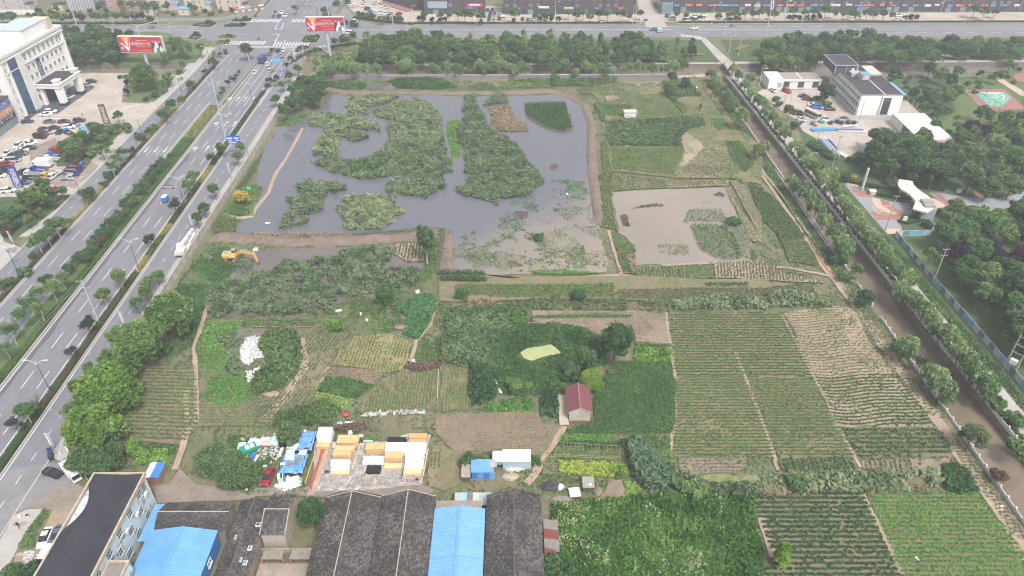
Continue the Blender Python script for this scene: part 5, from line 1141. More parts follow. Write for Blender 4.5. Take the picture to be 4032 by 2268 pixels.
hedge('low hedge along the avenue before the villas',[(-330,412),(-195,412)],1.2,.6,H_dark)
hedge('low hedge along the avenue before the brick terrace',[(-56,412.2),(68,412.6)],1.4,.7,H_dark)
hedge('low hedge along the avenue before the eastern shops',[(92,413.8),(330,415.6)],1.4,.7,H_dark)
hedge('pale shrubs on the verge before the eastern shops',[(94,415.4),(112,415.6)],1.4,.5,H_yel)
hedge('curved hedge round the north-east parking lot',P('a1','1015,180 1100,200 1300,225 1500,240 1620,250'),1.2,.8,H_dark)
def pcorner(name_lab,poly,lm,h=.5):
 o=island('corner_island',poly,M_bedg)
 q=inset(poly,.7)
 hedge(name_lab,q+[q[0]],.7,h,lm)
pcorner('trimmed hedge round the left paved corner island',P('xng','0,350 10,310 150,300 480,280 490,300 410,350'),H_dark)
pcorner('trimmed hedge round the upper paved corner island',P('xng','150,215 300,200 590,165 600,190 540,240 160,240'),H_dark)
pcorner('trimmed hedge round the long left corner island',P('xng','-150,560 -60,510 260,520 300,540 250,580 -100,585'),H_yel)
pcorner('trimmed hedge round the lower left corner island',P('xng','-230,660 -60,620 130,630 190,640 130,690 -150,715'),H_yel)
pcorner('hedge round the planted island under the right billboard',P('xng','1580,640 1650,540 1980,530 1960,580 1890,670 1590,665'),H_dark)
pcorner('pointed hedge island by the signal gantry',P('xng','1430,860 1500,760 1560,735 1780,740 1700,790 1500,860'),H_dark)
pcorner('rounded hedge island at the slip road mouth',P('a0','1940,270 1960,255 2060,235 2200,230 2200,245 2130,280'),H_dark)
pcorner('hedge island beside the white pedestrian strip',P('a0','1900,400 1960,350 2060,365 2000,410'),H_dark)
hedge('rusty hedge along the curved footway',P('xng','1420,1050 1500,980 1650,900 1800,850 1970,800'),2.2,.7,H_brown)
hedge('hedge above the small footpath by the billboard',P('a1','770,485 860,470 1050,445'),1.2,.7,H_dark)
hedge('golden clipped bed by the billboard',P('a1','870,570 930,555 1000,555'),3.2,.5,H_yel)
hedge('dark clipped bed by the riverside path',P('a1','930,620 1020,600 1110,630'),3.0,.6,H_dark)
hedge('clipped hedge behind the gate plaza',P('gat','440,250 600,300 900,345 1300,380 1330,385'),1.6,1.0,H_dark)
hedge('clipped hedge in front of the gate plaza bank',P('gat','790,480 1000,520 1300,570 1640,590'),1.4,.9,H_dark)
hedge('grass-green bank between the two plaza hedges',P('gat','720,430 1000,455 1300,470 1500,520'),3.6,.4,H_green,dens=12)
hedge('clipped hedge right of the stone gatehouse',P('gat','1320,1080 1500,1130 1800,1060 2000,960 2229,860'),1.2,.8,H_dark)
hedge('broad dark hedge below the white gate sign',P('gat','1400,1020 1600,1050 1850,990 2050,900'),3.4,.5,H_green,dens=10)
hedge('clipped hedge beyond the gate canopy',P('b3','1500,430 1640,455 1790,480'),1.8,1.0,H_dark)
hedge('dark flowering hedge under the plaza wall',P('b3','740,385 850,400 950,420'),1.0,.7,H_dark)
hedge('low hedge below the parking of the park plots',P('a2','1380,620 1500,628 1620,636'),1.2,.6,H_dark)
hedge('yellow flower hedge on the riverside lawn',P('a2','1310,570 1380,560 1440,570'),2.2,.5,H_yel)
hedge('yellow shrubs on the lawn before the footbridge',P('a2','1850,570 1900,565 1990,570'),1.8,.6,H_yel)
hedge('yellow shrubs right of the lane bridge',P('a2','2330,530 2380,490 2440,480'),3.0,.9,H_yel)
hedge('clipped hedge before the riverside benches',P('a3','1890,540 1930,570 2000,580'),2.4,.7,H_yel)
hedge('clipped green block on the eastern riverside',P('a3','2060,570 2200,575'),2.4,.7,H_dark)
# BUILDINGS
M_stucco=mat('white_stucco','#dcdad7',.8,.05,.5,col2='#d0cdca',scale2=.15)
M_stucco2=mat('cream_stucco','#b8ae9f',.85,.08,.6)
M_trim=mat('white_trim','#cfcdca',.7,.05,1)
M_glassd=mat('dark_glass','#39424c',.15,.15,.4,spec=.6)
M_glassb=mat('blue_curtain_glass','#33506f',.15,.15,.3,spec=.6)
M_glassl=mat('pale_glass','#6b8088',.2,.15,.4,spec=.6)
M_roofd=mat('bitumen_roof','#45434a',.9,.14,.5,col2='#3a383e',scale2=.2)
M_roofw=mat('white_roof_membrane','#c4c4c6',.8,.08,.5,col2='#a9a8aa',scale2=.25)
M_dbase=mat('dark_stone','#34363f',.5,.1,1)
M_brick=mat('dark_brick','#484247',.9,.16,3,col2='#514848',scale2=.2)
M_metal=mat('galvanised','#9a9ca2',.5,.08,1,.3)
M_tile=leafmat('roof_tile',[C('#2a2828'),C('#474442'),C('#726d69')],0.0,.05)
M_mortar=mat('pale_mortar','#9b968d',.9,.25,2)
M_old=mat('peeling_plaster','#b4c0c8',.9,.1,.8,col2='#857a6c',scale2=.45,contrast=(.52,.6))
M_grey=mat('rendered_wall','#8e867c',.9,.15,.8,col2='#776f66',scale2=.3)
M_tarp=mat('black_tarp','#34343b',.65,.1,.5,col2='#2c2c33',scale2=.3)
M_blue=mat('blue_sheet_metal','#5a8dc0',.5,.08,.4,col2='#6b98c2',scale2=.12)
M_blue2=mat('faded_blue_sheet','#6a98c4',.55,.1,.7,col2='#8a8d92',scale2=1.6,contrast=(.62,.72))
M_blued=mat('deep_blue_sheet','#3f74b4',.5,.06,.6)
M_redtile=mat('maroon_roof_tile','#6d4148',.8,.1,3)
WIN={}
def window(parent,x,y,z,w_,h,rz=0.0,fm=None,pm=None,arch=False,mull=1,sill=True,name='window',tr=0):
 fm=fm or M_trim;pm=pm or M_glassd
 key=(round(w_,2),round(h,2),fm.name,pm.name,arch,mull,sill,tr)
 if key not in WIN:
  t=.09;f=MB()
  f.box((-w_/2+t/2,-.05,0),(t,.14,h)).box((w_/2-t/2,-.05,0),(t,.14,h))
  f.box((0,-.05,0),(w_-2*t,.14,t))
  if not arch:f.box((0,-.05,h-t),(w_-2*t,.14,t))
  for i in range(1,mull+1):f.box((-w_/2+w_*i/(mull+1),-.04,t),(.06,.1,h-2*t))
  for i in range(1,tr+1):f.box((0,-.035,h*i/(tr+1)),(w_-2*t,.08,.06))
  p=MB()
  if arch:
   n=8;r=w_/2
   o_=[(r*math.cos(math.pi*i/n),h+r*math.sin(math.pi*i/n))for i in range(n+1)]
   i_=[((r-t)*math.cos(math.pi*i/n),h+(r-t)*math.sin(math.pi*i/n))for i in range(n+1)]
   for i in range(n):f.raw([(o_[i][0],-.12,o_[i][1]),(o_[i+1][0],-.12,o_[i+1][1]),(i_[i+1][0],-.12,i_[i+1][1]),(i_[i][0],-.12,i_[i][1]),(o_[i][0],.02,o_[i][1]),(o_[i+1][0],.02,o_[i+1][1])],[(0,1,2,3),(0,4,5,1)])
   p.face([(-w_/2+t,-.015,t)]+[(w_/2-t,-.015,t)]+[(a,-.015,b)for a,b in i_])
  else:p.face([(-w_/2+t,-.015,t),(w_/2-t,-.015,t),(w_/2-t,-.015,h-t),(-w_/2+t,-.015,h-t)])
  if sill:f.box((0,-.1,-.12),(w_+.2,.26,.12))
  WIN[key]=(f.mesh('window',fm),p.mesh('pane',pm))
 a,b=WIN[key]
 o=link(name,a,parent,(x,y,z),rz)
 link('pane',b,o)
 return o
def gable_wall(b,x0,x1,y0,y1,e,r,axis='y'):
 if axis=='y':
  xm=(x0+x1)/2
  b.raw([(x0,y0,0),(x1,y0,0),(x1,y1,0),(x0,y1,0),(x0,y0,e),(x1,y0,e),(x1,y1,e),(x0,y1,e),(xm,y0,r),(xm,y1,r)],[(0,1,5,8,4),(2,3,7,9,6),(1,2,6,5),(3,0,4,7)])
 else:
  ym=(y0+y1)/2
  b.raw([(x0,y0,0),(x1,y0,0),(x1,y1,0),(x0,y1,0),(x0,y0,e),(x1,y0,e),(x1,y1,e),(x0,y1,e),(x0,ym,r),(x1,ym,r)],[(1,2,6,9,5),(3,0,4,8,7),(0,1,5,4),(2,3,7,6)])
 return b
def slope_pts(A,B,Cc,D,th):
 A,B,Cc,D=map(Vector,(A,B,Cc,D));n=(B-A).cross(D-A).normalized()*th
 b=MB();b.raw([A,B,Cc,D,A+n,B+n,Cc+n,D+n],[(4,5,6,7),(0,1,5,4),(1,2,6,5),(2,3,7,6),(3,0,4,7),(3,2,1,0)])
 return b,n
def tiles(parent,A,B,Cc,D,tw=.3,tl=.32,lift=.07,jit=.06,m=None,label=None):
 A,B,Cc,D=(np.array(p,float)for p in(A,B,Cc,D))
 nr=max(1,int(np.linalg.norm(D-A)/tl));nc=max(1,int(np.linalg.norm(B-A)/tw))
 J,I=np.meshgrid(np.arange(nr),np.arange(nc),indexing='ij');J,I=J.ravel(),I.ravel()
 N_=np.cross(B-A,D-A);N_/=np.linalg.norm(N_);
 if N_[2]<0:N_=-N_
 def pt(u,v):
  return(A*(1-u)[:,None]+B*u[:,None])*(1-v)[:,None]+(D*(1-u)[:,None]+Cc*u[:,None])*v[:,None]
 k=len(J);off_=(I%2)*.0
 u0,u1=(I+.06)/nc,(I+.94)/nc;v0,v1=J/nr,np.minimum(1,(J+1.12)/nr)
 hi=lift*(1+.5*rng.random(k))+jit*rng.random(k);lo=.012+.01*rng.random(k)
 p0,p1=pt(u0,v0)+N_*hi[:,None],pt(u1,v0)+N_*(hi+jit*rng.uniform(-.5,.5,k))[:,None]
 p2,p3=pt(u1,v1)+N_*lo[:,None],pt(u0,v1)+N_*lo[:,None]
 q0,q1=pt(u0,v0),pt(u1,v0)
 V=np.stack([p0,p1,p2,p0,p2,p3,q0,q1,p1,q0,p1,p0],1).reshape(-1,3)
 tint=np.repeat(.5*rng.random(k)+.5*vnoise(p0[:,0],p0[:,1],2.5),4)
 o=link('roof_tiles',trimesh('roof_tiles',V,None,m or M_tile,tint),parent)
 o['kind']='stuff'
 return o
def corrugated(parent,name,A,B,Cc,D,m,pitch=.3,amp=.05):
 A,B,Cc,D=map(Vector,(A,B,Cc,D));n=(B-A).cross(D-A).normalized()
 if n.z<0:n=-n
 k=max(2,int((B-A).length/pitch));b=MB();vs_=[]
 for i in range(k+1):
  u=i/k
  for du,hh in((-.18,0),(-.08,amp),(.08,amp),(.18,0)):
   uu=min(1,max(0,u+du/k*1.0));vs_.append(A.lerp(B,uu)+n*hh);vs_.append(D.lerp(Cc,uu)+n*hh)
 fs=[(2*i,2*i+2,2*i+3,2*i+1)for i in range(len(vs_)//2-1)]
 return b.raw(vs_,fs).build(name,m,parent)
def tile_building(name,label,x0,x1,y0,y1,e,r,axis='y',wall=M_grey,ov=.35,cat='warehouse',cap=True,loc=None,tw=.4,tl=.42,verge=True):
 cx,cy_=(x0+x1)/2,(y0+y1)/2
 o=thing(name,label,cat,(cx,cy_,0))
 a,b,c,d=x0-cx,x1-cx,y0-cy_,y1-cy_
 gable_wall(MB(),a,b,c,d,e,r,axis).build('wall',wall,o)
 dz=.06
 if axis=='y':
  k=(r-e)/(b-a)*2
  L=[((a-ov,c-ov,e-ov*k+dz),(a-ov,d+ov,e-ov*k+dz),(0,d+ov,r+dz),(0,c-ov,r+dz)),((b+ov,d+ov,e-ov*k+dz),(b+ov,c-ov,e-ov*k+dz),(0,c-ov,r+dz),(0,d+ov,r+dz))]
  cp=[(0,c-ov,r+.16),(0,d+ov,r+.16)]
 else:
  k=(r-e)/(d-c)*2
  L=[((b+ov,c-ov,e-ov*k+dz),(a-ov,c-ov,e-ov*k+dz),(a-ov,0,r+dz),(b+ov,0,r+dz)),((a-ov,d+ov,e-ov*k+dz),(b+ov,d+ov,e-ov*k+dz),(b+ov,0,r+dz),(a-ov,0,r+dz))]
  cp=[(a-ov,0,r+.16),(b+ov,0,r+.16)]
 for q in L:
  sb,n=slope_pts(*q,-.05)
  s=sb.build('roof_slope',mat('roof_underlay','#444144',.9,.15,2),o)
  tiles(s,*q,tw,tl)
 if cap:MB().tube(cp[0],cp[1],.1,.1,6).build('ridge_cap',M_mortar if verge else mat('old_ridge','#5f5b5a',.9,.2,2),o)
 if verge and axis=='y':
  for s in(-1,1):MB().tube((s*(b+ov),d+ov*.8,e-ov*k+.12),(0,d+ov*.8,r+.14),.09,.09,5).build('gable_verge',M_mortar,o)
 return o
 # tiled warehouses along the bottom edge
tile_building('tiled_warehouse','dark tiled warehouse roof nearest the courtyard tree',-35.6,-25.3,60,90.4,4.5,6.4,ov=.15)
tile_building('tiled_warehouse','dark tiled warehouse roof left of the narrow blue roof',-24.9,-14.7,60,90.7,4.5,6.4,ov=.15)
tile_building('tiled_warehouse','dark tiled warehouse roof right of the narrow blue roof',-4.7,5.4,60,91.0,4.5,6.4,ov=.15,verge=False)
tile_building('tiled_house','long tiled roof behind the bright blue metal roof',-66.0,-53.4,83.9,89.6,3.7,5.1,'x',cat='house')
h_=tile_building('tiled_house','small steep tiled house beside the courtyard tree',-46.0,-41.7,82.3,91.0,4.5,6.0,'x',mat('pale_render','#a39a8e',.9,.12,.8),cat='house',ov=.2)
for s in(-1,1):MB().tube((s*2.3,0,6.15),(s*2.3,-4.6,4.6),.1,.1,5).build('gable_verge',M_mortar,h_)
s_=tile_building('tiled_house','tiled roof with little skylights left of the steep tiled house',-52.0,-46.4,62,90.2,3.5,4.8,'y',cat='house',ov=.2,verge=False)
for px_,s in(((2390,920),-1),((2300,1080),-1),((2330,1300),-1)):
 x,y=Q('d0',*px_,4.2);MB().box((x+49.2,y-76.1,4.25),(.7,.9,.25)).box((x+49.2,y-76.1,4.5),(.5,.7,.04),0,1).build('skylight',[M_trim,M_glassl],s_)
for px_ in((2425,1180),(2380,1320)):
 x,y=Q('d0',*px_,4.6);MB().box((x+49.2,y-76.1,4.5),(.7,.9,.25)).box((x+49.2,y-76.1,4.75),(.5,.7,.04),0,1).build('skylight',[M_trim,M_glassl],s_)
x,y=Q('d1',40,950,4.4)
MB().box((x+49.2,y-76.1,4.2),(.8,.8,.35)).box((x+49.2,y-76.1,4.55),(.6,.6,.04),0,1).build('skylight',[M_trim,M_glassd],s_)
o=thing('lean_to','low flat-roofed porch with two open bays in the courtyard','porch',(-41,80.6,0))
MB().box((0,0,0),(9.6,.3,2.6)).build('back_wall',M_grey,o)
for s in(-2.4,2.6):MB().box((s,-.9,2.2),(3.6,2.2,.25)).build('canopy_slab',mat('mossy_concrete','#7e776c',.95,.25,1.5),o)
for s in(-4.4,-.6,.8,4.4):MB().box((s,-1.6,0),(.35,.35,2.2)).build('pillar',M_redpave,o)
sheet('courtyard',[(-46,62),(-35.8,62),(-35.8,79),(-46,79)],mat('cracked_concrete','#95887e',.9,.12,1,col2='#857a70',scale2=.4))
# blue roofs
o=thing('blue_roof_building','wide bright blue metal-roofed workshop beside the black-tarp building','workshop',(-60.5,72,0))
gable_wall(MB(),-5.9,6.0,-10,11.0,4.2,5.3).build('wall',M_blued,o)
corrugated(o,'roof_slope',(-6.2,-10,4.2),(-6.2,11.3,4.2),(0.2,11.3,5.4),(0.2,-10,5.4),M_blue,.5,.09)
corrugated(o,'roof_slope',(6.3,11.3,4.2),(6.3,-10,4.2),(0.2,-10,5.4),(0.2,11.3,5.4),M_blue,.5,.09)
MB().box((.2,.6,5.42),(.6,21.4,.08)).build('ridge_cap',mat('ridge_blue','#5b93c8',.45,.05,1),o)
for y in(-6,0,6):window(o,6.01,y,1.6,1.6,1.2,PI2,pm=M_glassl)
o=thing('blue_roof_building','narrow pale blue corrugated roof between the tiled warehouses','warehouse',(-9.8,73,0))
gable_wall(MB(),-4.5,4.5,-12,14.4,4.9,5.9).build('wall',M_old,o)
for s in(-1,1):
 for i in range(5):
  ya,yb=-12+i*5.3,-12+(i+1)*5.3+.1
  corrugated(o,'roof_sheet',(s*4.75,ya if s<0 else yb,4.88+.02*(i%2)),(s*4.75,yb if s<0 else ya,4.88+.02*(i%2)),(0,yb if s<0 else ya,5.95+.02*(i%2)),(0,ya if s<0 else yb,5.95+.02*(i%2)),M_blue2,.5,.09)
MB().box((0,1.2,5.99),(.5,26.8,.08)).build('ridge_cap',M_blue,o)
o=thing('tin_shed','low shed of pale tin sheets behind the tiled warehouses','shed',(-4.2,91.9,0))
MB().box((0,0,0),(14,2.4,2.2)).build('wall',M_grey,o)
for i in range(12):
 corrugated(o,'roof_sheet',(-7+i*1.18,-1.4,2.25+.02*(i%2)),(-7+(i+1)*1.18,-1.4,2.25+.02*(i%2)),(-7+(i+1)*1.18,1.4,2.5+.02*(i%2)),(-7+i*1.18,1.4,2.5+.02*(i%2)),mat('tin_%d'%(i%4),('#a9adae','#8fb4cc','#7c766e','#b7bab8')[i%4],.5,.15,1,.2),.25,.03)
o=thing('flat_outbuilding','flat-roofed brick outbuilding behind the narrow blue roof','outbuilding',(-10.2,89.2,0))
MB().box((0,0,0),(8.4,2.6,3.2)).build('wall',M_old,o)
MB().box((0,0,3.2),(8.8,3.0,.18)).build('roof',mat('block_roof','#8b8076',.95,.2,2),o)
window(o,-1.2,-1.3,1.4,.9,.9);window(o,1.6,-1.3,1.4,.9,.9)
o=thing('lean_to','rusty red and grey sheet lean-to along the tiled warehouse','lean-to',(7.4,79.5,0))
MB().box((1.0,0,0),(.12,15,2.1)).build('wall',M_grey,o)
for i in range(7):
 corrugated(o,'roof_sheet',(1.3,-7.4+i*2.1,2.3),(1.3,-7.4+(i+1)*2.1,2.3),(-1.5,-7.4+(i+1)*2.1,3.0),(-1.5,-7.4+i*2.1,3.0),(mat('rust_sheet','#6e3e38',.8,.15,1.5,col2='#8a7a74',scale2=.5,contrast=(.55,.65)),mat('grey_sheet','#77716f',.8,.15,1.5))[(i+1)%2 if i<6 else 1],.25,.03)
 # three-storey building under the black tarp
o=thing('tarped_building','three-storey peeling building with its roof under black tarpaulin','building',(-74.4,77,0))
MB().box((0,0,0),(9.2,30,9.15)).build('wall',M_old,o)
for s,n_ in((-4.75,'parapet'),(4.75,'parapet')):MB().box((s,0,9.15),(.35,30.4,.75)).build(n_,mat('parapet_stone','#a39a88',.9,.2,1),o)
MB().box((0,15.05,9.15),(9.1,.3,.7)).build('parapet',MATS['parapet_stone'],o)
b_=MB();nx,ny=14,40
for j in range(ny+1):
 for i in range(nx+1):
  u,v=i/nx,j/ny
  z=9.98-.55*math.sin(math.pi*u)*(.6+.4*math.sin(7*v))+.07*math.sin(3+9*u+20*v)*math.sin(math.pi*u)
  xx=-4.9+9.7*u;
  if v>.55 and v<.93:xx=max(xx,-4.9+2.2*math.sin(math.pi*(v-.55)/.38))
  if i==0 or i==nx:z-=.25
  b_.v.append((xx,-15.1+30.0*v,z))
for j in range(ny):
 for i in range(nx):
  b_.f.append((j*(nx+1)+i,j*(nx+1)+i+1,(j+1)*(nx+1)+i+1,(j+1)*(nx+1)+i));b_.m.append(0)
b_.build('roof_tarpaulin',M_tarp,o,smooth=True)
for lvl,z in enumerate((7.0,4.1,1.2)):
 for k in range(6):
  w2=window(o,4.6,11.5-4.2*k-(1.5 if lvl==1 else 0),z,1.7,1.7,PI2,fm=mat('grey_green_frame','#a3b1b0',.7,.1,1),pm=M_glassd,mull=2,tr=1)
for y,z in((12.8,6.1),(8.6,5.6),(4.6,6.2)):
 a_=MB().box((4.95,y,z),(.4,.9,.65)).build('air_conditioner',M_trim,o);MB().tube((5.16,y+.1,z+.33),(5.18,y+.1,z+.33),.24,.24,8).build('fan',M_metal,a_)
MB().tube((4.75,2.0,.2),(4.75,2.0,9.5),.07).build('drainpipe',M_trim,o)
MB().tube((4.75,14.6,.2),(4.75,14.6,9.5),.06).build('drainpipe',M_trim,o)
o=thing('stair_block','lower concrete stair block against the black-tarp building','building',(-67.6,69.2,0))
MB().box((0,0,0),(3.6,11,7.4)).build('wall',M_old,o)
MB().box((0,0,7.4),(2.9,10.4,.06)).build('roof',mat('grey_roof_slab','#7d756e',.9,.15,.8),o)
for s in(-1.65,1.65):MB().box((s,0,7.4),(.3,11,.5)).build('parapet',MATS['parapet_stone'],o)
MB().box((0,5.35,7.4),(3.0,.3,.5)).build('parapet',MATS['parapet_stone'],o)
corr=thing('lean_to','pale blue plastic awning between the old building and the tiled roof','awning',(-67.8,86.5,0))
corrugated(corr,'roof_sheet',(-1.4,-4.2,2.3),(1.2,-4.2,2.4),(1.2,4.2,2.4),(-1.4,4.2,2.3),M_blue2,.3,.03)
for y in(-3.8,3.8):MB().tube((1.1,y,0),(1.1,y,2.35),.06).build('post',M_metal,corr)
o=thing('garden_hut','small brick hut with a blue and white sheet roof by the vine trellis','hut',(*Q('d0',1530,490),0))
MB().box((0,0,0),(2.6,3.6,2.0)).build('wall',mat('brick_red','#8d6a5c',.9,.2,2),o)
corrugated(o,'roof_sheet',(1.5,-2,2.1),(1.5,2,2.1),(-.2,2,2.3),(-.2,-2,2.3),M_blued,.25,.03)
corrugated(o,'roof_sheet',(-.2,-2,2.3),(-.2,2,2.3),(-1.6,2,2.15),(-1.6,-2,2.15),M_roofw,.25,.03)
MB().box((-2.2,-1.8,0),(2.2,.3,1.3)).build('garden_wall',M_grey,o)
# red-roofed field house
o=thing('field_house','small plastered field house with a maroon tiled roof','house',(14.95,118.5,0))
gable_wall(MB(),-2.35,2.35,-3.8,3.8,3.1,4.3).build('wall',mat('old_plaster','#aca79c',.9,.12,.7,col2='#989388',scale2=.3),o)
for s in(-1,1):
 q=[(s*2.75,-4.05*-s,2.95),(s*2.75,4.05*-s,2.95),(0,4.05*-s,4.38),(0,-4.05*-s,4.38)]
 sb,n_=slope_pts(*q,-.05);r_=sb.build('roof_slope',M_redtile,o)
 tiles(r_,*q,.3,.34,.035,.0,leafmat('maroon_tile',[C('#5b353c'),C('#6f444b'),C('#7d5058')],0,.03))
MB().tube((0,-4.1,4.44),(0,4.1,4.44),.1).build('ridge_cap',mat('ridge_pale','#9a7a72',.9,.2,2),o)
b_=MB()
for s in(-1,1):b_.tube((s*2.75,-4.08,3.0),(0,-4.08,4.42),.06,.06,4)
b_.build('gable_verge',M_mortar,o)
MB().box((0,-3.95,0),(4.8,.5,.35)).build('brick_footing',mat('footing_brick','#7a5148',.9,.3,4),o)
MB().box((-2.36,1.0,0),(.06,.9,2.0)).build('door',mat('plank_door','#6b5a4c',.8,.1,2),o)
window(o,-2.36,-1.4,1.2,1.0,1.0,-PI2)
sheet('concrete_apron',P('c2','500,1135 590,1133 612,1390 622,1438 525,1440 512,1300'),mat('apron_concrete','#b0a598',.9,.12,.8,col2='#9a8f80',scale2=.4),z=.5)
# white hut in the far field
o=thing('pump_house','little white block hut with dark graffiti marks in the far field','hut',(47.8,282.6,0))
MB().box((0,0,0),(4.7,2.4,3.0)).build('wall',M_stucco,o)
MB().box((0,.1,3.0),(5.1,3.2,.16)).build('roof',mat('slab_roof','#b1aea8',.9,.08,1),o)
MB().box((0,-1.6,0),(6.4,1.0,.2)).build('step',M_conc,o)
for i in range(7):
 b_=MB()
 for j in range(4):b_.box((-1.7+i*.56+random.uniform(-.08,.08),-1.205,1.0+random.uniform(-.3,.5)),(random.uniform(.06,.16),.012,random.uniform(.15,.7)))
 b_.build('graffiti_mark',M_tarp,o)
 # sheds in the gardens
o=thing('garden_shed','blue sheet-roofed garden shed with blue panel walls','shed',(-6.0,100.2,0))
for i,c in enumerate(('deep_blue_sheet','blue_sheet_metal','deep_blue_sheet','faded_blue_sheet')):MB().box((-1.6+i*1.2,-1.5,0),(1.18,.08,2.0)).build('wall_panel',MATS[c],o)
MB().box((-.1,0,0),(4.4,2.7,2.0)).build('wall',mat('brown_board','#5c4f48',.9,.2,1),o)  # dark brown boarding
corrugated(o,'roof_sheet',(-2.4,-1.7,2.2),(2.3,-1.7,2.2),(2.3,1.5,2.55),(-2.4,1.5,2.55),M_blue,.3,.04)
MB().box((2.2,.3,2.4),(1.4,1.6,.1)).build('roof_patch',mat('board','#a09a94',.9,.1,1),o)
MB().box((-3.4,-.8,0),(1.5,3.2,1.7)).box((-3.4,-.8,1.7),(1.9,3.5,.1),0,1).build('side_store',[mat('brown_board','#5c4f48'),mat('debris_roof','#8f8880',.95,.4,3)],o)
o=thing('garden_shed','white-roofed shed of pale blue panels beside the garden path','shed',(1.0,102.6,0))
MB().box((0,0,0),(5.8,2.8,2.4)).build('wall',mat('pale_blue_panel','#9fb2bd',.6,.06,1),o)
for i in range(6):MB().box((-2.5+i*.985,.1,2.42+.008*(i%2)),(.97,3.5,.08)).build('roof_panel',M_roofw,o)
MB().box((-4.0,0,2.3),(2.1,3.0,.1)).build('awning_roof',M_roofw,o);MB().box((-4.0,-1.6,1.7),(2.1,.05,.6)).build('awning_skirt',mat('teal_sheet','#5f9fb0',.6,.06,1),o)
for s in(-4.9,-3.1):MB().tube((s,1.3,0),(s,1.3,2.3),.05).build('post',M_metal,o)
for lab,r_,q,sz,h,c in(('straw-coloured tarpaulin heap before the white-roofed shed','shd',(895,590),(3.6,2.2),.9,'#a39683'),('collapsed white and black plastic tunnel before the shed','shd',(960,470),(4.0,1.3),.8,'#b9b5b0'),('black and white plastic-covered heap beside the garden path','shd',(1580,760),(4.4,2.6),.9,'#3a3b42'),('white crumpled plastic at the end of the covered heap','shd',(1740,770),(1.8,1.8),.7,'#c5ccd0'),('torn pale plastic sheet in the weeds by the lean-to','shd',(1715,1100),(2.4,1.0),.35,'#b5c4be'),('heap of brushwood beside the board shelter','shd',(2390,840),(2.0,2.4),.6,'#80705f'),('rubble strip below the covered heap','shd',(1780,960),(4.6,1.6),.35,'#857a70')):
 b_=MB();n_=16;rr=random.Random(len(lab))
 rings=[]
 for j,(k,z)in enumerate(((1,0),(.85,.55),(.5,.95),(.15,1.0))):
  rings.append([(math.cos(6.283*i/n_)*sz[0]/2*k*rr.uniform(.85,1.12),math.sin(6.283*i/n_)*sz[1]/2*k*rr.uniform(.85,1.12),h*z*rr.uniform(.75,1.1))for i in range(n_)])
 b_.loft(rings)
 tag(b_.build('covered_heap',mat('sheet'+c,c,.7,.2,1.5,col2='#6a645e' if c!='#3a3b42' else '#4a4b52',scale2=.6,contrast=(.5,.75)),None,(*Q(r_,*q),0)),lab,'heap')
o=thing('board_shelter','low grey board shelter with a pale painted lid','shelter',(*Q('shd',2210,760),0))
MB().box((0,0,0),(2.2,2.6,1.2)).build('frame',MATS['brown_board'],o);MB().box((0,.2,1.2),(2.4,2.8,.08)).build('lid',mat('weathered_board','#8d8a82',.9,.2,1.5),o)
MB().tube((.4,-.4,1.28),(.4,-.4,1.3),.32,.32,12).build('round_emblem',M_trim,o)
o=thing('white_cover','slatted white metal cover lying over a pit','cover',(*Q('shd',1985,890),0),.12)
MB().box((0,0,0),(2.1,2.3,.7)).build('box',MATS['brown_board'],o)
for i in range(8):MB().box((0,-1.0+i*.29,.7),(2.2,.26,.06)).build('slat',M_trim,o)
# the white hotel
HX,HY,HR=-198.6,281.0,math.radians(86.8)
o=hotel=thing('hotel','white six-storey hotel with a blue glass strip and a big entrance canopy','hotel',(HX,HY,0),HR)
MB().box((21.7,14,0),(43.4,28,24.2)).build('wall',M_stucco,o)
for d in((21.7,-.2,24.2,44.4,.9),(21.7,28,24.2,44.2,.6)):MB().box((d[0],d[1],d[2]),(d[3],d[4],1.0)).build('parapet',M_trim,o)
for x in(-.1,43.4):MB().box((x,14,24.2),(.7,27.4,1.0)).build('parapet',M_trim,o)
MB().box((21.7,14,24.22),(42.2,26.6,.06)).build('roof',M_roofw,o)
MB().box((21.7,-.35,22.8),(44.0,.8,.5)).build('cornice',M_trim,o)
MB().box((21.7,-.3,18.2),(44.0,.5,.35)).build('cornice',M_trim,o)
ph=MB().box((32,9,24.2),(17,11,4.2)).build('roof_house',M_stucco,o);MB().box((32,9,28.4),(17.6,11.6,.3)).build('roof',mat('zinc_roof','#a9b3bc',.5,.08,.6),ph)
MB().box((41,6,24.2),(3.5,7,4.6)).build('lift_house',M_stucco2,o)
gs=MB().box((6.6,-.25,.8),(5.0,.5,22.4)).build('glass_strip',M_glassb,o)
for z in range(7):MB().box((6.6,-.53,1.2+z*3.2),(5.0,.06,.12)).build('glazing_bar',mat('blue_bar','#2a3f57',.4,.05,1),gs)
for x in(9.7,10.9,12.1):MB().box((x,-.45,0),(.7,.9,23)).build('pilaster',M_trim,o)
MB().box((3.6,-.3,0),(.6,.6,23)).build('pilaster',M_trim,o)
for x in(42.6,.4):MB().box((x,-.3,0),(1.0,.6,22.6)).build('pilaster',M_trim,o)
for i in range(8):window(o,15.2+3.35*i,-.0,19.2,1.7,2.7,0,pm=M_glassl,mull=1,tr=1)
for i in range(8):
 x=15.2+3.35*i
 if i in(2,):continue
 window(o,x,0,15.2,1.5,1.2,0,arch=True);window(o,x,0,11.3,1.5,2.0,0)
 if i not in(1,2,3,4):window(o,x,0,7.2,1.5,1.2,0,arch=True);window(o,x,0,2.6,1.5,2.4,0)
window(o,21.9,-.05,10.4,3.4,6.0,0,pm=M_glassb,arch=True,mull=2,tr=3)
for z in(2.2,6.2,10.2,14.2,18.2):window(o,1.9,0,z,1.1,2.2,0,pm=M_glassl)
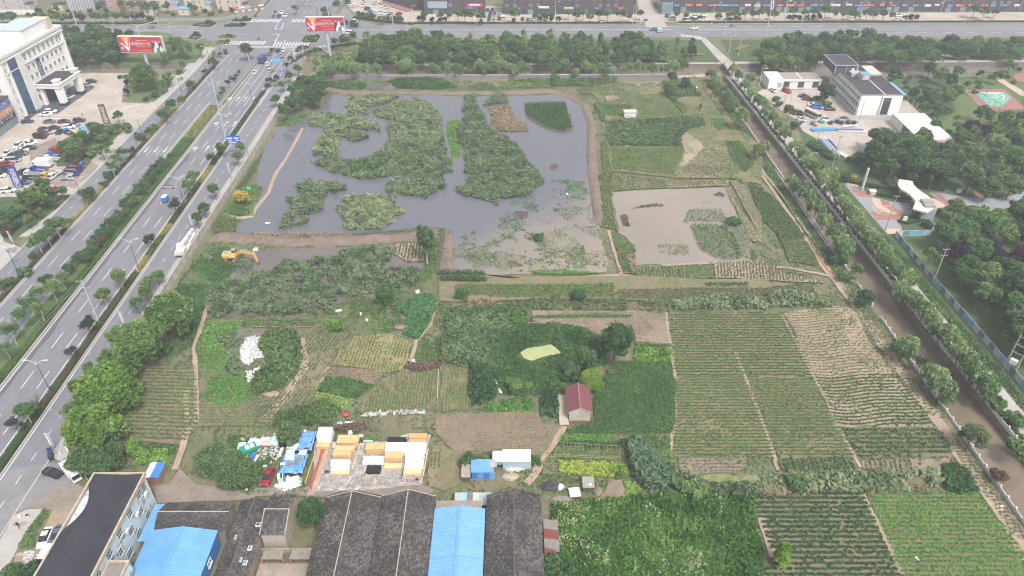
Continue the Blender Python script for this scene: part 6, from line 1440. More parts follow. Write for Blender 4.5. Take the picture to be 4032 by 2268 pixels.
for z in(3.2,7.2,11.2,15.2,19.2):
 for x in(4,8.5,13):window(o,-.01,x,z,1.4,1.8,-PI2,pm=M_glassl)
window(o,40.6,0,19.4,1.2,2.0,0,arch=True)
cn=MB().box((22.8,-5.2,7.6),(16.6,10.4,1.5)).box((22.8,-5.2,9.1),(17.2,11.0,.35)).build('canopy',M_trim,o)
MB().box((22.8,-5.0,9.46),(15.8,9.6,.08)).build('canopy_roof',M_roofd,cn)
for x in(16.2,29.6):
 c_=MB().box((x,-8.9,9.46),(2.4,2.4,1.2)).box((x,-8.9,10.66),(3.0,3.0,.3)).build('cap_block',M_trim,cn)
 p_=MB().box((x,-8.9,1.2),(2.3,2.3,6.4),0,0,(1.12,1.12)).build('column',M_stucco,o);MB().box((x,-8.9,0),(3.0,3.0,1.2)).build('plinth',M_dbase,p_)
 MB().box((x,-1.2,0),(1.4,1.4,7.6)).build('column',M_stucco,o)
MB().box((22.8,-.12,0),(9.5,.3,6.6)).build('entrance_glazing',M_glassd,o)
MB().box((22,-5.5,0),(30,11,.12)).build('entrance_apron',mat('dark_paving','#474a56',.5,.15,.6,col2='#585a64',scale2=.2),o)  # dark blue-grey paving with paler blotches
MB().box((5,-1.2,0),(11,2.4,.35)).build('plinth',M_dbase,o)
o=thing('shop_block','grey shop building with three stacked signboards beside the hotel','building',(-204.6,270.3,0))
MB().box((0,0,0),(13,15,11)).build('wall',mat('grey_cladding','#7c7880',.8,.1,1),o)
MB().box((0,0,11),(13.4,15.4,.5)).build('roof',M_roofd,o)
for z,c,nm in((8.6,'#4c63b0','blue'),(5.9,'#b98a72','orange'),(3.4,'#2e2d33','black')):
 s=MB().box((6.62,0,z),(.25,14.6,1.5)).build('signboard',mat('sign_'+nm,c,.6,.08,1),o);s['label']=nm+' signboard with pale lettering'
 for i in range(7):
  b_=MB();rr=random.Random(i*7+int(z))
  for j in range(4):b_.box((6.76,-5.4+i*1.75+rr.uniform(-.35,.35),z+.3+rr.uniform(0,.6)),(.02,rr.choice((.12,.8)),rr.choice((.8,.14)))if rr.random()<.5 else(.02,.7,.14))
  b_.build('lettering',M_trim if nm!='orange' else mat('sign_ink','#d9c25a',.6,.05,1),s)
for z in(7.2,4.6):
 for i in range(5):window(o,6.5,-5.6+i*2.8,z,1.8,1.1,PI2,sill=False)
for i in range(4):MB().box((6.55,-5.4+i*3.6,0),(.12,2.9,2.7)).build('shopfront',M_glassl,o)
# office complex on the right
o=thing('office','white three-storey office with dark flat roof and roof house','office',(140.6,284.4,0))
MB().box((8.4,16.5,0),(16.8,33,8.8)).build('wall',M_stucco,o)
MB().box((8.4,16.5,8.81),(16.4,32.6,.06)).build('roof',M_roofd,o)
for x in(.15,16.65):MB().box((x,16.5,8.8),(.3,33.2,.45)).build('parapet',mat('dirty_parapet','#8f8c88',.9,.15,1),o)
for y in(.15,32.9):MB().box((8.4,y,8.8),(16.2,.3,.45)).build('parapet',MATS['dirty_parapet'],o)
for z in(2.9,6.0):MB().box((-.3,15.5,z),(.6,30,.35)).build('ledge',M_trim,o)
for lv,z in enumerate((.9,3.9,6.7)):
 for i in range(11):window(o,0,2.2+i*2.75,z,2.1,1.5,-PI2,pm=M_glassd,mull=2)
for i in range(12):MB().box((-.15,.85+i*2.75,0),(.3,.35,8.7)).build('pilaster',M_trim,o)
for i in(1,3,5,6,8):MB().box((-.5,2.8+i*2.9,6.4),(.35,.8,.6)).build('air_conditioner',M_trim,o)
t_=MB().box((2.4,32,8.8),(9.6,13,3.5)).build('roof_house',mat('dark_louvre_wall','#494b55',.8,.1,1),o);MB().box((2.4,32,12.3),(10.2,13.8,.3)).build('roof_edge',mat('steel_edge','#8b98a8',.6,.05,1),t_);MB().box((2.4,32,12.6),(9.4,13.0,.03)).build('roof',M_roofd,t_)
MB().box((5.6,25.46,8.9),(1.0,.06,2.2)).build('door',M_trim,t_)
for x in(-2.2,2.4,7.0):MB().tube((x,25.0,8.9),(x,25.0,12.3),.1).build('column',M_trim,t_)
b2=MB().box((8.0,19.4,8.86),(3.8,3.2,2.3)).build('roof_hut',M_stucco2,o);MB().box((8.2,19.4,11.16),(4.2,3.6,.12)).build('hut_roof',M_blue,b2);MB().box((6.6,17.78,8.9),(.9,.05,1.9)).build('door',MATS['plank_door'],b2)
MB().box((6.0,24.2,8.86),(4.2,4.6,1.3)).build('water_tank',mat('tank_steel','#a3a6a8',.5,.15,1),o)
MB().box((9.9,9.0,8.88),(.35,16,.12)).build('roof_pipe',M_trim,o)
MB().box((10.6,-.15,1.2),(3.1,.4,7.0)).build('stair_glazing',M_glassd,o)
for x in(8.8,12.4):MB().box((x,-.25,0),(.5,.6,8.7)).build('stair_fin',M_trim,o)
MB().box((10.6,-.3,8.2),(4.2,.8,.6)).build('stair_head',M_trim,o)
MB().box((14.5,28,8.8),(5,10,.9)).build('roof_step',M_stucco2,o)
o=thing('annex','low flat-roofed garage wing with wide shutters left of the office','garage',(112.8,314.2,0))
MB().box((3.2,5.0,0),(6.4,10.2,4.6)).build('end_block',M_stucco,o)
MB().box((15,5.2,0),(16.6,9.0,4.3)).build('wall',M_stucco,o)
for i,x in enumerate((10.6,18.9)):MB().box((x,5.2,4.3),(7.6,8.6,.12)).build('roof_panel',mat('annex_roof','#8d8781',.9,.12,.8),o)
MB().box((14.8,.55,3.6),(17,.4,.8)).build('fascia',M_trim,o)
for i in range(5):
 x=8.2+i*3.2
 (MB().box((x,.64,0),(2.7,.12,3.4)).build('shutter',M_trim,o)if i in(1,3)else MB().box((x,.64,.8),(2.6,.1,2.6)).build('window_band',M_glassd,o))
for i in range(3):window(o,4.2+i*.7,-.1,1.0,.45,2.4,pm=M_glassd,mull=0,sill=False)
MB().box((25.6,5,0),(4.6,4,3.6)).build('link',M_grey,o)
o=thing('white_shed','long white metal shed with open bay beside the office','shed',(151.6,278.2,0))
b_=MB().box((6.4,-13.8,0),(12.2,27.6,4.0));b_.build('wall',mat('white_cladding','#b7b9bd',.6,.06,.7),o)
for i in range(10):MB().box((6.4,-1.45-i*2.76,4.02+.012*(i%2)),(12.8,2.74,.1)).build('roof_panel',mat('white_roof_metal','#d0d0d2',.5,.05,.6)if i!=9 else mat('tile_patch','#9c7f78',.8,.3,2),o)
for y in(-2.0,-5.2,-8.4):MB().box((.26,y,.1),(.1,2.9,3.6)).build('door_panel',M_trim,o)
MB().box((.26,-13.2,.1),(.08,5.6,3.4)).build('bay_shade',M_dbase,o)  # dark panel on the wall, painting the shade inside the bay
o=thing('lean_to','bright blue lean-to behind the flat-roofed office','lean-to',(166.4,307.8,0))
corrugated(o,'roof_sheet',(1.5,-7.4,2.8),(1.5,7.4,2.8),(-1.5,7.4,3.2),(-1.5,-7.4,3.2),M_blue,.4)
for y in(-6.8,0,6.8):MB().tube((1.3,y,0),(1.3,y,2.8),.07).build('post',M_metal,o)
o=thing('yard_wall','low grey yard wall in front of the office stairs','wall',(133,281.2,0))
for i in range(10):MB().box((i*2.2,0,0),(2.14,.22,1.9)).build('wall_panel',mat('yard_wall_grey','#a7a5a6',.9,.08,1),o)
o=thing('park_gate','white curved canopy of the park gate on a stone gatehouse','gatehouse',(130.6,204.6,0))
q=[(a-130.6,b-204.6)for a,b in P('gat','1340,140 1450,155 1560,170 1640,190 1660,260 1720,330 1850,430 1980,510 2060,590 2105,700 2090,780 1960,870 1800,830 1640,780 1670,700 1700,640 1690,600 1600,500 1500,420 1400,370 1340,310 1308,240',4.6)]
b_=MB().prism(q,4.1,4.6,bottom=True);cn=b_.build('canopy',mat('ivory_panel','#c9c4b8',.6,.06,1),o)
b_=MB()
for i in range(9):b_.box((-.2+.35*i-.04*i*i,14.5-1.75*i,4.6),(4.6+.2*i,.07,.03),-.35+.06*i)
b_.build('canopy_joint',mat('joint_brown','#a5977f',.8,.1,1),cn)
MB().box((1.2,.4,4.6),(3.4,2.2,.9)).build('roof_box',mat('stone_roof','#8a8d88',.9,.12,2),o);MB().box((.9,-1.9,4.6),(3.2,2.0,.7)).build('roof_box',MATS['stone_roof'],o)
MB().box((.8,-1.2,0),(4.2,4.4,4.1)).build('stone_wall',mat('ashlar','#8d9094',.9,.25,1.6),o)
MB().box((-1.34,-1.0,.2),(.08,2.6,2.6)).build('doorway',M_dbase,o)
for x,y in((-.9,13.0),(.9,11.2)):MB().tube((x,y,0),(x,y,4.1),.22).build('column',M_trim,o)
o=thing('stone_stele','tall slim carved stone pillar at the edge of the plaza','pillar',(118.7,221.4,0))
MB().box((0,0,0),(.9,.9,.5)).build('base',M_conc,o);MB().tube((0,0,.5),(0,0,8.2),.5,.42,8).build('shaft',mat('pale_granite','#b0aea6',.9,.2,3),o);MB().ball((0,0,8.2),.45).build('cap',MATS['pale_granite'],o)
o=thing('guard_kiosk','little white kiosk beside the plaza hedge','kiosk',(*Q('gat',735,480),0))
MB().box((0,0,0),(1.9,1.5,1.5)).build('body',M_stucco2,o);MB().box((0,0,1.5),(2.2,1.8,.12)).build('roof',M_trim,o)
for x in(-.5,.5):window(o,x,-.76,.6,.6,.5,sill=False)
# brick terraces along the avenue
SIGNC=['#b23b42','#3f77a8','#c4bfb6','#c06a4a','#2f6b62','#355a9a','#8f3a40','#d2cfca']
def terrace(label,x0,x1,y,h=15,seed=1,nsign=10):
 rr=random.Random(seed);L=x1-x0
 o=thing('shop_terrace',label,'building',((x0+x1)/2,y,0))
 MB().box((0,6,0),(L,12,h)).build('wall',M_brick,o)
 MB().box((0,6,h),(L+.4,12.4,.5)).build('roof',M_roofd,o)
 n_=int(L/4.2)
 for lv in range(1,4):
  for i in range(n_):
   x=-L/2+2.3+i*(L-4.6)/max(1,n_-1)
   window(o,x,0,lv*3.5+.7,1.9,1.6,fm=mat('brick_frame','#6d686e',.8,.1,1),pm=(M_glassl if rr.random()<.25 else M_glassd),mull=1)
 for i in range(int(L/4.2)):
  x=-L/2+2.3+i*(L-4.6)/max(1,int(L/4.2)-1)
  MB().box((x,-.04,0),(3.2,.12,2.7)).build('shopfront',M_glassd if rr.random()<.7 else M_glassl,o)
  if i%2==0:MB().box((x+2.1,-.2,0),(.5,.4,h-.5)).build('pier',M_brick,o)
 for i in range(nsign):
  w_=rr.uniform(2.4,6.0);x=-L/2+L*(i+.5)/nsign+rr.uniform(-1,1)
  s=MB().box((x,-.32,2.9+rr.uniform(-.1,.5)),(w_,.3,1.15)).build('shop_sign',mat('sign'+SIGNC[(i*3+seed)%8],SIGNC[(i*3+seed)%8],.6,.08,1),o)
  b_=MB()
  for j in range(int(w_/.75)):b_.box((x-w_/2+.5+j*.7,-.485,3.2+rr.uniform(0,.1)),(.42,.02,.12)).box((x-w_/2+.5+j*.7,-.485,3.5),(.12 if j%2 else .42,.02,.3))
  b_.build('lettering',M_trim if SIGNC[(i*3+seed)%8]not in('#c4bfb6','#d2cfca')else M_dbase,s)
 return o
t1=terrace('dark brick shop terrace left of the gap with parked cars',-50,-15.5,431,15,2,2)
MB().box((-9.5,-.5,3.4),(11,.6,3.6)).build('blank_panel',mat('blank_sign','#8b97a6',.7,.05,1),t1)
s_=MB().box((11.5,-.5,4.2),(9,.6,1.7)).build('shop_sign',mat('bank_red','#b5313c',.6,.06,1),t1);s_['label']='red shop sign with a pale arch'
MB().box((11.5,-.82,4.9),(6,.04,.8)).build('sign_panel',M_trim,s_)
terrace('long dark brick shop terrace facing the tree grove',-5,70,430.5,15,4,5)
terrace('long brick shop terrace with many coloured signs on the right',92,312,436,15,5,34)
o=thing('corner_building','dark corner building beside the north-east parking lot','building',(-62.5,452,0),-.75)
MB().box((0,0,0),(30,12,12)).build('wall',M_brick,o);MB().box((0,-6.1,4),(26,.2,7)).build('glazing',M_glassd,o);MB().box((0,0,12),(30.6,12.6,.5)).build('roof',M_roofd,o);MB().box((0,-8.5,0),(26,5,.5)).build('steps',M_redpave,o)
for i in range(7):MB().box((-11+i*3.6,-6.25,0),(.5,.4,11)).build('pier',M_brick,o)
o=thing('gate_office','small glazed office at the mouth of the far lane','building',(88,441,0))
MB().box((0,0,0),(6,22,7)).build('wall',mat('blue_grey_panel','#7f8c9c',.6,.08,1),o);MB().box((0,0,7),(6.4,22.4,.4)).build('roof',M_roofd,o);MB().box((0,-11.06,1),(5.2,.12,5)).build('glazing',M_glassl,o);MB().box((-3.06,0,1),(.12,18,5)).build('glazing',M_glassd,o)
# villas at the top left
for lab,x0,x1,y,d,h,c,rc,seed in(('pale mauve villa at the top left corner',-302,-281,438,14,9,'#a9a0a0','#6b5a58',1),('grey striped villa with white-framed windows',-256,-240,438,12,10,'#85858c','#4d4a52',2),('pinkish brown villa behind the roadside trees',-233,-218,437,12,10,'#97827c','#6a4b46',3),('first cream villa from the brown one',-210,-196,438,12,10,'#b5a89c','#6d7f99',4),('second cream villa from the brown one',-188.5,-177,438,12,10,'#b8ab9e','#5a6b96',5),('cream corner villa with stalls before it',-170,-156,438,12,10,'#b5a5a0','#7a4c48',6)):
 o=thing('villa',lab,'house',((x0+x1)/2,y,0));W_=x1-x0
 gable_wall(MB(),-W_/2,W_/2,0,d,h,h+2.6,'x').build('wall',mat('villa'+c,c,.9,.1,.6),o)
 for s in(0,1):
  q=((-W_/2-.6,-.6,h-.1),(W_/2+.6,-.6,h-.1),(W_/2+.6,d/2,h+2.75),(-W_/2-.6,d/2,h+2.75))if s==0 else((W_/2+.6,d+.6,h-.1),(-W_/2-.6,d+.6,h-.1),(-W_/2-.6,d/2,h+2.75),(W_/2+.6,d/2,h+2.75))
  slope_pts(*q,.12)[0].build('roof_slope',mat('villaroof'+rc,rc,.8,.12,2),o)
 for z in(1.0,4.2,7.2):
  for i in range(3):window(o,-W_/2+2.4+i*(W_-4.8)/2,0,z,1.3,1.5,pm=M_glassd)
 for z in(4.2,7.2):window(o,W_/2,4,z,1.3,1.5,PI2,pm=M_glassd)
 MB().box((W_/2+1.4,3,0),(2.8,5,3.4)).build('side_porch',mat('villa'+c,c),o);MB().box((W_/2+1.5,3,3.4),(3.2,5.6,.2)).build('porch_roof',M_blue2 if seed in(4,5)else M_roofd,o)
 if seed==2:
  for i in range(9):MB().box((-W_/2+.9+i*1.75,-.03,0),(.5,.06,h)).build('stripe',mat('villa_stripe','#b3b0b0',.9,.1,1),o)
for i,(x,y)in enumerate(((-262,440),(-206,431),(-186,431))):
 o=thing('outbuilding',('small grey outbuilding left of the striped villa','small cream outbuilding before the first cream villa','small cream outbuilding before the second cream villa')[i],'outbuilding',(x,y,0))
 MB().box((0,0,0),(6,5,3.4)).build('wall',M_stucco2,o);MB().box((0,0,3.4),(6.6,5.6,.2)).build('roof',(M_roofd,M_blue2,M_blue2)[i],o);window(o,0,-2.5,1.2,1.2,1.2)
b_=thing('garden_wall','white garden wall before the mauve villa','wall',(-283,430,0))
for i in range(7):MB().box((-14+i*4,0,0),(3.9,.4,2.6)).build('wall_panel',M_trim,b_)
# VEHICLES
M_tyre=mat('tyre','#232325',.9,.1,3)
M_rim=mat('rim','#8f9194',.4,.05,3,.5)
M_carglass=mat('car_glass','#22282e',.12,.1,1,spec=.6)
M_lampw=mat('headlamp','#d8d8d4',.2,.03,1)
M_lampr=mat('tail_lamp','#8f2a2a',.3,.03,1)
CARC={'white':'#d2d2d2','black':'#22232a','navy':'#2a3350','dark red':'#5e242c','red':'#8f2030','silver':'#9c9fa4','slate':'#565d6b','brown':'#42322e','blue':'#2f6fae','grey':'#6d7078','beige':'#b3a89c','deep blue':'#27428f','sky blue':'#6fb0d8','yellow':'#d39a42','dark blue':'#303a6a','maroon':'#4d2b30','orange':'#c05a30'}
def cpaint(c):return mat('paint '+c,CARC[c],.3,.03,2,0,.5)
def wheelmesh(r,w_):
 return MB().tube((0,-w_/2,0),(0,w_/2,0),r,r,12).mesh('tyre',M_tyre),MB().tube((0,-w_/2-.01,0),(0,w_/2+.01,0),r*.55,r*.55,8).mesh('rim',M_rim)
WH={r:wheelmesh(r,w_)for r,w_ in((.32,.22),(.36,.24),(.42,.26),(.5,.34))}
def wheels(o,xs,y,r,rims=True):
 for x in xs:
  for s in(-1,1):
   w_=link('wheel',WH[r][0],o,(x,s*y,r))
   if rims:link('rim',WH[r][1],w_)
def sec(x,hw,z0,z1,c=.12):
 return[(x,-hw,z0),(x,-hw,z1-c),(x,-hw+c,z1),(x,hw-c,z1),(x,hw,z1-c),(x,hw,z0)]
CARSHAPE={'sedan':([(-2.32,.66,.45,.78),(-2.2,.82,.28,.95),(-1.4,.88,.25,1.0),(0,.9,.24,.98),(1.2,.89,.25,.95),(1.95,.84,.27,.82),(2.3,.68,.4,.66)],[(-1.75,.74,.95,.98),(-1.0,.68,.95,1.42),(.15,.68,.95,1.45),(1.15,.76,.9,.96)],(-.95,.12,.62,1.47)),'suv':([(-2.25,.74,.5,1.0),(-2.15,.88,.34,1.12),(-1,.92,.32,1.13),(1.0,.92,.32,1.1),(1.9,.88,.34,1.0),(2.3,.74,.45,.82)],[(-2.12,.8,1.1,1.14),(-1.9,.74,1.1,1.62),(.2,.74,1.1,1.68),(1.15,.8,1.05,1.1)],(-1.85,.2,.7,1.71)),'van':([(-2.4,.84,.45,1.1),(-2.35,.9,.35,1.15),(1.6,.9,.35,1.1),(2.2,.86,.38,1.0),(2.45,.76,.45,.8)],[(-2.36,.84,1.1,1.85),(-2.2,.8,1.1,1.98),(1.0,.8,1.1,1.98),(2.0,.82,1.0,1.1)],(-2.25,1.0,.78,2.01)),}
CARM={}
def carmesh(kind_,c):
 if(kind_,c)in CARM:return CARM[(kind_,c)]
 bd,cab,rf=CARSHAPE[kind_]
 b=MB().loft([sec(x,hw,z0,z1)for x,hw,z0,z1 in bd])
 b.loft([[(rf[0],-rf[2],rf[3]-.04),(rf[0],-rf[2]+.06,rf[3]),(rf[0],rf[2]-.06,rf[3]),(rf[0],rf[2],rf[3]-.04)],[(rf[1],-rf[2],rf[3]-.04),(rf[1],-rf[2]+.06,rf[3]),(rf[1],rf[2]-.06,rf[3]),(rf[1],rf[2],rf[3]-.04)]])
 ks=[k for k in cab if k[3]>cab[0][3]+.2]
 for s in(-1,1):
  for a,z in((rf[0]+.02,rf[3]),((rf[0]+rf[1])/2,rf[3]),(rf[1]-.02,rf[3])):
   b.tube((a,s*(rf[2]+.01),z-.05),(a+(.0 if a<rf[1]-.1 else .35),s*(rf[2]+.1),cab[0][2]+.02),.035,.035,4)
 g=MB().loft([[(x,-hw-.06,z0),(x,-hw,z1),(x,hw,z1),(x,hw+.06,z0)]for x,hw,z0,z1 in cab])
 f,r_=bd[-1],bd[0]
 hl=[MB().box((f[0]-.16,s*(f[1]-.05),f[3]-.12),(.2,.26,.14)).mesh('headlight',M_lampw)for s in(-1,1)]
 tl=[MB().box((r_[0]+.1,s*(r_[1]-.02),r_[3]-.1),(.2,.26,.13)).mesh('tail_light',M_lampr)for s in(-1,1)]
 CARM[(kind_,c)]=(b.mesh('body',cpaint(c)),g.mesh('windows',M_carglass),hl,tl)
 return CARM[(kind_,c)]
CARS=[]
def car(place,kind_,c,r,x0,y0,x1,y1,z=.0,near=False,group=None):CARS.append((place,kind_,c,Q(r,x0,y0,.6),Q(r,x1,y1,.6),z,near,group or 'cars '+place))
def cars(place,r,spec,z=.1,near=False,d=None,group=None):
 for t in spec.split(';'):
  a=[q.strip()for q in t.split(',')]
  if len(a)==4:
   p=Q(r,float(a[2]),float(a[3]),.6);hd=math.radians(d)
   CARS.append((place,a[0],a[1],(p[0]-math.cos(hd),p[1]-math.sin(hd)),(p[0]+math.cos(hd),p[1]+math.sin(hd)),z,near,group or 'cars '+place))
  else:car(place,a[0],a[1],r,*map(float,a[2:]),z,near,group)
def flush_cars():
 keyed={}
 for s in CARS:keyed.setdefault((s[0],s[1],s[2]),[]).append(s)
 for(place,kind_,c),L in keyed.items():
  L.sort(key=lambda s:-(s[3][1]+s[4][1]))
  for i,(_,_,_,a,b,z,near,grp)in enumerate(L):
   nm={'sedan':'car','suv':'estate car','van':'van'}[kind_]
   lab=f'{c} {nm} {place}' if len(L)==1 else f'{nth(i + 1)} {c} {nm} from the top {place}'
   x,y=(a[0]+b[0])/2,(a[1]+b[1])/2
   o=thing('parked_'+('van' if kind_=='van' else 'car'),lab,'van' if kind_=='van' else 'car',(x,y,z),math.atan2(b[1]-a[1],b[0]-a[0]),grp)
   me=carmesh(kind_,c)
   link('body',me[0],o);link('windows',me[1],o)
   wheels(o,(-1.38,1.38),.8,.32 if kind_=='sedan' else .36,near)
   for m in me[2]:link('headlight',m,o)
   for m in me[3]:link('tail_light',m,o)
def truck(label,c,r,x0,y0,x1,y1,bed='flat',bedc=None,L=5.6,z=.1,dbl=False,h=1.0,group='trucks in the hotel parking lot',cargo=None,fixed=None):
 a,b=Q(r,x0,y0,.8),Q(r,x1,y1,.8)
 hd=math.atan2(b[1]-a[1],b[0]-a[0])if fixed is None else math.radians(fixed)
 o=thing('parked_truck',label,'truck',((a[0]+b[0])/2,(a[1]+b[1])/2,z),hd,group)
 k=h;cl=1.5 if not dbl else 2.4;x=L/2;w_=.9*k
 MB().loft([[(x-cl,-w_,.5),(x-cl,-w_+.05,1.95*k),(x-cl,w_-.05,1.95*k),(x-cl,w_,.5)],[(x-.5,-w_,.5),(x-.5,-w_+.05,1.95*k),(x-.5,w_-.05,1.95*k),(x-.5,w_,.5)],[(x,-w_+.04,.45),(x,-w_+.04,1.05*k),(x,w_-.04,1.05*k),(x,w_-.04,.45)]]).build('cab',cpaint(c),o)
 MB().face([(x-.44,-w_+.12,1.85*k),(x-.03,-w_+.12,1.12*k),(x-.03,w_-.12,1.12*k),(x-.44,w_-.12,1.85*k)]).box((x-cl/2-.25,-w_-.005+.03,1.15*k),(cl-.8,.06,.6*k)).box((x-cl/2-.25,w_+.005-.03,1.15*k),(cl-.8,.06,.6*k)).build('windows',M_carglass,o).location=(.02,0,.01)
 MB().box((-.2,0,.42),(L-.6,.7,.16)).build('chassis',M_tyre,o)
 bl=L-cl-.15;bx=-L/2+bl/2;bm=cpaint(bedc or c)
 if bed=='flat':
  bb=MB().box((bx,0,.6*k),(bl,1.9*k,.1));bb.build('bed',mat('bed_floor','#7a756f',.9,.15,1),o)
  for s in(-1,1):MB().box((bx,s*.93*k,.7*k),(bl,.06,.4*k)).build('drop_side',bm,o)
  MB().box((-L/2+.03,0,.7*k),(.06,1.8*k,.4*k)).build('tailgate',bm,o)
  MB().box((-L/2+bl-.03,0,.7*k),(.06,1.8*k,.7*k)).build('headboard',bm,o)
  if cargo:MB().box((bx,0,.72*k),(bl*.8,1.5,.3),0,0,.9).build('load',mat('load','#6a625a',.9,.2,1),o)
 else:
  MB().box((bx,0,.6*k),(bl,2.1*k,2.0*k)).build('cargo_box',bm,o)
  for i in range(5):MB().box((bx-bl/2+(i+.5)*bl/5,0,.59*k),(.05,2.14*k,2.02*k)).build('box_rib',bm,o)
 wheels(o,(x-.85,-L/2+1.0),.75*k,.36 if k<=1.05 else .42)
 return o
cars('parked at the foot of the hotel facade','lot','sedan,white,900,845,1130,830; suv,white,1000,785,1240,770; sedan,white,180,990,350,985; sedan,white,1470,480,1580,440')
cars('parked along the forecourt kerb','lot','sedan,navy,470,1000,730,985; sedan,slate,960,1000,1210,990; sedan,maroon,1280,1000,1520,985; suv,navy,1600,985,1880,965; sedan,grey,1515,1050,1740,1065')
cars('in the middle of the hotel lot','lot','suv,white,1400,1130,1650,1105; sedan,brown,850,1190,1060,1135; sedan,brown,1090,1140,1290,1130; sedan,silver,950,1225,1190,1225; sedan,dark red,850,1240,1070,1285; van,black,750,1325,1010,1340; sedan,navy,1240,1270,1420,1165; suv,white,590,1470,760,1440')
cars('standing apart on the far forecourt','lot','suv,brown,1900,130,2110,105; suv,silver,1820,210,2040,195')
cars('in the lower rows of the hotel lot','lo2','suv,white,500,150,350,265; sedan,white,630,165,830,125; sedan,black,600,265,810,245; sedan,white,250,330,90,440; sedan,white,390,320,680,290; suv,slate,370,385,670,385; suv,black,180,455,530,470; van,silver,170,570,470,545; suv,red,20,650,310,650; suv,black,-20,745,240,760; sedan,black,-80,840,130,850; sedan,white,-90,910,70,910; sedan,white,-90,570,90,520; suv,black,470,890,650,760; suv,slate,400,1095,720,1065; suv,white,110,1280,300,1265')
truck('tall white box truck in the middle of the lot','white','lo2',1260,660,760,650,'box','white',7.2,h=1.15)
truck('deep blue flatbed truck under the white box truck','deep blue','lo2',1150,800,720,760,'flat','deep blue',6.2,h=1.05)
truck('white flatbed truck beside the deep blue flatbed','white','lo2',980,880,580,860,'flat','silver',5.8)
truck('dark pickup behind the blue totem sign','black','lo2',900,950,540,980,'flat','black',5.2,h=.88)
truck('yellow crew-cab light truck','yellow','lo2',1240,800,1010,970,'flat','yellow',5.2,dbl=True)
truck('white crew-cab light truck beside the yellow one','white','lo2',1410,820,1180,980,'flat','white',5.6,dbl=True)
truck('white flatbed truck backed against the shrubs','white','lo2',1420,530,1050,500,'flat','white',5.8)
truck('blue truck uppermost in the row by the footway','blue','lo2',1600,700,2030,690,'flat','dark blue',6.0,h=1.1,cargo=1)
truck('dark red truck second in the row by the footway','dark red','lo2',1540,780,1960,775,'flat','dark red',6.0,h=1.1)
truck('deep blue truck third in the row by the footway','deep blue','lo2',1500,860,1890,865,'flat','deep blue',5.6)
truck('silver light truck lowest in the row by the footway','silver','lo2',1430,970,1800,965,'flat','silver',5.0,dbl=True)
truck('blue cab truck half hidden by the shrubs','blue','lo2',1390,440,1150,410,'flat','blue',4.6)
truck('truck with a red box half hidden by the shrubs','red','lo2',1420,360,1220,330,'box','red',4.8)
truck('sky blue tractor unit by the lot shrubs','sky blue','lot',1950,1230,1820,1190,'flat','sky blue',4.6,h=1.35)
truck('red tractor unit behind the sky blue one','red','lot',2080,1180,1950,1110,'flat','red',4.6,h=1.35)
truck('little white truck below the sky blue tractor','white','lot',1800,1290,1930,1320,'flat','white',4.2)
truck('small teal pickup among the dark cars','blue','lot',1560,1260,1420,1200,'flat','black',4.6)
truck('red truck parked by the small blue sign','red','lo2',1130,1240,1310,1290,'flat','red',5.4,h=1.2)
cars('waiting at the junction lights','xng','sedan,black,985,800; sedan,black,1100,815; suv,white,1230,810; suv,grey,930,885; sedan,silver,1180,915; suv,white,895,1100; suv,beige,950,1225; sedan,white,640,1260',d=90.5)
cars('driving past the roadside trees','a1','sedan,black,135,862',d=90.5)
cars('coming through the junction','xng','sedan,white,1185,45; sedan,navy,1125,115; sedan,white,1265,105',d=-90)
cars('driving away on the far carriageway','xng','suv,black,40,850',d=-70)
truck('dark blue box truck waiting at the junction','dark blue','xng',790,1080,800,960,'box','dark blue',7.5,h=1.2,group='traffic at the junction',fixed=90.5)
cars('in the north-east parking lot','a1','sedan,white,985,45; sedan,white,1015,60; sedan,white,1110,55; suv,white,1230,30; sedan,white,1300,55; sedan,white,1350,72; suv,black,1150,88; sedan,blue,1180,115; sedan,white,1212,128; sedan,white,1252,132; sedan,white,1298,127; sedan,white,1338,133; sedan,black,1380,138; sedan,white,1120,10; van,red,1470,150',d=70)
cars('on the slip lane by the parking lot','a1','suv,white,1010,218; van,white,955,335',d=170)
cars('in the gap between the brick terraces','tp1','sedan,black,735,195; sedan,navy,740,162; sedan,navy,750,128; sedan,black,770,98; sedan,silver,785,203; sedan,beige,787,168; sedan,navy,790,137; sedan,silver,835,150; sedan,black,838,188; van,white,884,186; sedan,black,722,98; sedan,silver,815,98',d=88)
cars('parked before the long brick terrace','tp1','sedan,black,1075,192; sedan,blue,1128,198; sedan,white,1172,193; suv,white,1875,216; suv,navy,655,213; suv,navy,985,205',d=90)
cars('parked before the eastern shops','tp2','van,white,70,190; suv,black,35,165; van,white,215,207; suv,navy,285,195; sedan,white,305,168; sedan,white,392,152; sedan,white,390,198; sedan,black,365,175; suv,white,570,184; suv,navy,650,190; sedan,white,1030,206; suv,white,1660,195; sedan,white,2350,156; sedan,white,2395,152; suv,maroon,735,185; sedan,white,1890,165; sedan,white,2360,200',d=3)
cars('driving on the avenue','tp2','sedan,white,290,285',d=0)
cars('turning at the lane mouth','a2','sedan,blue,1480,298',d=170)
cars('in the office yard','a3','sedan,white,120,895,100,880; suv,red,225,890,260,905; sedan,navy,365,940,470,955; sedan,dark red,405,970,495,975; sedan,white,460,1030,560,1040; suv,blue,505,1050,575,1060; sedan,black,615,1070,720,1075; van,brown,320,1115,385,1125; sedan,white,350,1165,420,1185; sedan,white,600,1160,650,1190; sedan,maroon,790,1165,840,1185',z=.2)
cars('parked beside the black-roofed building','d0','sedan,black,600,480,415,415; sedan,white,475,1000,400,1165; sedan,slate,590,985,525,1130; van,white,490,1200,395,1370; sedan,white,330,1440,300,1560',z=.12,near=True)
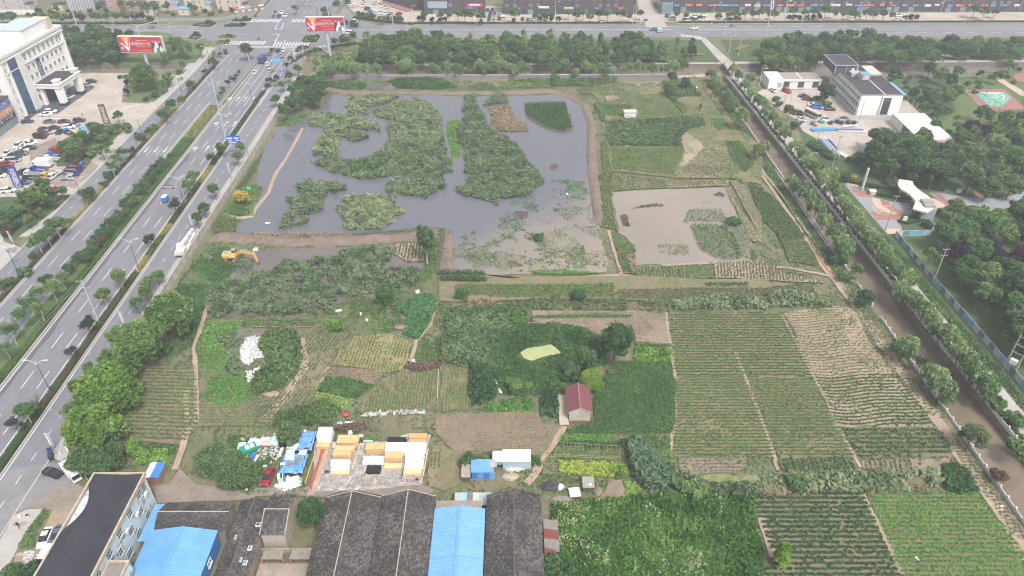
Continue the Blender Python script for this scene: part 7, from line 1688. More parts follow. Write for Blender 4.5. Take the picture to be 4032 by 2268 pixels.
cars('rusting in the weeds by the junk heaps','jnk','sedan,red,815,920,690,1190',z=.1,near=True)
flush_cars()
truck('white box van parked beside the pavement wall','white','d0',640,380,765,530,'box','white',5.4,z=.12,group='vehicles by the black-roofed building')
o=thing('minibus','grey coach parked in the office yard','bus',(*Q('a3',490,1155),.2),math.radians(-62))
MB().box((0,0,.5),(7.2,2.2,2.3),0,0,(.98,.93)).build('body',cpaint('beige'),o);MB().box((.1,-1.1,1.5),(6.2,.06,.8)).box((.1,1.1,1.5),(6.2,.06,.8)).box((3.58,0,1.4),(.06,1.9,1.1)).build('windows',M_carglass,o);wheels(o,(-2.2,2.3),.95,.42)
def trike(label,c,x,y,hd,boxed=False,z=.06):
 o=thing('cargo_tricycle',label,'tricycle',(x,y,z),math.radians(hd),'cargo tricycles')
 if boxed:
  MB().box((-.5,0,.5),(2.2,1.5,1.7)).build('cargo_box',cpaint(c),o);MB().box((-.5,0,2.2),(2.24,1.54,.06)).build('roof',cpaint('white'),o)
 else:
  MB().box((-.5,0,.6),(1.7,1.2,.1)).build('bed',M_tyre,o)
  for s in(-1,1):MB().box((-.5,s*.58,.7),(1.7,.05,.35)).build('drop_side',cpaint(c),o)
 MB().box((1.0,0,.4),(1.0,.8,.5),0,0,(.7,.7)).build('front_body',cpaint(c),o);MB().tube((1.3,-.35,1.1),(1.3,.35,1.1),.03).tube((1.3,0,.5),(1.3,0,1.1),.04).build('handlebar',M_tyre,o)
 for x_,y_ in((-.8,-.6),(-.8,.6),(1.35,0)):link('wheel',WH[.32][0],o,(x_,y_,.32))
 if boxed:MB().box((.95,0,1.75),(.9,1.1,.06)).build('windscreen_roof',cpaint(c),o)
trike('blue box tricycle with white roof driving up the near carriageway','blue',*Q('b0',1690,600),90,True)
trike('blue tricycle at the far junction lights','blue',*Q('xng',1010,140),-90);trike('second dark tricycle behind the white cars at the lights','navy',*Q('xng',1045,50),-90)
trike('small blue tricycle at the top edge of the crossing road','blue',*Q('a1',40,95),-90);trike('blue tricycle at the mouth of the far lane','blue',*Q('a2',1400,212),40);trike('sky blue tricycle crossing the avenue','sky blue',*Q('a2',1540,330),10,True)
# PEOPLE
M_skin=mat('skin','#a9806a',.7,.05,3);M_hair=mat('hair','#1f1b19',.8,.1,3)
def person(label,loc,rz,top,legs,pose='stand',hat=None,h=1.7,coat=False,group=None):
 o=thing('person',label,'person',loc,rz,group)
 hip,up,ch,nk,hd,tp=spine(pose)
 bm=BODY[pose].copy()
 for m in(M_skin,mat('cloth'+top,top,.9,.08,3),mat('cloth'+legs,legs,.9,.08,3),M_hair,M_tyre):bm.materials.append(m)
 for p in bm.polygons:
  c=p.center;t=(c-hip).dot(up)
  if c.z<.1 or(pose=='ride' and c.z<.3):k=4
  elif(c-hd).length<.17 and t>.5:k=3 if((c-hd).dot(up)>.05 or(c-hd).x<-.01)else 0
  elif t<-.02 and(abs(c.y)<.19 or c.z<.6):k=2 if not(coat and c.z>.35)else 1
  elif t>.5:k=0
  else:k=1
  if abs(c.y)>.21 and t<.0 and pose in('stand','walk'):k=0
  p.material_index=k;p.use_smooth=True
 bm.name='body';b=link('body',bm,o)
 o.scale=(h/1.7,)*3
 if hat:MB().tube(tp+Vector((0,0,.0)),tp+Vector((0,0,.035)),.22,.2,12).tube(tp+Vector((0,0,.03)),tp+Vector((0,0,.12)),.11,.08,10).build('hat',mat('hat'+hat,hat,.9,.08,3),o)
 return o
person('person in long black coat walking along the pavement',(*Q('d0',190,985),.15),math.radians(100),'#26242a','#232228','walk',coat=True)
person('farmer in a pink hat and dark clothes by the brush heap',(*Q('c1',1575,828),.25),math.radians(-60),'#33333a','#2a2a30','stand','#c98a82')
person('person in a pale shirt and black trousers walking by the timber yard',(*Q('tim',2425,195),.3),math.radians(200),'#b5b3b0','#23232a','walk')
person('farmer in a white sun hat stooping in the bright green rows',(*Q('d3',1500,1335),.4),math.radians(160),'#a8acb8','#74798a','stoop','#d8d8d6')
person('farmer in pink stooping by the canal track',(*Q('c3',836,42),.3),math.radians(190),'#d08a9c','#a86a80','stoop')
person('person in dark clothes crossing the hotel forecourt',(*Q('lot',1815,888),.08),1.2,'#3a3430','#2a2826','walk')
person('worker in red beside the lane bridge rail',(*Q('a2',2196,655),.2),0,'#b8402c','#3a3a46','stand')
person('worker in red on the riverside path left of the bridge',(*Q('a2',2105,652),.2),1,'#b8402c','#3a3a46','stand')
def scooter(label,x,y,hd,c,rider,z=.06,white=False):
 o=thing('scooter',label,'scooter',(x,y,z),math.radians(hd),'scooters')
 MB().loft([sec(-.8,.16,.35,.75,.05),sec(-.2,.18,.3,.75,.05),sec(0,.16,.25,.4,.04),sec(.5,.16,.25,.4,.04)]).build('body',cpaint(c),o);MB().box((-.45,0,.74),(.7,.3,.12)).build('seat',M_tyre,o)
 MB().box((.6,0,.3),(.16,.34,.75),0,0,.8).build('front_shield',cpaint(c),o);MB().tube((.55,-.32,1.05),(.55,.32,1.05),.025).tube((.72,0,.3),(.55,0,1.05),.03).build('handlebar',M_tyre,o)
 for x_ in(-.6,.75):link('wheel',WH[.32][0],o,(x_,0,.3)).scale=(.85,.5,.85)
 if rider:person('rider on the '+label,(x-.3*math.cos(math.radians(hd)),y-.3*math.sin(math.radians(hd)),z-.05),math.radians(hd),rider[0],rider[1],'ride',group='scooter riders')
scooter('white scooter turning in the junction',*Q('xng',418,512),200,'white',('#3a3a40','#303038'))
scooter('grey scooter before the lower zebra crossing',*Q('xng',718,608),160,'grey',('#5a4a48','#303038'))
scooter('dark scooter waiting above the far zebra crossing',*Q('xng',665,150),-90,'black',('#4a3a34','#303038'))
scooter('white scooter on the dirt track by the canal',*Q('c3',878,175),120,'white',('#d8d2cc','#3a3a42'),z=.35)
scooter('black scooter on the right avenue',*Q('tp2',668,270),0,'black',('#3a4a6a','#303038'))
# WORKING MACHINES
M_exc=mat('excavator_yellow','#c29c60',.5,.06,1);M_mudt=mat('muddy_track','#7d6a62',.9,.15,2)
ex,ey=Q('exc',700,1010)
o=thing('excavator','yellow tracked excavator digging at the edge of the flooded reeds','excavator',(ex,ey,.2))
ta=1.35
for s in(-1,1):
 cx,cy_=s*1.25*math.sin(ta),-s*1.25*math.cos(ta)
 prof=[(math.cos(a)*.42+(1.5 if math.cos(a)>0 else-1.5),math.sin(a)*.42+.45)for a in np.linspace(-math.pi/2,1.5*math.pi,20,endpoint=False)]
 t_=MB();ca,sa=math.cos(ta),math.sin(ta)
 t_.loft([[(cx+u*ca-w_*sa,cy_+u*sa+w_*ca,z)for u,z in prof]for w_ in(-.3,.3)]);t_.build('track',M_mudt,o)
MB().box((0,0,.5),(1.9,1.9,.6)).build('undercarriage',M_tyre,o);MB().tube((0,0,1.0),(0,0,1.2),.7,.7,14).build('slew_ring',M_tyre,o)
up_=MB().loft([sec(-2.6,1.1,1.35,2.25,.2),sec(-2.3,1.3,1.2,2.35,.15),sec(-.2,1.3,1.2,2.3,.12),sec(.0,1.3,1.2,1.9,.12),sec(1.35,1.25,1.2,1.85,.12)]).build('upper_body',M_exc,o)
MB().box((-1.5,.2,2.36),(1.4,1.5,.12)).build('engine_cover',M_metal,up_)
cb=MB().loft([[(-.2,.35,1.8),(-.2,1.28,1.8),(-.15,1.22,3.0),(-.15,.42,3.0)],[(1.2,.35,1.8),(1.2,1.28,1.8),(.9,1.22,3.05),(.9,.42,3.05)]]).build('cab',M_exc,o)
MB().box((.45,.33,2.1),(.95,.04,.75)).box((.45,1.27,2.1),(.9,.05,.75)).face([(1.2,.42,1.95),(1.2,1.2,1.95),(.94,1.17,2.95),(.94,.48,2.95)]).build('cab_glass',M_carglass,cb);MB().box((.35,.82,3.02),(1.0,.75,.06)).build('cab_roof',M_metal,cb)
def loc3(r,x,y,z):a=Q(r,x,y,z);return Vector((a[0]-ex,a[1]-ey,z-.2))
pv,kn,en,bk=loc3('exc',770,720,2.1),loc3('exc',1080,590,4.0),loc3('exc',1690,740,3.5),loc3('exc',1860,1095,.9)
def beam(pts,ws,th):
 b=MB();secs=[]
 for i,p in enumerate(pts):
  d=(pts[min(i+1,len(pts)-1)]-pts[max(0,i-1)]).normalized();sd_=Vector((-d.y,d.x,0)).normalized();u_=sd_.cross(d).normalized();u_=-u_ if u_.z<0 else u_
  secs.append([p+sd_*a*th/2+u_*c*ws[i]/2 for a,c in((-1,-1),(1,-1),(1,1),(-1,1))])
 return b.loft(secs)
bo=beam([pv,pv.lerp(kn,.6),kn,kn.lerp(en,.5),en],[.45,.75,.85,.65,.4],.45).build('boom',M_exc,o)
sk=beam([en+(en-bk).normalized()*.7,en,en.lerp(bk,.3),bk],[.35,.75,.6,.35],.38).build('stick',M_exc,o)
MB().tube(kn.lerp(en,.1)+Vector((0,0,.55)),en+Vector((0,0,.5)),.11).build('hydraulic_ram',M_metal,bo);MB().tube(pv+Vector((.3,-.3,-.6)),kn+Vector((0,-.3,-.4)),.1).build('hydraulic_ram',M_exc,bo);MB().tube(en.lerp(bk,.15)+Vector((.4,0,.1)),bk+Vector((.35,0,.3)),.09).build('hydraulic_ram',M_exc,sk)
MB().loft([[(bk.x-.1,bk.y-.55,bk.z+.1),(bk.x-.1,bk.y+.55,bk.z+.1),(bk.x+.5,bk.y+.55,bk.z-.1),(bk.x+.5,bk.y-.55,bk.z-.1)],[(bk.x-.5,bk.y-.55,bk.z-.7),(bk.x-.5,bk.y+.55,bk.z-.7),(bk.x+.6,bk.y+.55,bk.z-.8),(bk.x+.6,bk.y-.55,bk.z-.8)],[(bk.x-.3,bk.y-.55,bk.z-1.15),(bk.x-.3,bk.y+.55,bk.z-1.15),(bk.x+.3,bk.y+.55,bk.z-1.2),(bk.x+.3,bk.y-.55,bk.z-1.2)]]).build('bucket',mat('bucket_mud','#5e544a',.9,.15,2),o)
o=thing('mobile_crane','white mobile crane truck parked on the broken pavement by the wall','crane',(*Q('crn',720,700),.1),math.radians(91))
MB().box((0,0,.8),(11.0,2.3,.5)).build('carrier',M_trim,o);wheels(o,(-3.6,-2.3,2.0,3.4),.95,.5)
MB().box((4.9,.2,.7),(1.8,2.2,1.4),0,0,(.85,.95)).build('driver_cab',M_trim,o);MB().box((5.6,.2,1.5),(.3,1.9,.5)).build('windscreen',M_carglass,o)
MB().box((-4.2,0,1.3),(2.4,2.4,1.3)).build('turntable',M_trim,o);MB().box((-5.5,0,1.3),(1.0,2.6,1.1)).build('counterweight',mat('off_white','#c2bcb4',.7,.1,1),o)
c_=MB().box((-2.7,1.1,1.5),(1.7,1.0,1.7),0,0,(.85,.9)).build('crane_cab',M_trim,o);MB().box((-2.5,1.63,2.2),(1.2,.04,.7)).build('window',M_carglass,c_)
bm_=MB().loft([[(-4.6,-.55,2.6),(-4.6,.45,2.6),(-4.6,.45,3.5),(-4.6,-.55,3.5)],[(6.2,-.45,2.4),(6.2,.35,2.4),(6.2,.35,3.1),(6.2,-.45,3.1)]]).build('boom',M_trim,o)
for x in(-1.6,1.6,4.6):MB().box((x,-.05,2.42),(.25,1.1,1.0)).build('boom_collar',M_metal,bm_)
MB().box((2.5,-.9,1.4),(4.6,.7,.6)).build('equipment_deck',mat('off_white','#c2bcb4'),o)
for x in(-4.8,3.8):
 for s in(-1,1):MB().box((x,s*1.6,.5),(.35,1.2,.3)).tube((x,s*2.1,.0),(x,s*2.1,.6),.1).build('outrigger',M_trim,o)
 # WALLS, RAILS, FENCES
M_wallc=mat('stained_concrete','#aba59c',.9,.15,.9,col2='#8f887f',scale2=.5)
M_rail=mat('white_stone_rail','#bcbab8',.85,.1,1.2)
def runwall(name,label,cat,path,step,panel,post=None,skip=None,cap=None,group=None):
 pts=[Vector(p)for p in path];o=thing(name,label,cat,(*pts[0],0),0,group);org=pts[0];cache={};n_=0
 for i in range(len(pts)-1):
  a,b=pts[i],pts[i+1];L=(b-a).length;k=max(1,round(L/step));d=(b-a)/k;ang=math.atan2(d.y,d.x);dl=d.length
  for j in range(k):
   p=a+d*(j+.5)-org;q=a+d*j-org
   if skip and skip(p+org):continue
   n_+=1
   key=round(dl,3)
   if key not in cache:
    me=MB().box((0,0,panel[3]if len(panel)>3 else 0),(dl-(.02 if not post else .1),panel[0],panel[1]))
    cache[key]=[me.mesh('panel',panel[2]),MB().box((0,0,0),(dl,cap[0],cap[1])).mesh('coping',cap[2])if cap else None]
   e=link('panel',cache[key][0],o,(p.x,p.y,0),ang)
   if cap:link('coping',cache[key][1],e,(0,0,panel[1]))
   if post:
    if 'post' not in cache:cache['post']=MB().box((0,0,0),(post[0],post[0],post[1])).box((0,0,post[1]),(post[0]*1.25,post[0]*1.25,.12)).mesh('post',post[2])
    link('post',cache['post'],o,(q.x,q.y,0),ang)
 return o
runwall('roadside_wall','long grey concrete panel wall between the avenue and the ponds','wall',[(-94.6,131),(-94.9,170),(-95.1,250),(-95.7,292)],4.0,(.25,2.6,M_wallc),(.42,2.85,M_wallc),cap=(.36,.12,M_conc))
runwall('pavement_wall','low pale wall beside the corner pavement','wall',P('d0','700,140 655,235 700,310 770,390 850,520'),2.6,(.25,1.4,M_wallc),None,cap=(.34,.1,M_rail))
runwall('bridge_parapet','dark stone parapet where the footway crosses the river','parapet',[(-95.7,292),(-95.2,312),(-91.5,330),(-88.5,340)],3.0,(.3,1.5,M_wallc),(.4,1.6,M_wallc))
runwall('river_wall','long low grey wall with pale coping along the river','wall',[(-86,327.4),(0,327.8),(72,328.8)],4.0,(.3,1.75,mat('grey_block','#77747a',.9,.15,1)),None,cap=(.45,.12,M_rail))
for i,x in enumerate((-76.0,-49.4)):tag(MB().box((0,0,0),(.35,.35,2.1)).box((0,0,2.1),(.5,.5,.2)).build('marker_post',mat('marker_red','#8e4a48',.8,.1,2),None,(x+(2 if i else 0),327.2,0)),('red marker post near the left end of the river wall','red marker post midway along the river wall')[i],'post')
runwall('river_rail','white stone rail at the corner of river and canal','railing',[(74,329),(84,329.8),(91.2,331.6)],2.2,(.14,.9,M_rail),(.26,1.15,M_rail))
runwall('canal_rail','white stone balustrade along the canal beside the fields','railing',[(canal_x(y,-1)-.25,y)for y in(72,120,180,240,326)],2.6,(.16,.95,M_rail),(.3,1.25,M_rail),skip=lambda p:150<p.y<156 or 166<p.y<172)
runwall('canal_rail','white stone balustrade along the canal beside the concrete lane','railing',[(canal_x(y,1)+.3,y)for y in(72,120,180,240,328)],2.6,(.16,.95,M_rail),(.3,1.25,M_rail))
runwall('bridge_rail','white rail of the small lane bridge on the canal side','railing',[(100.9,331.5),(100.9,347)],2.2,(.14,.95,M_rail),(.26,1.2,M_rail));runwall('bridge_rail','white rail of the small lane bridge on the far side','railing',[(106.5,331.5),(106.5,347)],2.2,(.14,.95,M_rail),(.26,1.2,M_rail))
runwall('bund_wall','low pale retaining wall along the willows on the field side','wall',[(canal_x(y,-1)-.9,y)for y in(186,236)],3.0,(.2,.55,M_rail))
M_fpan=mat('fence_panel_white','#aebac6',.5,.06,1);M_fmesh=mat('fence_panel_mesh','#6f7884',.7,.2,6);M_fblue=mat('fence_poster','#6fa8c4',.6,.15,.8)
def panelfence(label,path,seed):
 pts=[Vector(p)for p in path];o=thing('park_fence',label,'fence',(*pts[0],0));rr=random.Random(seed)
 P_={}
 for i in range(len(pts)-1):
  a,b=pts[i],pts[i+1];k=max(1,round((b-a).length/2.3));d=(b-a)/k;ang=math.atan2(d.y,d.x)
  for j in range(k):
   p=a+d*(j+.5)-pts[0];m=M_fblue if rr.random()<.1 else(M_fmesh if j%2 else M_fpan)
   if(m.name,round(d.length,2))not in P_:P_[(m.name,round(d.length,2))]=MB().box((0,0,.25),(d.length-.12,.05,1.75)).mesh('fence_panel',m)
   link('fence_panel',P_[(m.name,round(d.length,2))],o,(p.x,p.y,0),ang)
   if 'post' not in P_:P_['post']=MB().box((0,0,0),(.1,.1,2.15)).mesh('fence_post',M_fpan);P_['rail']=MB().box((0,0,0),(d.length,.07,.08)).mesh('fence_rail',M_fpan);P_['base']=MB().box((0,0,0),(d.length,.3,.24)).mesh('fence_base',M_conc)
   link('fence_post',P_['post'],o,(p.x-d.x/2,p.y-d.y/2,0),ang);link('fence_rail',P_['rail'],o,(p.x,p.y,2.02),ang);link('fence_base',P_['base'],o,(p.x,p.y,0),ang)
panelfence('long blue-white panel fence along the lane verge',[(119.9,104),(118.9,140),(118.0,166),(117.6,192)],1)
panelfence('short panel fence run turning in below the plaza',[(117.6,192),(128.5,192.6),(131.5,196.5),(129.2,200.0)],2)
panelfence('short panel fence run behind the plaza hedge',P('gat','1120,60 1200,170 1280,270'),3)
runwall('yard_fence','grey bar fence in front of the parked coach','fence',P('a3','330,1180 420,1205 560,1205 800,1200 900,1215'),2.0,(.04,1.3,mat('bar_fence','#a9acb0',.5,.2,6),.2),(.08,1.6,M_metal))
runwall('court_fence','tall green mesh fence round the basketball court','fence',P('a3','1990,800 2320,770 2560,900 2576,960'),3.0,(.03,.1,mat('dark_green_steel','#3f5a50',.6,.1,1),3.3),(.09,3.4,MATS['dark_green_steel']))
runwall('court_fence','near side of the green court fence','fence',P('a3','1970,920 2160,1010 2380,1130'),3.0,(.03,.1,MATS['dark_green_steel'],3.3),(.09,3.4,MATS['dark_green_steel']))
runwall('post_row','row of pale posts behind the office yard','fence',P('a3','1430,1000 1480,1030 1520,1060 1570,1110'),2.6,(.05,.06,M_rail,1.9),(.16,2.0,M_rail))
runwall('forecourt_rail','low white guard rails framing the forecourt drain','railing',P('lot','690,880 1200,890 1700,890'),2.4,(.06,.12,M_trim,.55),(.1,.7,M_trim))
runwall('forecourt_rail','lower guard rail in front of the forecourt drain','railing',P('lot','760,970 1200,965 1600,950'),2.4,(.06,.12,M_trim,.55),(.1,.7,M_trim))
o=thing('basketball_hoop','green basketball hoop stand at the far end of the court','hoop',(*Q('a3',2200,940),.2));MB().tube((0,0,0),(0,0,3.0),.1).tube((0,0,3.0),(1.2,-.6,3.2),.08).build('post',MATS['dark_green_steel'],o);MB().box((1.3,-.6,2.9),(.08,1.6,1.0)).build('backboard',mat('mint','#8fc4b4',.6,.05,1),o);MB().tube((1.6,-.6,3.0),(1.6,-.6,3.05),.24,.24,10).build('ring',M_lampr,o)
# STREET FURNITURE
M_pole=mat('lamp_pole_blue_grey','#566470',.5,.06,1,.2);M_polew=mat('white_pole','#c9c9cb',.5,.05,1);M_polec=mat('concrete_pole','#9a9690',.9,.1,2);M_steel=mat('pale_steel','#a9b2bc',.5,.05,1,.2)
def dlamp(label,x,y,hd=0.0):
 o=thing('street_lamp',label,'street lamp',(x,y,.15),hd,'double-arm street lamps')
 MB().tube((0,0,0),(0,0,9.4),.13,.08,8).build('pole',M_pole,o);MB().tube((0,0,0),(0,0,.5),.2,.17,8).build('base',M_pole,o)
 for s in(-1,1):
  a=MB().path([(0,0,9.2),(s*.5,0,9.9),(s*1.4,0,10.4),(s*2.0,0,10.55)],[.07,.06,.05,.05],5).build('arm',M_polew,o)
  MB().box((s*2.4,0,10.5),(.9,.3,.12),0,0,.8).build('lamp_head',M_polew,o)
 MB().tube((0,0,9.4),(0,0,10.6),.06,.03,5).build('finial',M_polew,o)
for i,(r,x,y)in enumerate((('c0',515,1120),('b0',1280,1300),('b0',1865,640),('a1',90,1085),('a1',320,640))):dlamp(f'{nth(i + 1)} double-arm lamp from the bottom in the wall-side verge',RX(-107.0,Q(r,x,y)[1]),Q(r,x,y)[1])
dlamp('double-arm lamp in the wall-side verge beyond the steel pylon',RX(-107,262),262)
for i,(r,x,y)in enumerate((('b0',130,1370),('b0',855,650),('a0',1360,1443),('a0',1775,1010),('a0',2110,700))):dlamp(f'{nth(i + 1)} double-arm lamp from the bottom in the hotel-side verge',RX(-139.3,Q(r,x,y)[1]),Q(r,x,y)[1])
def slamp(label,r,x,y,h,arm=(1.6,-.6),group='single-arm white lamps'):
 o=thing('street_lamp',label,'street lamp',(*Q(r,x,y),.1),0,group)
 MB().tube((0,0,0),(0,0,h),.12,.07,6).build('pole',M_polew,o);MB().path([(0,0,h-.2),(arm[0]*.5,arm[1]*.5,h+.35),(arm[0],arm[1],h+.4)],.06,5).build('arm',M_polew,o);MB().box((arm[0]*1.15,arm[1]*1.15,h+.33),(.8,.3,.12),math.atan2(arm[1],arm[0])).build('lamp_head',M_polew,o)
for i,(r,x,y,h)in enumerate((('tp2',210+982-0,225,11),('a3',210,215,11),('a3',370,315,9),('a3',965,205,11),('a3',1180,220,7),('a3',1725,210,11),('a3',1970,262,8),('a3',2490,205,11),('tp1',1405,250,12),('tp1',600,275,7),('tp1',615,250,10),('tp1',2190,245,10),('tp1',1443,246,5),('a2',1345,245,5),('a2',2065,245,10),('a2',2190,375,10),('a2',2240,540,8.5),('a0',1605,242,6.5),('a1',1545,278,6),('a1',1610,252,10),('a2',2545,880,8),('b3',440,262,6),('a2',2335,580,9))):
 slamp(f'{nth(i + 1)} slim white lamp along the far avenue and lane' if i<20 else('slim white lamp at the lane by the low garage','short white lamp on the lane below the pipe yard','slim pole lamp on the lawn right of the bridge')[i-20],r,x,y,h)
def leaflamp(label,r,x,y,h=6.2):
 o=thing('ornamental_lamp',label,'lamp',(*Q(r,x,y),.15),0,'white petal lamps')
 MB().tube((0,0,0),(0,0,h),.1,.06,6).build('pole',M_metal,o)
 for i in range(9):
  z=h*.42+i*h*.066
  for s in(-1,1):MB().loft([[(s*.05,-.06,z),(s*.05,.06,z),(s*.05,.06,z+.04),(s*.05,-.06,z+.04)],[(s*.3,-.12,z+.1),(s*.3,.12,z+.1),(s*.3,.12,z+.14),(s*.3,-.12,z+.14)],[(s*.46,-.04,z+.26),(s*.46,.04,z+.26),(s*.46,.04,z+.29),(s*.46,-.04,z+.29)]]).build('petal',M_polew,o)
 MB().box((0,0,0),(.5,.5,.25)).build('base',M_conc,o)
for lab,r,x,y in(('white petal lamp on the corner pavement by the bins','d0',552,262),('white petal lamp between the big round trees','c0',1290,470),('white petal lamp on the footway above the yellow bush','b0',2350,378),('white petal lamp just above the mobile crane','b0',1975,915),('white petal lamp on the island at the left edge','b0',165,1085),('white petal lamp on the hedge curve by the junction','xng',1640,985),('white petal lamp beside the totem and lot shrubs','a0',1262,1335)):leaflamp(lab,r,x,y)
def upole(label,r,x,y,h,arms=2,m=None,rad=.17,aw=2.0,cat='utility pole',band=False,rz=0.0):
 o=thing('utility_pole',label,cat,(*Q(r,x,y),0),rz)
 MB().tube((0,0,0),(0,0,h),rad,rad*.6,8).build('pole',m or M_polec,o)
 for i in range(arms):
  a=MB().box((0,0,h-.5-i*1.9),(aw,.12,.14)).build('crossarm',M_metal,o)
  for s in(-1,0,1):MB().tube((s*aw*.45,0,h-.36-i*1.9),(s*aw*.45,0,h-.1-i*1.9),.07,.04,6).build('insulator',M_polew,a)
 if band:
  for i in range(3):MB().tube((0,0,.4+i*.5),(0,0,.65+i*.5),rad+.01,rad+.01,8).build('warning_band',M_yel if i%2==0 else M_dbase,o)
 return o
upole('leaning-looking concrete utility pole with yellow bands in the lower verge','c0',1010,400,14,3,M_steel,.22,3.0,band=True)
upole('tall steel pylon pole in the verge by the blue road sign','a0',2290,1400,24.5,5,M_steel,.34,3.6)
upole('tall steel pole behind the right billboard','a1',790,390,22,3,M_steel,.3,3.0)
upole('tall steel pole in front of the villas','a0',815,360,24,3,M_steel,.34,3.2)
upole('small steel pole behind the left billboard','a0',1195,395,9,3,M_steel,.2,2.2)
upole('dark pole at the hotel-side crossing','a0',1775,395,7,0,M_pole,.12);upole('dark pole by the white pedestrian strip','a0',2395,200,10,0,M_pole,.12);upole('dark pole on the upper corner island','a0',1375,365,5.5,0,M_pole,.1)
upole('concrete pole with banded foot on the gate plaza','b3',1205,885,13,1,None,.17,1.6,band=True);upole('concrete pole beside the pipe yard lane','b3',690,245,12,1);upole('concrete pole inside the blue fence','b3',1675,1390,11.8,2,None,.18,1.8)
upole('thin concrete pole beside the blue pipe stack','pip',185,945,7.5,1,None,.13,1.2);upole('thin concrete pole before the pipe stack','pip',640,1430,12,1,None,.14,1.4)
upole('wooden pole in the long field strip','b3',95,1398,7,0,MATS['bark'],.12);upole('thin dark mast at the office corner','a3',945,1215,10,0,M_pole,.1);upole('pole in the office yard near the red car','a3',205,1075,10,1,None,.14,1.2);upole('second yard pole with a blue box','a3',270,1040,4.5,1,None,.1,.8);upole('short pole behind the parked vans','a3',312,1200,4.5,0,M_polew,.09)
upole('bare flagpole by the blue totem, nearer the edge','lo2',175,1445,8.5,0,M_metal,.1);upole('bare flagpole by the blue totem, middle one','lo2',420,1449,9.5,0,M_metal,.1);upole('bare flagpole by the blue totem, right one','lo2',480,1380,9.5,0,M_metal,.1)
upole('slanting pole on the park lawn with a lamp','b3',2010,505,6,0,M_polew,.09)
o=thing('cell_mast','tall white antenna mast rising from the eastern woods','mast',(*Q('a3',10,500),0));MB().tube((0,0,0),(0,0,24),.28,.16,8).build('mast',mat('mast_green_grey','#a3b5a6',.6,.06,1),o)
for i in range(6):MB().box((math.cos(i*1.047)*.7,math.sin(i*1.047)*.7,20+(i%2)*2.2),(.35,.35,2.0)).tube((0,0,21+(i%2)*2.2),(math.cos(i*1.047)*.7,math.sin(i*1.047)*.7,21+(i%2)*2.2),.05).build('antenna',M_polew,o)
o=thing('transformer_poles','pair of concrete poles carrying a white transformer box','transformer',(*Q('c3',2412,875),0),-.9)
for s in(-1,1):
 p_=MB().tube((s*1.2,0,0),(s*1.2,0,11.5),.18,.12,8).build('pole',M_polec,o)
 for i in range(2):MB().tube((s*1.2,0,.4+i*.6),(s*1.2,0,.7+i*.6),.19,.19,8).build('warning_band',mat('orange_band','#b5683a',.7,.05,1),p_)
for z in(3.0,6.2,8.4,10.6):MB().box((0,0,z),(3.2,.14,.16)).build('crossarm',M_metal,o)
MB().box((0,0,3.2),(1.6,1.0,1.2)).build('transformer_box',M_polew,o)
def cable(label,A,B,sag,group='overhead cables'):
 A,B=Vector(A),Vector(B);pts=[A.lerp(B,i/14)-Vector((0,0,sag*4*(i/14)*(1-i/14)))for i in range(15)]
 o=MB().path([p-A for p in pts],.022,3).build('overhead_cable',M_metal,None,A);tag(o,label,'cable',group)
pA=Vector((*Q('c0',1010,400),0));pB=Vector((*Q('a0',2290,1400),0))
for i in range(3):cable(('near','middle','far')[i]+' overhead cable running above the planted median',(pA.x-1.2+i*1.2,pA.y,13.5),(pB.x-1.4+i*1.4,pB.y,16+i),2.5);cable(('near','middle','far')[i]+' overhead cable dropping towards the bottom left',(pA.x-1.2+i*1.2,pA.y,13.5),(pA.x-18,60,12),2)
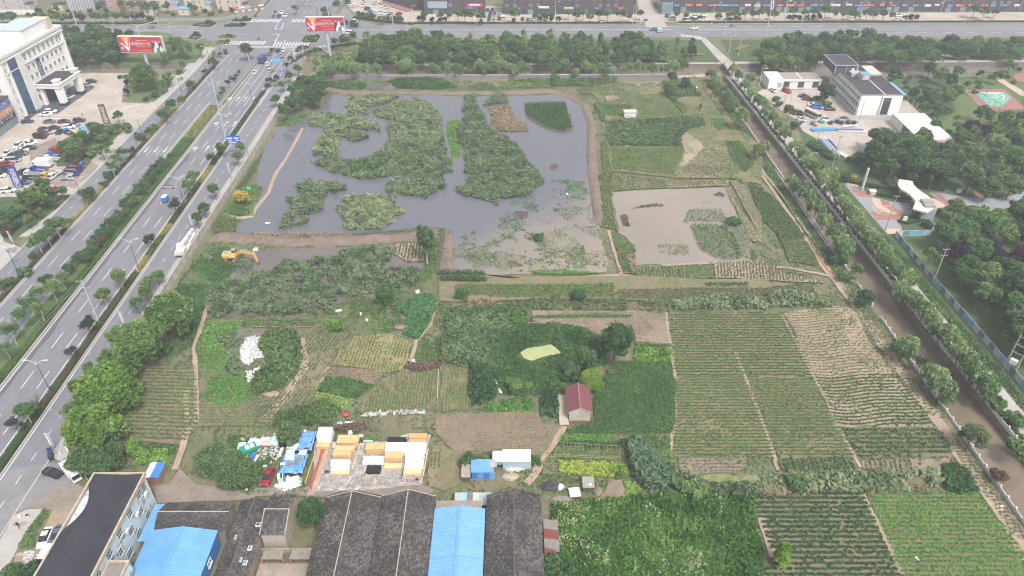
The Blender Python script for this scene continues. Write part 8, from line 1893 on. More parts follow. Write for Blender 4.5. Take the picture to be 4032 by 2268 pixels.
# signs
def textmesh(body,size,m,parent,loc,rot=(PI2,0,0),name='lettering',ext=.01):
 me=TXT[body].copy();me.materials.append(m)
 q=link(name,me,parent,loc);q.rotation_euler=rot;q.scale=(size,size,1)
 return q
M_bill=mat('poster_red','#a82c42',.5,.05,.3);M_or1=mat('poster_orange','#d2643c',.5,.08,.4);M_or2=mat('poster_glow','#e3a06a',.5,.06,.4);M_bframe=mat('billboard_frame','#c6c6ca',.6,.05,1);M_skin2=mat('poster_skin','#caa898',.7,.03,1);M_navyp=mat('poster_navy','#2b2f4a',.7,.05,1);M_jean=mat('poster_denim','#566a94',.7,.06,1)
def billboard(label,x,y,post_h,zc,W_,Hh,rz=0.0,pr=.75):
 o=thing('billboard',label,'billboard',(x,y,0),rz)
 MB().tube((0,.8,0),(0,.8,post_h+1.0),pr,pr*.9,14).build('post',M_steel,o)
 z0=zc-Hh/2
 MB().box((0,.9,z0-.2),(W_+.6,2.2,.25)).build('catwalk',M_steel,o)
 bd=MB().box((0,.9,z0),(W_+.3,1.7,Hh+.15)).build('box_frame',M_bframe,o)
 pn=MB().box((0,-.02,z0+.1),(W_,.1,Hh-.1)).build('poster',M_bill,o)
 u,v=W_/20.,Hh/7.
 def fl(name,pts,m,k=1):MB().face([(a*u,-.08-.006*k,zc+b*v)for a,b in pts]).build(name,m,pn)
 fl('orange_glow',[(-6.6,-1.6),(-8.9,3.3),(-3.8,3.3)],M_or1,1);fl('orange_glow',[(-6.5,-1.2),(-7.8,3.3),(-5.0,3.3)],M_or2,2)
 fl('bottle_box',[(-6.9,-2.8),(-6.1,-2.8),(-6.0,1.2),(-6.3,1.9),(-6.7,1.9),(-7.0,1.2)],M_trim,3);fl('bottle_box',[(-7.0,-2.3),(-9.4,.6),(-8.6,1.0),(-6.9,-1.2)],M_trim,4);fl('bottle_box',[(-6.1,-2.3),(-5.2,1.0),(-4.6,.8),(-5.9,-2.6)],M_trim,4);fl('bottle_mark',[(-6.6,-.9),(-6.4,-.9),(-6.4,.4),(-6.6,.4)],M_dbase,5);fl('bottle_mark',[(-8.0,-.6),(-8.5,.1),(-8.3,.25),(-7.8,-.4)],M_dbase,5);fl('tag',[(-9.4,-2.0),(-8.6,-2.2),(-8.7,-1.2),(-9.4,-1.0)],M_trim,5)
 textmesh('国缘四开之夜',1.5*u,M_trim,pn,(.2*u,-.12,zc+.35*v),name='headline')
 fl('text_strip',[(-1.8,1.75),(.8,1.75),(.8,2.1),(-1.8,2.1)],M_or2,3);fl('text_strip',[(1.1,1.75),(3.3,1.75),(3.3,2.1),(1.1,2.1)],M_or2,3)
 for a,b in((-2,-.4),(.0,1.8),(2.2,2.9),(3.3,4.0)):fl('text_strip',[(a,-.95),(b,-.95),(b,-.75),(a,-.75)],M_or2,3)
 fl('text_strip',[(-1.6,-2.7),(4.6,-2.7),(4.6,-2.5),(-1.6,-2.5)],M_or2,3)
 for cx,top,hz,mm in((5.8,1.9,.2,M_navyp),(7.3,2.1,.3,M_trim),(8.8,1.9,.2,M_navyp),(6.3,-.4,0,M_trim),(9.1,-.4,0,M_trim)):
  fl('figure_body',[(cx-.9,-3.3),(cx+.9,-3.3),(cx+.85,top-1.4),(cx+.4,top-.8),(cx-.4,top-.8),(cx-.85,top-1.4)],mm,4 if hz else 6)
  fl('figure_head',[(cx+.33*math.cos(t),top-.4+.5*math.sin(t))for t in np.linspace(0,6.28,11)[:-1]],M_skin2 if hz else M_trim,5 if hz else 7)
 fl('figure_legs',[(6.7,-3.3),(8.5,-3.3),(8.2,-1.2),(7.0,-1.2)],M_jean,8)
 return o
billboard('red billboard on a steel post beside the hotel river',*Q('a0',1490,662),6.0,9.7,20.5,7.3,-.04)
billboard('red billboard on a tall white post at the junction',-89.4,358.5,12,15.3,18,6.6,.03,.85)
def vsign(label,r,x,y,h,w_,c,text,tm,rz=0.0,cat='sign'):
 o=thing('totem_sign',label,cat,(*Q(r,x,y),0),rz)
 MB().box((0,0,0),(w_+.2,.5,.5)).build('base',M_conc,o);MB().box((0,0,.5),(w_,.4,h-.5)).build('panel',mat('totem '+c,c,.6,.06,1),o)
 n_=len(text)
 for i,ch in enumerate(text):textmesh(ch,w_*.75,tm,o,(0,-.215,h-1.0-(i+.5)*(h-2.0)/n_))
 return o
vsign('tall maroon totem sign at the forecourt entrance','a0',1092,1268,8.6,2.3,'#5b3038','阳光大酒店',M_trim,.25)
vsign('deep blue totem sign beside the parking lot','lo2',470,1225,8.2,2.6,'#2c3f86','汽车出租中心',M_trim,.3)
o=thing('roadside_sign','small blue sign on legs beside the red truck','sign',(*Q('lo2',1195,1395),0),.25)
for s in(-.6,.6):MB().tube((s,0,0),(s,0,2.4),.05).build('leg',M_metal,o)
MB().box((0,-.06,1.2),(1.8,.1,2.4)).build('panel',mat('sign_blue','#2f62b0',.5,.05,1),o)
for i in range(3):MB().box((-.5+i*.5,-.125,1.6),(.2,.02,1.6)).build('lettering',M_trim,o)
def roadsign(label,r,bx,by,h,arm,w_,hh,c,deco,name='road_sign'):
 x,y=Q(r,bx,by);o=thing(name,label,'road sign',(x,y,.1))
 MB().tube((0,0,0),(0,0,h+hh/2),.14,.1,8).build('post',M_metal,o);MB().tube((0,0,h),(arm,0,h),.09,.07,6).build('arm',M_metal,o)
 p_=MB().box((arm,-.14,h-hh/2),(w_,.08,hh)).build('panel',mat('rs'+c,c,.5,.04,1),o)
 b_=MB()
 for a,b,e,f in deco:b_.box((arm+a*w_,-.19,h+b*hh),(e*w_,.02,f*hh))
 b_.build('symbols',M_trim,p_)
 return o
roadsign('large blue direction sign above the near carriageway','b0',2520,130,6.0,-4.2,4.8,3.4,'#2358b0',[(-.25,.12,.34,.16),(.25,.12,.34,.16),(-.25,-.08,.34,.08),(.28,-.1,.3,.08),(-.2,-.42,.03,.28),(.0,-.36,.34,.12),(-.3,-.36,.2,.1)])
roadsign('cyan lane-direction sign with white arrows near the junction','xng',1265,1300,6.6,-3.4,4.6,2.0,'#2a92c4',[(-.42+i*.14,-.36,.035,.72)for i in range(7)]+[(-.42+i*.14-.02,.2,.07,.14)for i in range(7)])
roadsign('small upright blue sign on the lamp post near the junction','xng',1262,1400,4.6,-1.0,1.0,2.3,'#2f62c0',[(-.2,-.3,.2,.7),(.2,-.3,.2,.7)])
roadsign('brown tourist sign on an arm over the near carriageway','b0',1890,625,6.2,-4.2,3.4,1.5,'#4d3c38',[(-.25,.05,.4,.2),(.25,.05,.4,.2),(0,-.3,.7,.16)])
roadsign('grey-backed sign over the hotel-side service road','b0',305,1260,5.6,-3.2,3.0,1.6,'#8b9097',[])
o=thing('signal_gantry','white portal gantry with cameras spanning the near carriageway','gantry',(RX(-113,352),352,0))
xa,xb=Q('xng',530,1020)[0]-o.location.x,Q('xng',1445,1045)[0]-o.location.x
for s in(xa,xb):MB().tube((s,0,0),(s,0,6.6),.22,.18,8).build('leg',M_polew,o)
MB().tube((xa-.6,0,6.6),(xb+2.0,0,6.6),.24,.2,8).build('beam',M_polew,o)
for i in range(5):MB().box((xa+4+i*3.2,-.3,6.8),(.35,.5,.3)).build('camera',M_polew,o)
def armpole(label,r,x,y,h,dx,dy,kind_='camera'):
 o=thing('camera_pole',label,'traffic pole',(*Q(r,x,y),.1));m=M_polew if kind_=='camera' else M_pole
 MB().tube((0,0,0),(0,0,h),.16,.12,8).build('pole',m,o);MB().tube((0,0,h),(dx,dy,h),.12,.08,6).build('arm',m,o)
 for i in range(3):MB().box((dx*(.4+.28*i),dy*(.4+.28*i),h+(.08 if kind_=='camera' else-.5)),(.4,.3,.3 if kind_=='camera' else .9)).build('camera' if kind_=='camera' else 'signal_head',m if kind_=='camera' else M_dbase,o)
armpole('white camera pole with a long slanting arm behind the left billboard','a0',1416,378,5.4,6.5,9.5);armpole('white camera pole with a long arm at the shop verge','a1',1412,256,6.5,-7,-6);armpole('traffic signal with a long arm over the far zebra crossing','xng',1926,150,6.2,-10.5,0,'signal');armpole('white camera pole at the hotel entrance on the footway','a0',1310,1310,8.5,5.5,3.0)
armpole('traffic signal with a short arm at the hotel-side crossing','a0',2232,520,4.5,3.4,0,'signal')
o=thing('bins','dark blue wheelie bin at the corner pavement','bin',(*Q('d0',505,320),.1),.4);MB().box((0,0,.1),(.8,.7,1.0),0,0,1.1).build('body',M_dbase,o);MB().box((0,.05,1.1),(.9,.85,.1)).build('lid',cpaint('dark blue'),o)
o=thing('bins','second wheelie bin with its lid open','bin',(*Q('d0',500,285),.1),.4);MB().box((0,0,.1),(.8,.7,1.0),0,0,1.1).build('body',M_dbase,o);MB().box((0,.55,1.1),(.9,.1,.8)).build('lid',cpaint('dark blue'),o)
for lab,q in(('pale concrete block on the near corner pavement',(200,885)),('grey bollard pot with dark red flowers on the pavement',(272,880)),('grey stone block on the corner pavement by the petal lamp',(585,268))):
 o=thing('pavement_block',lab,'block',(*Q('d0',*q),.1),.5);MB().box((0,0,0),(.55,.5,.5),0,0,.85).build('block',M_rail,o)
 if 'flowers' in lab:MB().ball((0,0,.6),(.3,.3,.2)).build('flowers',mat('dark_red_flowers','#6a2a34',.9,.3,6),o)
b_=MB()
for x,y in((0,0),(1.5,.2)):b_.tube((x,y,0),(x,y,.02),.45,.45,14)
tag(b_.build('manhole_cover',mat('pale_cover','#8f867e',.9,.1,2),None,(*Q('d0',145,950),.24)),kind='structure')
for i in range(9):
 y=118+i*19;tag(MB().tube((0,0,0),(0,0,.012),.42,.42,12).build('manhole_cover',mat('pale_cover','#8f867e'),None,(RX(-105.6+.9,y),y,mk)),kind='structure')
o=thing('info_board','white angular sign board beside the plaza hedge','sign',(*Q('gat',1400,1100),.2),-.5);MB().box((0,0,.0),(.4,.4,1.0)).build('foot',M_trim,o);MB().box((.5,0,.7),(1.2,.3,1.5),.2).build('panel',M_trim,o)
o=thing('info_board','white notice board on the park road','sign',(*Q('b3',1930,500),.2),.2);MB().box((0,0,.0),(1.6,.8,1.2)).build('panel',M_trim,o);MB().box((0,0,1.2),(1.8,1.0,.1)).build('lid',M_rail,o)
# TIMBER YARD
M_wood=mat('fresh_timber','#cbab80',.7,.1,1.5,col2='#c09c70',scale2=.6);M_wood2=mat('orange_timber','#c3956a',.7,.1,1.5);M_wood3=mat('pale_timber','#d2b48c',.7,.08,1.5)
M_wtarp=mat('white_wrap','#cfd0d2',.5,.08,1.2);M_btarp=mat('black_wrap','#26262a',.5,.1,1.2);M_gtarp=mat('green_wrap','#2c4038',.6,.12,1.2)
def stack(label,xl,xr,yb,dep,h,kind_='wood',m=None):
 a,b=Q('tim',xl,yb),Q('tim',xr,yb);W_=b[0]-a[0];rr=random.Random(int(xl+yb))
 o=thing('timber_stack',label,'timber stack',((a[0]+b[0])/2,a[1]+dep/2,.42),0,'timber stacks in the yard')
 for x in(-W_*.35,0,W_*.35):MB().box((x,0,0),(.12,dep,.12)).build('bearer',M_wood2,o)
 nl=max(2,int((h-.12)/.14));pw=.21;npk=max(3,int(dep/pw))
 for j in range(nl):
  b_=MB();sx=rr.uniform(-.03,.03)
  for i in range(npk):
   y=-dep/2+dep*(i+.5)/npk;b_.box((sx+rr.uniform(-.04,.04),y,.12+j*(h-.12)/nl),(W_*rr.uniform(.975,1.0),dep/npk*.93,(h-.12)/nl*(.94 if(j+1)%5 else .72)))
  b_.build('plank_layer',m or M_wood,o)
 if kind_!='wood':
  mm={'white':M_wtarp,'black':M_btarp,'green':M_gtarp}[kind_];b_=MB();nx,ny=10,8;e=.1
  for j in range(ny+1):
   for i in range(nx+1):
    u,v=-1+2*i/nx,-1+2*j/ny;edge=max(abs(u),abs(v))>.99
    b_.v.append((u*(W_/2+e+(.12*rr.random()if edge else 0)),v*(dep/2+e+(.12*rr.random()if edge else 0)),(h*rr.uniform(.15,.45)if edge else h+.05+rr.uniform(0,.05))))
  for j in range(ny):
   for i in range(nx):b_.f.append((j*(nx+1)+i,j*(nx+1)+i+1,(j+1)*(nx+1)+i+1,(j+1)*(nx+1)+i));b_.m.append(0)
  for j in range(ny+1):
   for i in range(nx+1):
    if(i in(1,nx-1)and 0<j<ny)or(j in(1,ny-1)and 0<i<nx):
     x,y,z=b_.v[j*(nx+1)+i]
     b_.v[j*(nx+1)+i]=((math.copysign(W_/2+.03,x)if i in(1,nx-1)else x),(math.copysign(dep/2+.03,y)if j in(1,ny-1)else y),h+.04)
  b_.build('wrap',mm,o)
 return o
for a in(('short stack of yellow planks at the head of the rusty runway',45,315,600,1.4,.95),('tall white-wrapped stack behind the runway',70,345,490,2.7,2.4,'white'),('wide yellow plank stack beside the green tarpaulin',455,885,545,2.2,1.4),('low broad plank stack below the green tarpaulin',400,810,705,1.3,1.5),('yellow plank stack in front of the broad one',370,740,800,1.5,1.4),('white-wrapped stack in the left column',335,700,978,1.4,1.1,'white'),('thin white-wrapped stack below the left column',340,690,1045,.6,.8,'white'),('low pale plank stack at the foot of the left column',345,700,1122,.9,.6,'wood',M_wood3),('tall yellow plank stack in the middle column',1045,1430,705,1.7,1.9),('white-sheeted stack in the middle column',985,1395,912,1.5,1.0,'white'),('low black-wrapped stack at the foot of the middle column',1050,1320,1095,1.6,.8,'black'),('yellow plank stack with a pale top in the fourth column',1425,1780,885,1.9,1.9),('white-sheeted tall stack in the fourth column',1440,1850,745,2.2,2.0,'white'),('black-sheeted stack at the back of the fourth column',1480,1840,595,1.8,1.9,'black'),('low pale plank stack at the foot of the fourth column',1405,1760,1015,1.3,.75,'wood',M_wood3),('orange plank stack at the back corner of the yard',1915,2270,440,1.4,1.2,'wood',M_wood2),('second orange plank stack from the back corner',1905,2255,535,1.1,1.2,'wood',M_wood2),('crumpled white-sheeted stack in the right column',1855,2250,690,1.9,1.6,'white'),('neat white-wrapped stack in the right column',1840,2205,850,2.1,1.3,'white'),('lower white-wrapped stack in the right column',1830,2190,1000,1.7,1.0,'white'),('yellow plank stack at the foot of the right column',1795,2155,1145,1.4,.8,'wood',M_wood3)):stack(*a)
def lump(name,label,cat,r,x,y,sx,sy,h,m,z=.25,seed=0,rz=0.0,parent=None):
 rr=random.Random(seed+int(x));b_=MB();n_=14;rings=[]
 for k,zz in((1,0),(.92,.45),(.7,.85),(.3,1.0),(.05,1.02)):rings.append([(math.cos(6.283*i/n_)*sx/2*k*rr.uniform(.82,1.15),math.sin(6.283*i/n_)*sy/2*k*rr.uniform(.82,1.15),h*zz*rr.uniform(.7,1.15))for i in range(n_)])
 b_.loft(rings);o=b_.build(name,m,None,(*Q(r,x,y),z),rz,True);return tag(o,label,cat)
lump('tarpaulin_roll','dark green tarpaulin bundled between two plank stacks','tarpaulin','tim',660,600,5.2,.9,.7,M_gtarp);lump('tarpaulin_roll','dark green tarpaulin heap by the low pale planks','tarpaulin','tim',255,1050,1.4,.9,.5,M_gtarp);lump('tarpaulin_roll','grey plastic bundle beside the runway stack','tarpaulin','tim',390,500,1.0,1.8,.6,mat('grey_plastic','#b9bcc0',.5,.15,1.5));lump('tarpaulin_roll','black and white plastic scraps at the yard foot','tarpaulin','tim',2060,1200,1.4,.8,.3,M_btarp)
lump('tarpaulin_roll','green tarpaulin corner behind the wide plank stack','tarpaulin','tim',930,430,.9,1.3,.5,M_gtarp)
sheet('runway',P('tim','60,600 290,600 100,1200 -60,1700 -190,1700 0,1000'),mat('pinkish_concrete','#a58f86',.9,.15,1,col2='#9a7f76',scale2=.4),z=.62);sheet('rust_stain',P('tim','130,600 215,600 150,760 90,960 20,1160 -60,1420 -110,1400 -10,1050 80,800'),mat('rust_stain','#9a5a3a',.8,.15,1,col2='#84493a',scale2=.3),z=.625)
for i,(x0,y0,x1,y1)in enumerate(((290,600,60,1330),(25,640,-190,1300),(940,470,760,1010),(2300,590,2200,1140),(1800,1000,1750,1200),(1060,1100,1040,1240))):
 a,b=Q('tim',x0,y0),Q('tim',x1,y1);L=math.hypot(a[0]-b[0],a[1]-b[1])
 tag(MB().box((0,0,0),(L,.18,.16)).build('timber_rail',(M_wood2,M_wood2,M_wood3,M_wood3,mat('dark_rail','#6d5348',.9,.1,2),M_wood3)[i],None,((a[0]+b[0])/2,(a[1]+b[1])/2,.55),math.atan2(b[1]-a[1],b[0]-a[0])),('long brown rail on the right of the rusty runway','long brown rail on the left of the rusty runway','pale rail right of the left stacks','pale rail along the right edge of the yard','dark rail left of the right column foot','short pale rail below the black-wrapped stack')[i],'rail','ground rails of the timber yard')
for i in range(2):tag(MB().box((0,0,0),(3.6,.2,.16)).build('timber_rail',M_redpave,None,(*Q('tim',1900,1215+25*i),.3),-.04),('upper','lower')[i]+' rusty beam lying at the foot of the right column','beam','ground rails of the timber yard')
tag(MB().box((0,0,0),(2.0,.5,.1)).build('loose_board',mat('mint_board','#8fc4a4',.7,.1,1),None,(*Q('tim',1080,418),.3)),'mint green and white board behind the middle stacks','board')
weeds('rubble','pale broken rubble strewn over the timber yard','rubble',P('tim','0,700 380,480 950,440 1050,740 980,1000 1300,1000 1400,1000 1750,1000 2250,600 2200,1300 1300,1330 200,1400 0,1443'),leafmat('rubble_chips',['#777170','#9a9694','#b9b6b4'],0),dens=9,size=.22,h=.08,n=2,z=.5,up=.6,kind='stuff')
# JUNK YARD
M_btrp=mat('blue_tarp','#4f86c6',.5,.12,.9,col2='#6c9ccc',scale2=.4)
o=thing('tarpaulin_shelter','long blue tarpaulin shelter heaped with junk, upper half','shelter',(-44.6,107.6,.1));MB().box((0,0,0),(4.3,4.8,1.8)).build('frame',mat('hollow_shade','#3f3b3a',.9,.2,1),o)  # solid box, its dark colour standing in for shade under the tarpaulin
def drape(parent,W_,D_,z,m,name='roof_tarpaulin',amp=.18,seed=1,skirt=.7):
 rr=random.Random(seed);b_=MB();n_=10
 for j in range(n_+1):
  for i in range(n_+1):
   u,v=i/n_-.5,j/n_-.5;e=i in(0,n_)or j in(0,n_);b_.v.append((u*W_*(1.08 if e else 1),v*D_*(1.08 if e else 1),z+rr.uniform(-amp,amp)*.6-(skirt*rr.uniform(.5,1)if e else 0)))
 for j in range(n_):
  for i in range(n_):b_.f.append((j*(n_+1)+i,j*(n_+1)+i+1,(j+1)*(n_+1)+i+1,(j+1)*(n_+1)+i));b_.m.append(0)
 return b_.build(name,m,parent)
drape(o,4.5,5.0,2.0,M_btrp)
for i in range(5):MB().tube((-2.0,-2+i,2.22),(2.1,-2+i,2.2),.03,.03,4).build('batten',M_metal,o)
MB().box((.2,2.0,2.2),(.5,.45,.3)).build('white_box',M_trim,o)
o2=thing('tarpaulin_shelter','lower half of the blue shelter with pallets on top','shelter',(-45.2,101.6,.1));MB().box((0,0,0),(4.3,4.4,1.6)).build('frame',MATS['hollow_shade'],o2);drape(o2,4.6,4.8,1.8,M_btrp,seed=4)
for i,(x,y)in enumerate(((-.6,-.7),(.9,-.5),(1.0,.4))):
 p_=thing('pallet',('left','middle','upper')[i]+' grey pallet lying on the blue shelter','pallet',(-45.2+x,101.6+y,2.1),random.uniform(-.2,.2),'pallets on the blue shelter')
 for k in range(5):MB().box((0,-.4+k*.2,.1),(1.1,.12,.03)).build('slat',M_grey,p_)
 for k in range(3):MB().box((-.45+k*.45,0,0),(.1,1.0,.1)).build('runner',M_grey,p_)
JB=[('white foam panel left of the green skip',250,470,1.6,2.0,.3,M_trim,.1),('white sheet pile behind the green skip',500,400,2.8,1.8,.5,M_trim,-.2),('white boxed appliance in the back row',715,355,2.4,.9,.5,M_trim,-.05),('pinkish white panel below the boxed appliance',715,435,2.3,.9,.35,mat('pink_white','#c9aaa8',.7,.15,1),-.05),('white and blue carton at the back of the junk',860,350,1.6,1.2,.5,mat('pale_cyan','#a9cfe0',.6,.1,1),.05),('pale blue board leaning by the black sheet',870,420,1.8,.9,.3,mat('pale_blue_b','#b9c6d4',.7,.08,1),.1),('long white board under the black sheet',1000,570,.7,2.2,.3,M_trim,-.1),('upper white mattress on the blue shelter',1230,440,2.2,.8,.35,M_trim,-.15,2.1),('second white mattress on the blue shelter',1205,495,2.2,.8,.3,M_trim,-.15,2.1),('white carton above the printed ones',1175,570,1.8,.7,.3,M_trim,0,2.0),('pale blue printed carton on the shelter',1170,625,1.9,.5,.3,mat('pale_cyan','#a9cfe0'),0,2.0),('white carton between the printed ones',1165,670,2.0,.5,.3,M_trim,0,2.0),('lower pale blue printed carton on the shelter',1160,720,2.0,.5,.3,mat('pale_cyan','#a9cfe0'),0,2.0),('white sheet stack on the right of the shelter',1410,600,1.6,1.0,.4,M_trim,-.1,2.0),('white foam block at the shelter corner',1030,810,1.0,.5,.3,M_trim,0,1.9),('blue and white crate pile below the skip',470,690,1.2,1.6,.6,mat('crate_blue','#3f63b4',.6,.2,2),.2),('white plastic crate row below the skip',520,720,.6,1.8,.5,M_trim,-.3),('pale cushion lying in the weeds',690,850,.8,.5,.25,M_rail,.3),('white tray by the left junk edge',150,1170,1.8,.5,.2,M_rail,0),('white bucket beside the yard path',350,1320,.4,.5,.6,M_trim,0),('bright green plastic tub in the weeds',1375,1100,.6,.5,.3,mat('bright_green_plastic','#4fc45a',.5,.05,1),.3),('small white tile at the runway foot',1725,1260,.4,.9,.2,M_trim,-.1)]
for a in JB:
 lab,x,y,w_,d_,h,m,rz=a[:8];z=a[8]if len(a)>8 else .15
 zz=Q('jnk',x,y,z);b_=MB().box((0,0,0),(w_,d_,h*.55),0,0,.98).box((.03,-.02,h*.56),(w_*.96,d_*.94,h*.42),.04,0,.94)
 tag(b_.build('scrap_carton',m,None,(*zz,z),rz),lab,'junk')
o=thing('skip','green open skip bin with white sheets on its lid','skip',(*Q('jnk',390,570),.1),.55);MB().box((0,0,0),(3.2,1.9,1.2),0,0,1.08).build('body',mat('skip_green','#1f8a72',.6,.12,1),o)
for x in(-.1,.9):MB().box((x,.1,1.22),(.8,1.2,.05)).build('lid_sheet',M_trim,o)
lump('black_sheet','black plastic sheet draped over scrap','tarpaulin','jnk',1040,440,1.9,2.2,1.3,M_btarp);lump('black_sheet','grey-black bag on the blue shelter','tarpaulin','jnk',1330,540,1.0,1.5,.5,mat('grey_bag','#4a4c54',.6,.1,1),2.0)
o=thing('cabinet','upright white cabinet with a black sheet and blue side','cabinet',(*Q('jnk',1010,1150),.1),.25);MB().box((0,0,0),(1.1,1.3,1.9)).build('body',M_trim,o);MB().box((.72,.1,0),(.3,1.3,1.7)).build('side_panel',cpaint('blue'),o);MB().box((.25,0,1.9),(.35,1.32,.04)).build('black_strip',M_btarp,o);MB().box((0,-.67,.05),(1.0,.04,1.8)).build('door',M_rail,o)
weeds('sack_heap','heap of crumpled white sacks below the cabinet','sacks',P('jnk','960,1210 1130,1090 1320,1080 1330,1180 1280,1290 1080,1330 950,1290'),leafmat('white_sack',['#b5b3b0','#cfcdca','#dddbd8'],0),dens=9,size=.75,h=.35,n=3,up=.7,z=.1,kind='stuff')
weeds('rubble','small white litter scattered among the junk','litter',P('jnk','150,350 900,250 1000,700 900,1000 600,900 450,1100 350,850 250,650'),leafmat('litter',['#8f8a84','#b9b5b0','#d5d3d0'],0),dens=4,size=.4,h=.3,n=2,up=.6,z=.1,thr=.4,ns=3)
weeds('rubble','white rubble heap between the scrub patches','rubble',P('c0','2440,660 2500,560 2576,540')+P('c1','0,540 140,560 130,640 60,700 170,700 100,740 0,760')+P('c0','2576,780 2500,830 2440,780'),leafmat('white_rubble',['#a5a2a0','#c9c7c6','#dcdad9'],0),dens=16,size=.42,h=.5,n=3,up=.6,z=.1)
weeds('rubble','white rubbish scattered below the rubble heap','rubble',P('c0','2500,900 2576,890')+P('c1','0,880 60,840 150,860 60,930 0,960')+P('c0','2520,1010'),leafmat('white_rubble',['#a5a2a0']),dens=9,size=.42,h=.3,n=2,up=.6,z=.2,thr=.3,ns=2)
weeds('rubble','pale rubble at the bottom left beside the parked van','rubble',P('d0','150,1250 330,1210 400,1300 340,1400 60,1390'),leafmat('white_rubble',['#a5a2a0']),dens=12,size=.35,h=.2,n=2,up=.6,z=.15,thr=.35,ns=2)
weeds('grass_patch','green verge beside the pavement at the bottom left','grass',P('d0','180,1180 250,1050 330,940 430,810 490,830 420,920 340,1080 330,1180'),L_weed,dens=14,size=.36,h=.2,n=3,z=.2)
weeds('brush_pile','long brushwood pile along the garden boundary','brushwood',P('c1','1550,850 1640,820 1880,790 1880,840 1700,890 1600,890'),L_deb,dens=16,size=.5,h=.8,n=4,el=2);weeds('brush_pile','dark brushwood heap behind the timber stacks','brushwood',P('tim','430,130 800,60 1060,20 1080,120 800,220 420,200'),L_deb,dens=16,size=.5,h=.7,n=4,el=2)
weeds('litter_line','line of litter and scraps along the garden boundary','litter',P('c1','1040,1330 1200,1310 1500,1290 1740,1290 1740,1320 1450,1335 1100,1350'),leafmat('litter',['#8f8a84']),dens=9,size=.4,h=.25,n=2,up=.6,z=.3,thr=.35,ns=2)
for lab,r,x,y,w_,d_,h,c in(('white boards stacked behind the timber yard','tim',700,60,3.6,.9,.4,'#cfcdca'),('sky blue board beside the white boards','tim',505,60,1.3,.7,.4,'#86c0e0'),('white sack behind the wide plank stack','tim',720,245,1.0,.9,.5,'#cfcdca'),('white plank lying behind the plank stack','tim',920,310,1.4,.5,.3,'#d5d3d0'),('pale teal scrap at the end of the litter line','c1',1715,1308,.9,.7,.3,'#86c4bc'),('white bag by the footpath in the middle gardens','c1',1620,790,.8,1.2,.4,'#cfc9c0'),('white sheet left on the taro edge','c1',1660,85,1.2,1.0,.6,'#c9c4bc'),('white scrap on the bank by the reeds','c1',860,275,1.8,.6,.4,'#c9c0b8'),('white stone on the weedy bank','c1',1085,310,.5,.6,.5,'#d0ccc4'),('pale stone by the weedy path','c1',1145,370,.6,.6,.4,'#c9c4b8'),('white bundle on the green corn edge','b2',1205,48,1.4,.8,.5,'#cfcdca'),('white bag on the creeper mound','a2',1905,900,1.6,1.0,.6,'#d5d0c8'),('pale stone by the track bend','d3',2325,785,1.0,.8,.3,'#c9b8a8'),('white sheet floating by the left shore','b1',140,825,1.6,.8,.15,'#d5d3d0'),('white debris near the excavator arm','exc',1780,560,1.4,.9,.6,'#d0ceca'),('white float on the pond','b1',1840,508,.5,.4,.3,'#dddbd8'),('white litter by the green islets','b2',600,530,.5,1.4,.2,'#d5d0c4')):
 tag(MB().box((0,0,0),(w_,d_,h),.3,0,(.85,.8)).box((.1,.05,h),(w_*.6,d_*.6,h*.3),-.2,0,.7).build('scrap_piece',mat('scrap'+c,c,.7,.1,1.5),None,(*Q(r,x,y),.15)),lab,'scrap')
lump('red_sheet','red plastic sheet thrown over the boundary rubbish','tarpaulin','c1',930,1330,1.8,1.2,.5,mat('red_plastic','#b03a44',.5,.15,1));lump('teal_sheet','teal plastic sheet beside the yellow bush','tarpaulin','b0',2525,485,2.2,1.4,.9,mat('teal_plastic','#3f9a88',.5,.12,1));lump('soil_mound','bare soil mound with a pale top by the taro patch','mound','c1',1510,445,5.4,2.0,.6,M_soil);lump('soil_mound','pale bare mound below the scrub','mound','c1',180,1120,4.4,2.2,.5,M_soilp);lump('soil_mound','spoil heap beside the excavator','mound','exc',1350,980,3.8,2.8,.5,M_bank,.05);lump('soil_mound','orange-tagged earth heap above the right terraces','mound','b2',2400,410,3.0,1.6,.6,M_bank)
lump('plastic_strip','strip of white plastic sheeting beside the lower corn','plastic sheet','c1',2470,1030,1.1,6.0,.3,M_wtarp,.3,3,.35)
M_bam=mat('bamboo','#a89a7c',.8,.15,2)
for k,(x0,y0,x1,y1)in enumerate(((530,215,1080,250),)):
 a,b=Vector(Q('d2',x0,y0)),Vector(Q('d2',x1,y1));o=thing('bean_frame','row of crossed bamboo bean poles in the garden plots','bean poles',(*a,.3));L=(b-a)
 for i in range(15):
  p=L*(i/14)
  for s in(-1,1):MB().tube((p.x+s*.05,p.y-.45*s,0),(p.x+random.uniform(-.2,.2),p.y+.1*s,1.9),.025,.02,4).build('pole',M_bam,o)
 MB().tube((0,0,1.7),(L.x,L.y,1.7),.025).build('ridge_pole',M_bam,o)
a,b=Vector(Q('d2',390,310)),Vector(Q('d2',1090,330));o=thing('bamboo_fence','low bamboo rail fence below the bean poles','fence',(*a,.3));L=b-a
for i in range(13):MB().tube((L.x*i/12,L.y*i/12,0),(L.x*i/12+random.uniform(-.08,.08),L.y*i/12,1.2),.03,.02,4).build('stake',M_bam,o)
for z in(.5,1.0):MB().path([(L.x*i/12,L.y*i/12+random.uniform(-.08,.08),z+random.uniform(-.06,.06))for i in range(13)],.025,4).build('rail',M_bam,o)
a,b=Vector(Q('c1',1873,890)),Vector(Q('c1',1862,1180));o=thing('string_line','white string line on stakes between the light green plots','string line',(*a,.3));L=b-a
for i in range(5):MB().tube((L.x*i/4,L.y*i/4,0),(L.x*i/4,L.y*i/4,.9),.03,.02,4).build('stake',M_bam,o)
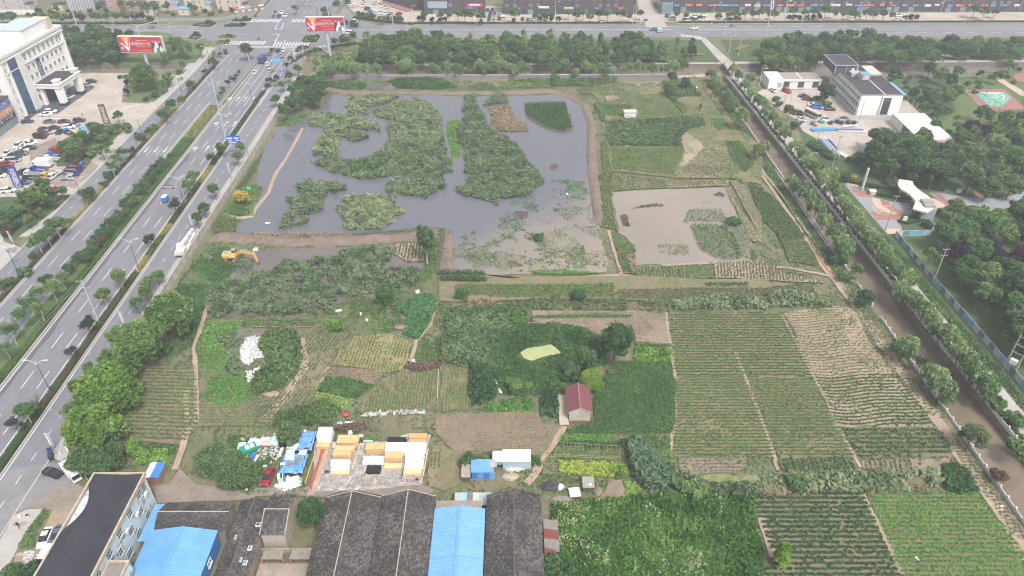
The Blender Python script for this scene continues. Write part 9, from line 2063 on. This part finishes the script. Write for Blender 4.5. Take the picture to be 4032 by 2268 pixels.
MB().path([(L.x*i/8,L.y*i/8,.8)for i in range(9)],.05,4).build('string',M_trim,o)
pf=P('c2','205,430 370,420 415,410 540,425 640,435 705,450 800,470 890,530');o=thing('garden_fence','thin post and net fence round the duckweed pool bank','fence',(*pf[0],.3))
for x,y in pf:MB().tube((x-pf[0][0],y-pf[0][1],0),(x-pf[0][0],y-pf[0][1],1.3),.04,.03,4).build('stake',M_bam,o)
MB().path([(x-pf[0][0],y-pf[0][1],1.1)for x,y in pf],.025,4).build('wire',M_metal,o)
def hose(label,pts,r,m,z=.42):
 a=pts[0];tag(MB().path([(x-a[0],y-a[1],0)for x,y in pts],r,5).build('hose',m,None,(*a,z)),label,'hose')
hose('long pale hose lying along the dirt track',P('b3','0,285 70,370 200,540 300,700 400,830 445,905'),.14,mat('pale_hose','#b9b3ae',.6,.06,1));hose('orange hose continuing along the dirt track',P('b3','445,905 490,1010 560,1130 620,1230 690,1310 760,1345'),.14,mat('orange_hose','#c9785a',.6,.06,1));hose('orange hose laid into the muddy pond',P('b2','1120,1135 1180,1160 1230,1200 1260,1225 1330,1230'),.12,mat('orange_hose','#c9785a'))
hose('thin hose running along the upper track',P('a2','1960,840 2060,960 2160,1090 2250,1230 2330,1360 2380,1443'),.12,mat('orange_hose','#c9785a'))
o=thing('brush_fence','tangle of grey driftwood at the pond corner','driftwood',(*Q('b2',950,1140),.2));rr=random.Random(3)
for i in range(26):x,y=rr.uniform(-2.5,2.5),rr.uniform(-1.5,1.5);MB().tube((x,y,rr.uniform(0,.3)),(x+rr.uniform(-1.5,1.5),y+rr.uniform(-1,1),rr.uniform(.1,.7)),.06,.03,4).build('branch',M_bark,o)
# PIPE YARD
def pipes(label,r,x0,y0,x1,y1,n_,c,rad=.13,spread=1.2,layers=2,z=.3):
 a,b=Vector(Q(r,x0,y0)),Vector(Q(r,x1,y1));d=b-a;o=thing('pipe_stack',label,'pipes',(*a,z),0,'pipe stacks in the works yard');nn=Vector((-d.y,d.x)).normalized();rr=random.Random(int(x0))
 for k in range(layers):
  for i in range(n_-k):
   w_=(i-(n_-k-1)/2)*spread/n_;p,q=nn*(w_+rr.uniform(-.1,.1)),d*rr.uniform(.92,1.03)+nn*(w_+rr.uniform(-.15,.15));MB().tube((p.x,p.y,rad+k*rad*1.8),(q.x,q.y,rad+k*rad*1.8),rad,rad,6).build('pipe',mat('pipe '+c,c,.5,.1,1),o)
pipes('bundle of light blue pipes before the dark bins','pip',90,500,720,470,8,'#3f86b0',.14,2.2);pipes('blue and white pipe bundle right of the light blue one','pip',760,500,1430,510,6,'#3a5f94',.14,1.6);pipes('white beams lying along the pipe bundles','pip',760,525,1500,535,2,'#d0d0d2',.16,.5,1);pipes('white roof beam laid slanting over the pipes','pip',900,450,1290,405,2,'#d5d5d6',.16,.4,1,.9)
pipes('steep stack of blue pipes beside the pole','pip',340,740,620,1080,6,'#5a93bc',.14,2.0);pipes('dark blue pipes in the steep stack','pip',500,760,720,1020,6,'#2f4f86',.14,2.0);pipes('long white beams over the steep stack','pip',350,715,800,1200,3,'#d3d3d5',.16,2.4,1,.8);pipes('thick white slab beams at the foot of the steep stack','pip',830,1080,1020,1220,4,'#cfcfd0',.25,1.8,1);pipes('jumble of white frames by the round grove','pip',1390,820,1560,1120,8,'#bfc3c8',.14,4.0,2)
for i,(x,y,c)in enumerate(((340,310,'#2a9a72'),(440,300,'#b9bcc0'),(760,300,'#403a3a'),(870,330,'#45403e'),(1040,320,'#4a3f3a'),(1200,330,'#3f3a3a'),(240,390,'#c4a08c'),(590,330,'#4a4442'),(120,340,'#6a655f'))):
 o=thing('yard_drum',('green crate','grey steel crate','first dark cable drum','second dark cable drum','third dark cable drum','fourth dark cable drum','pinkish heap of castings','rusty open crate','grey coil of pipe')[i]+' in the row behind the pipe bundles','drum',(*Q('pip',x,y),.25));m=mat('drum'+c,c,.8,.15,2)
 MB().tube((0,0,0),(0,0,1.0),.8,.8,12).build('drum',m,o);MB().tube((0,0,1.0),(0,0,1.1),.95,.95,12).build('flange',m,o)
for i in range(5):
 o=thing('market_stall',f'{nth(i + 1)} small awning stall on the corner by the villas','stall',(-158+i*3.2,434+i*1.6,.1),.5,'awning stalls by the villas');MB().box((0,0,0),(2.2,1.4,.9)).build('table',M_stucco2,o);MB().box((0,0,2.2),(2.8,2.2,.1)).build('awning',mat('awning%d'%(i%3),('#b8433c','#c9c6c2','#6f9fce')[i%3],.7,.06,1),o)
 for sx in(-1.2,1.2):MB().tube((sx,0,0),(sx,0,2.2),.04).build('post',M_metal,o)
 # HAZE
me=MB().box((0,400,-4.2),(1420,1120,128.5)).mesh('haze',[])
hm=bpy.data.materials.new('haze_air');hm.use_nodes=True;hn=hm.node_tree;hn.nodes.remove(hn.nodes['Principled BSDF'])
pvn=hn.nodes.new('ShaderNodeVolumePrincipled');pvn.inputs['Color'].default_value=(.93,.96,1.0,1);pvn.inputs['Density'].default_value=.0005;pvn.inputs['Anisotropy'].default_value=.2
hn.links.new(pvn.outputs[0],hn.nodes['Material Output'].inputs['Volume']);me.materials.append(hm)
tag(link('haze',me),'thin pale summer haze over the fields','haze',None,'stuff')
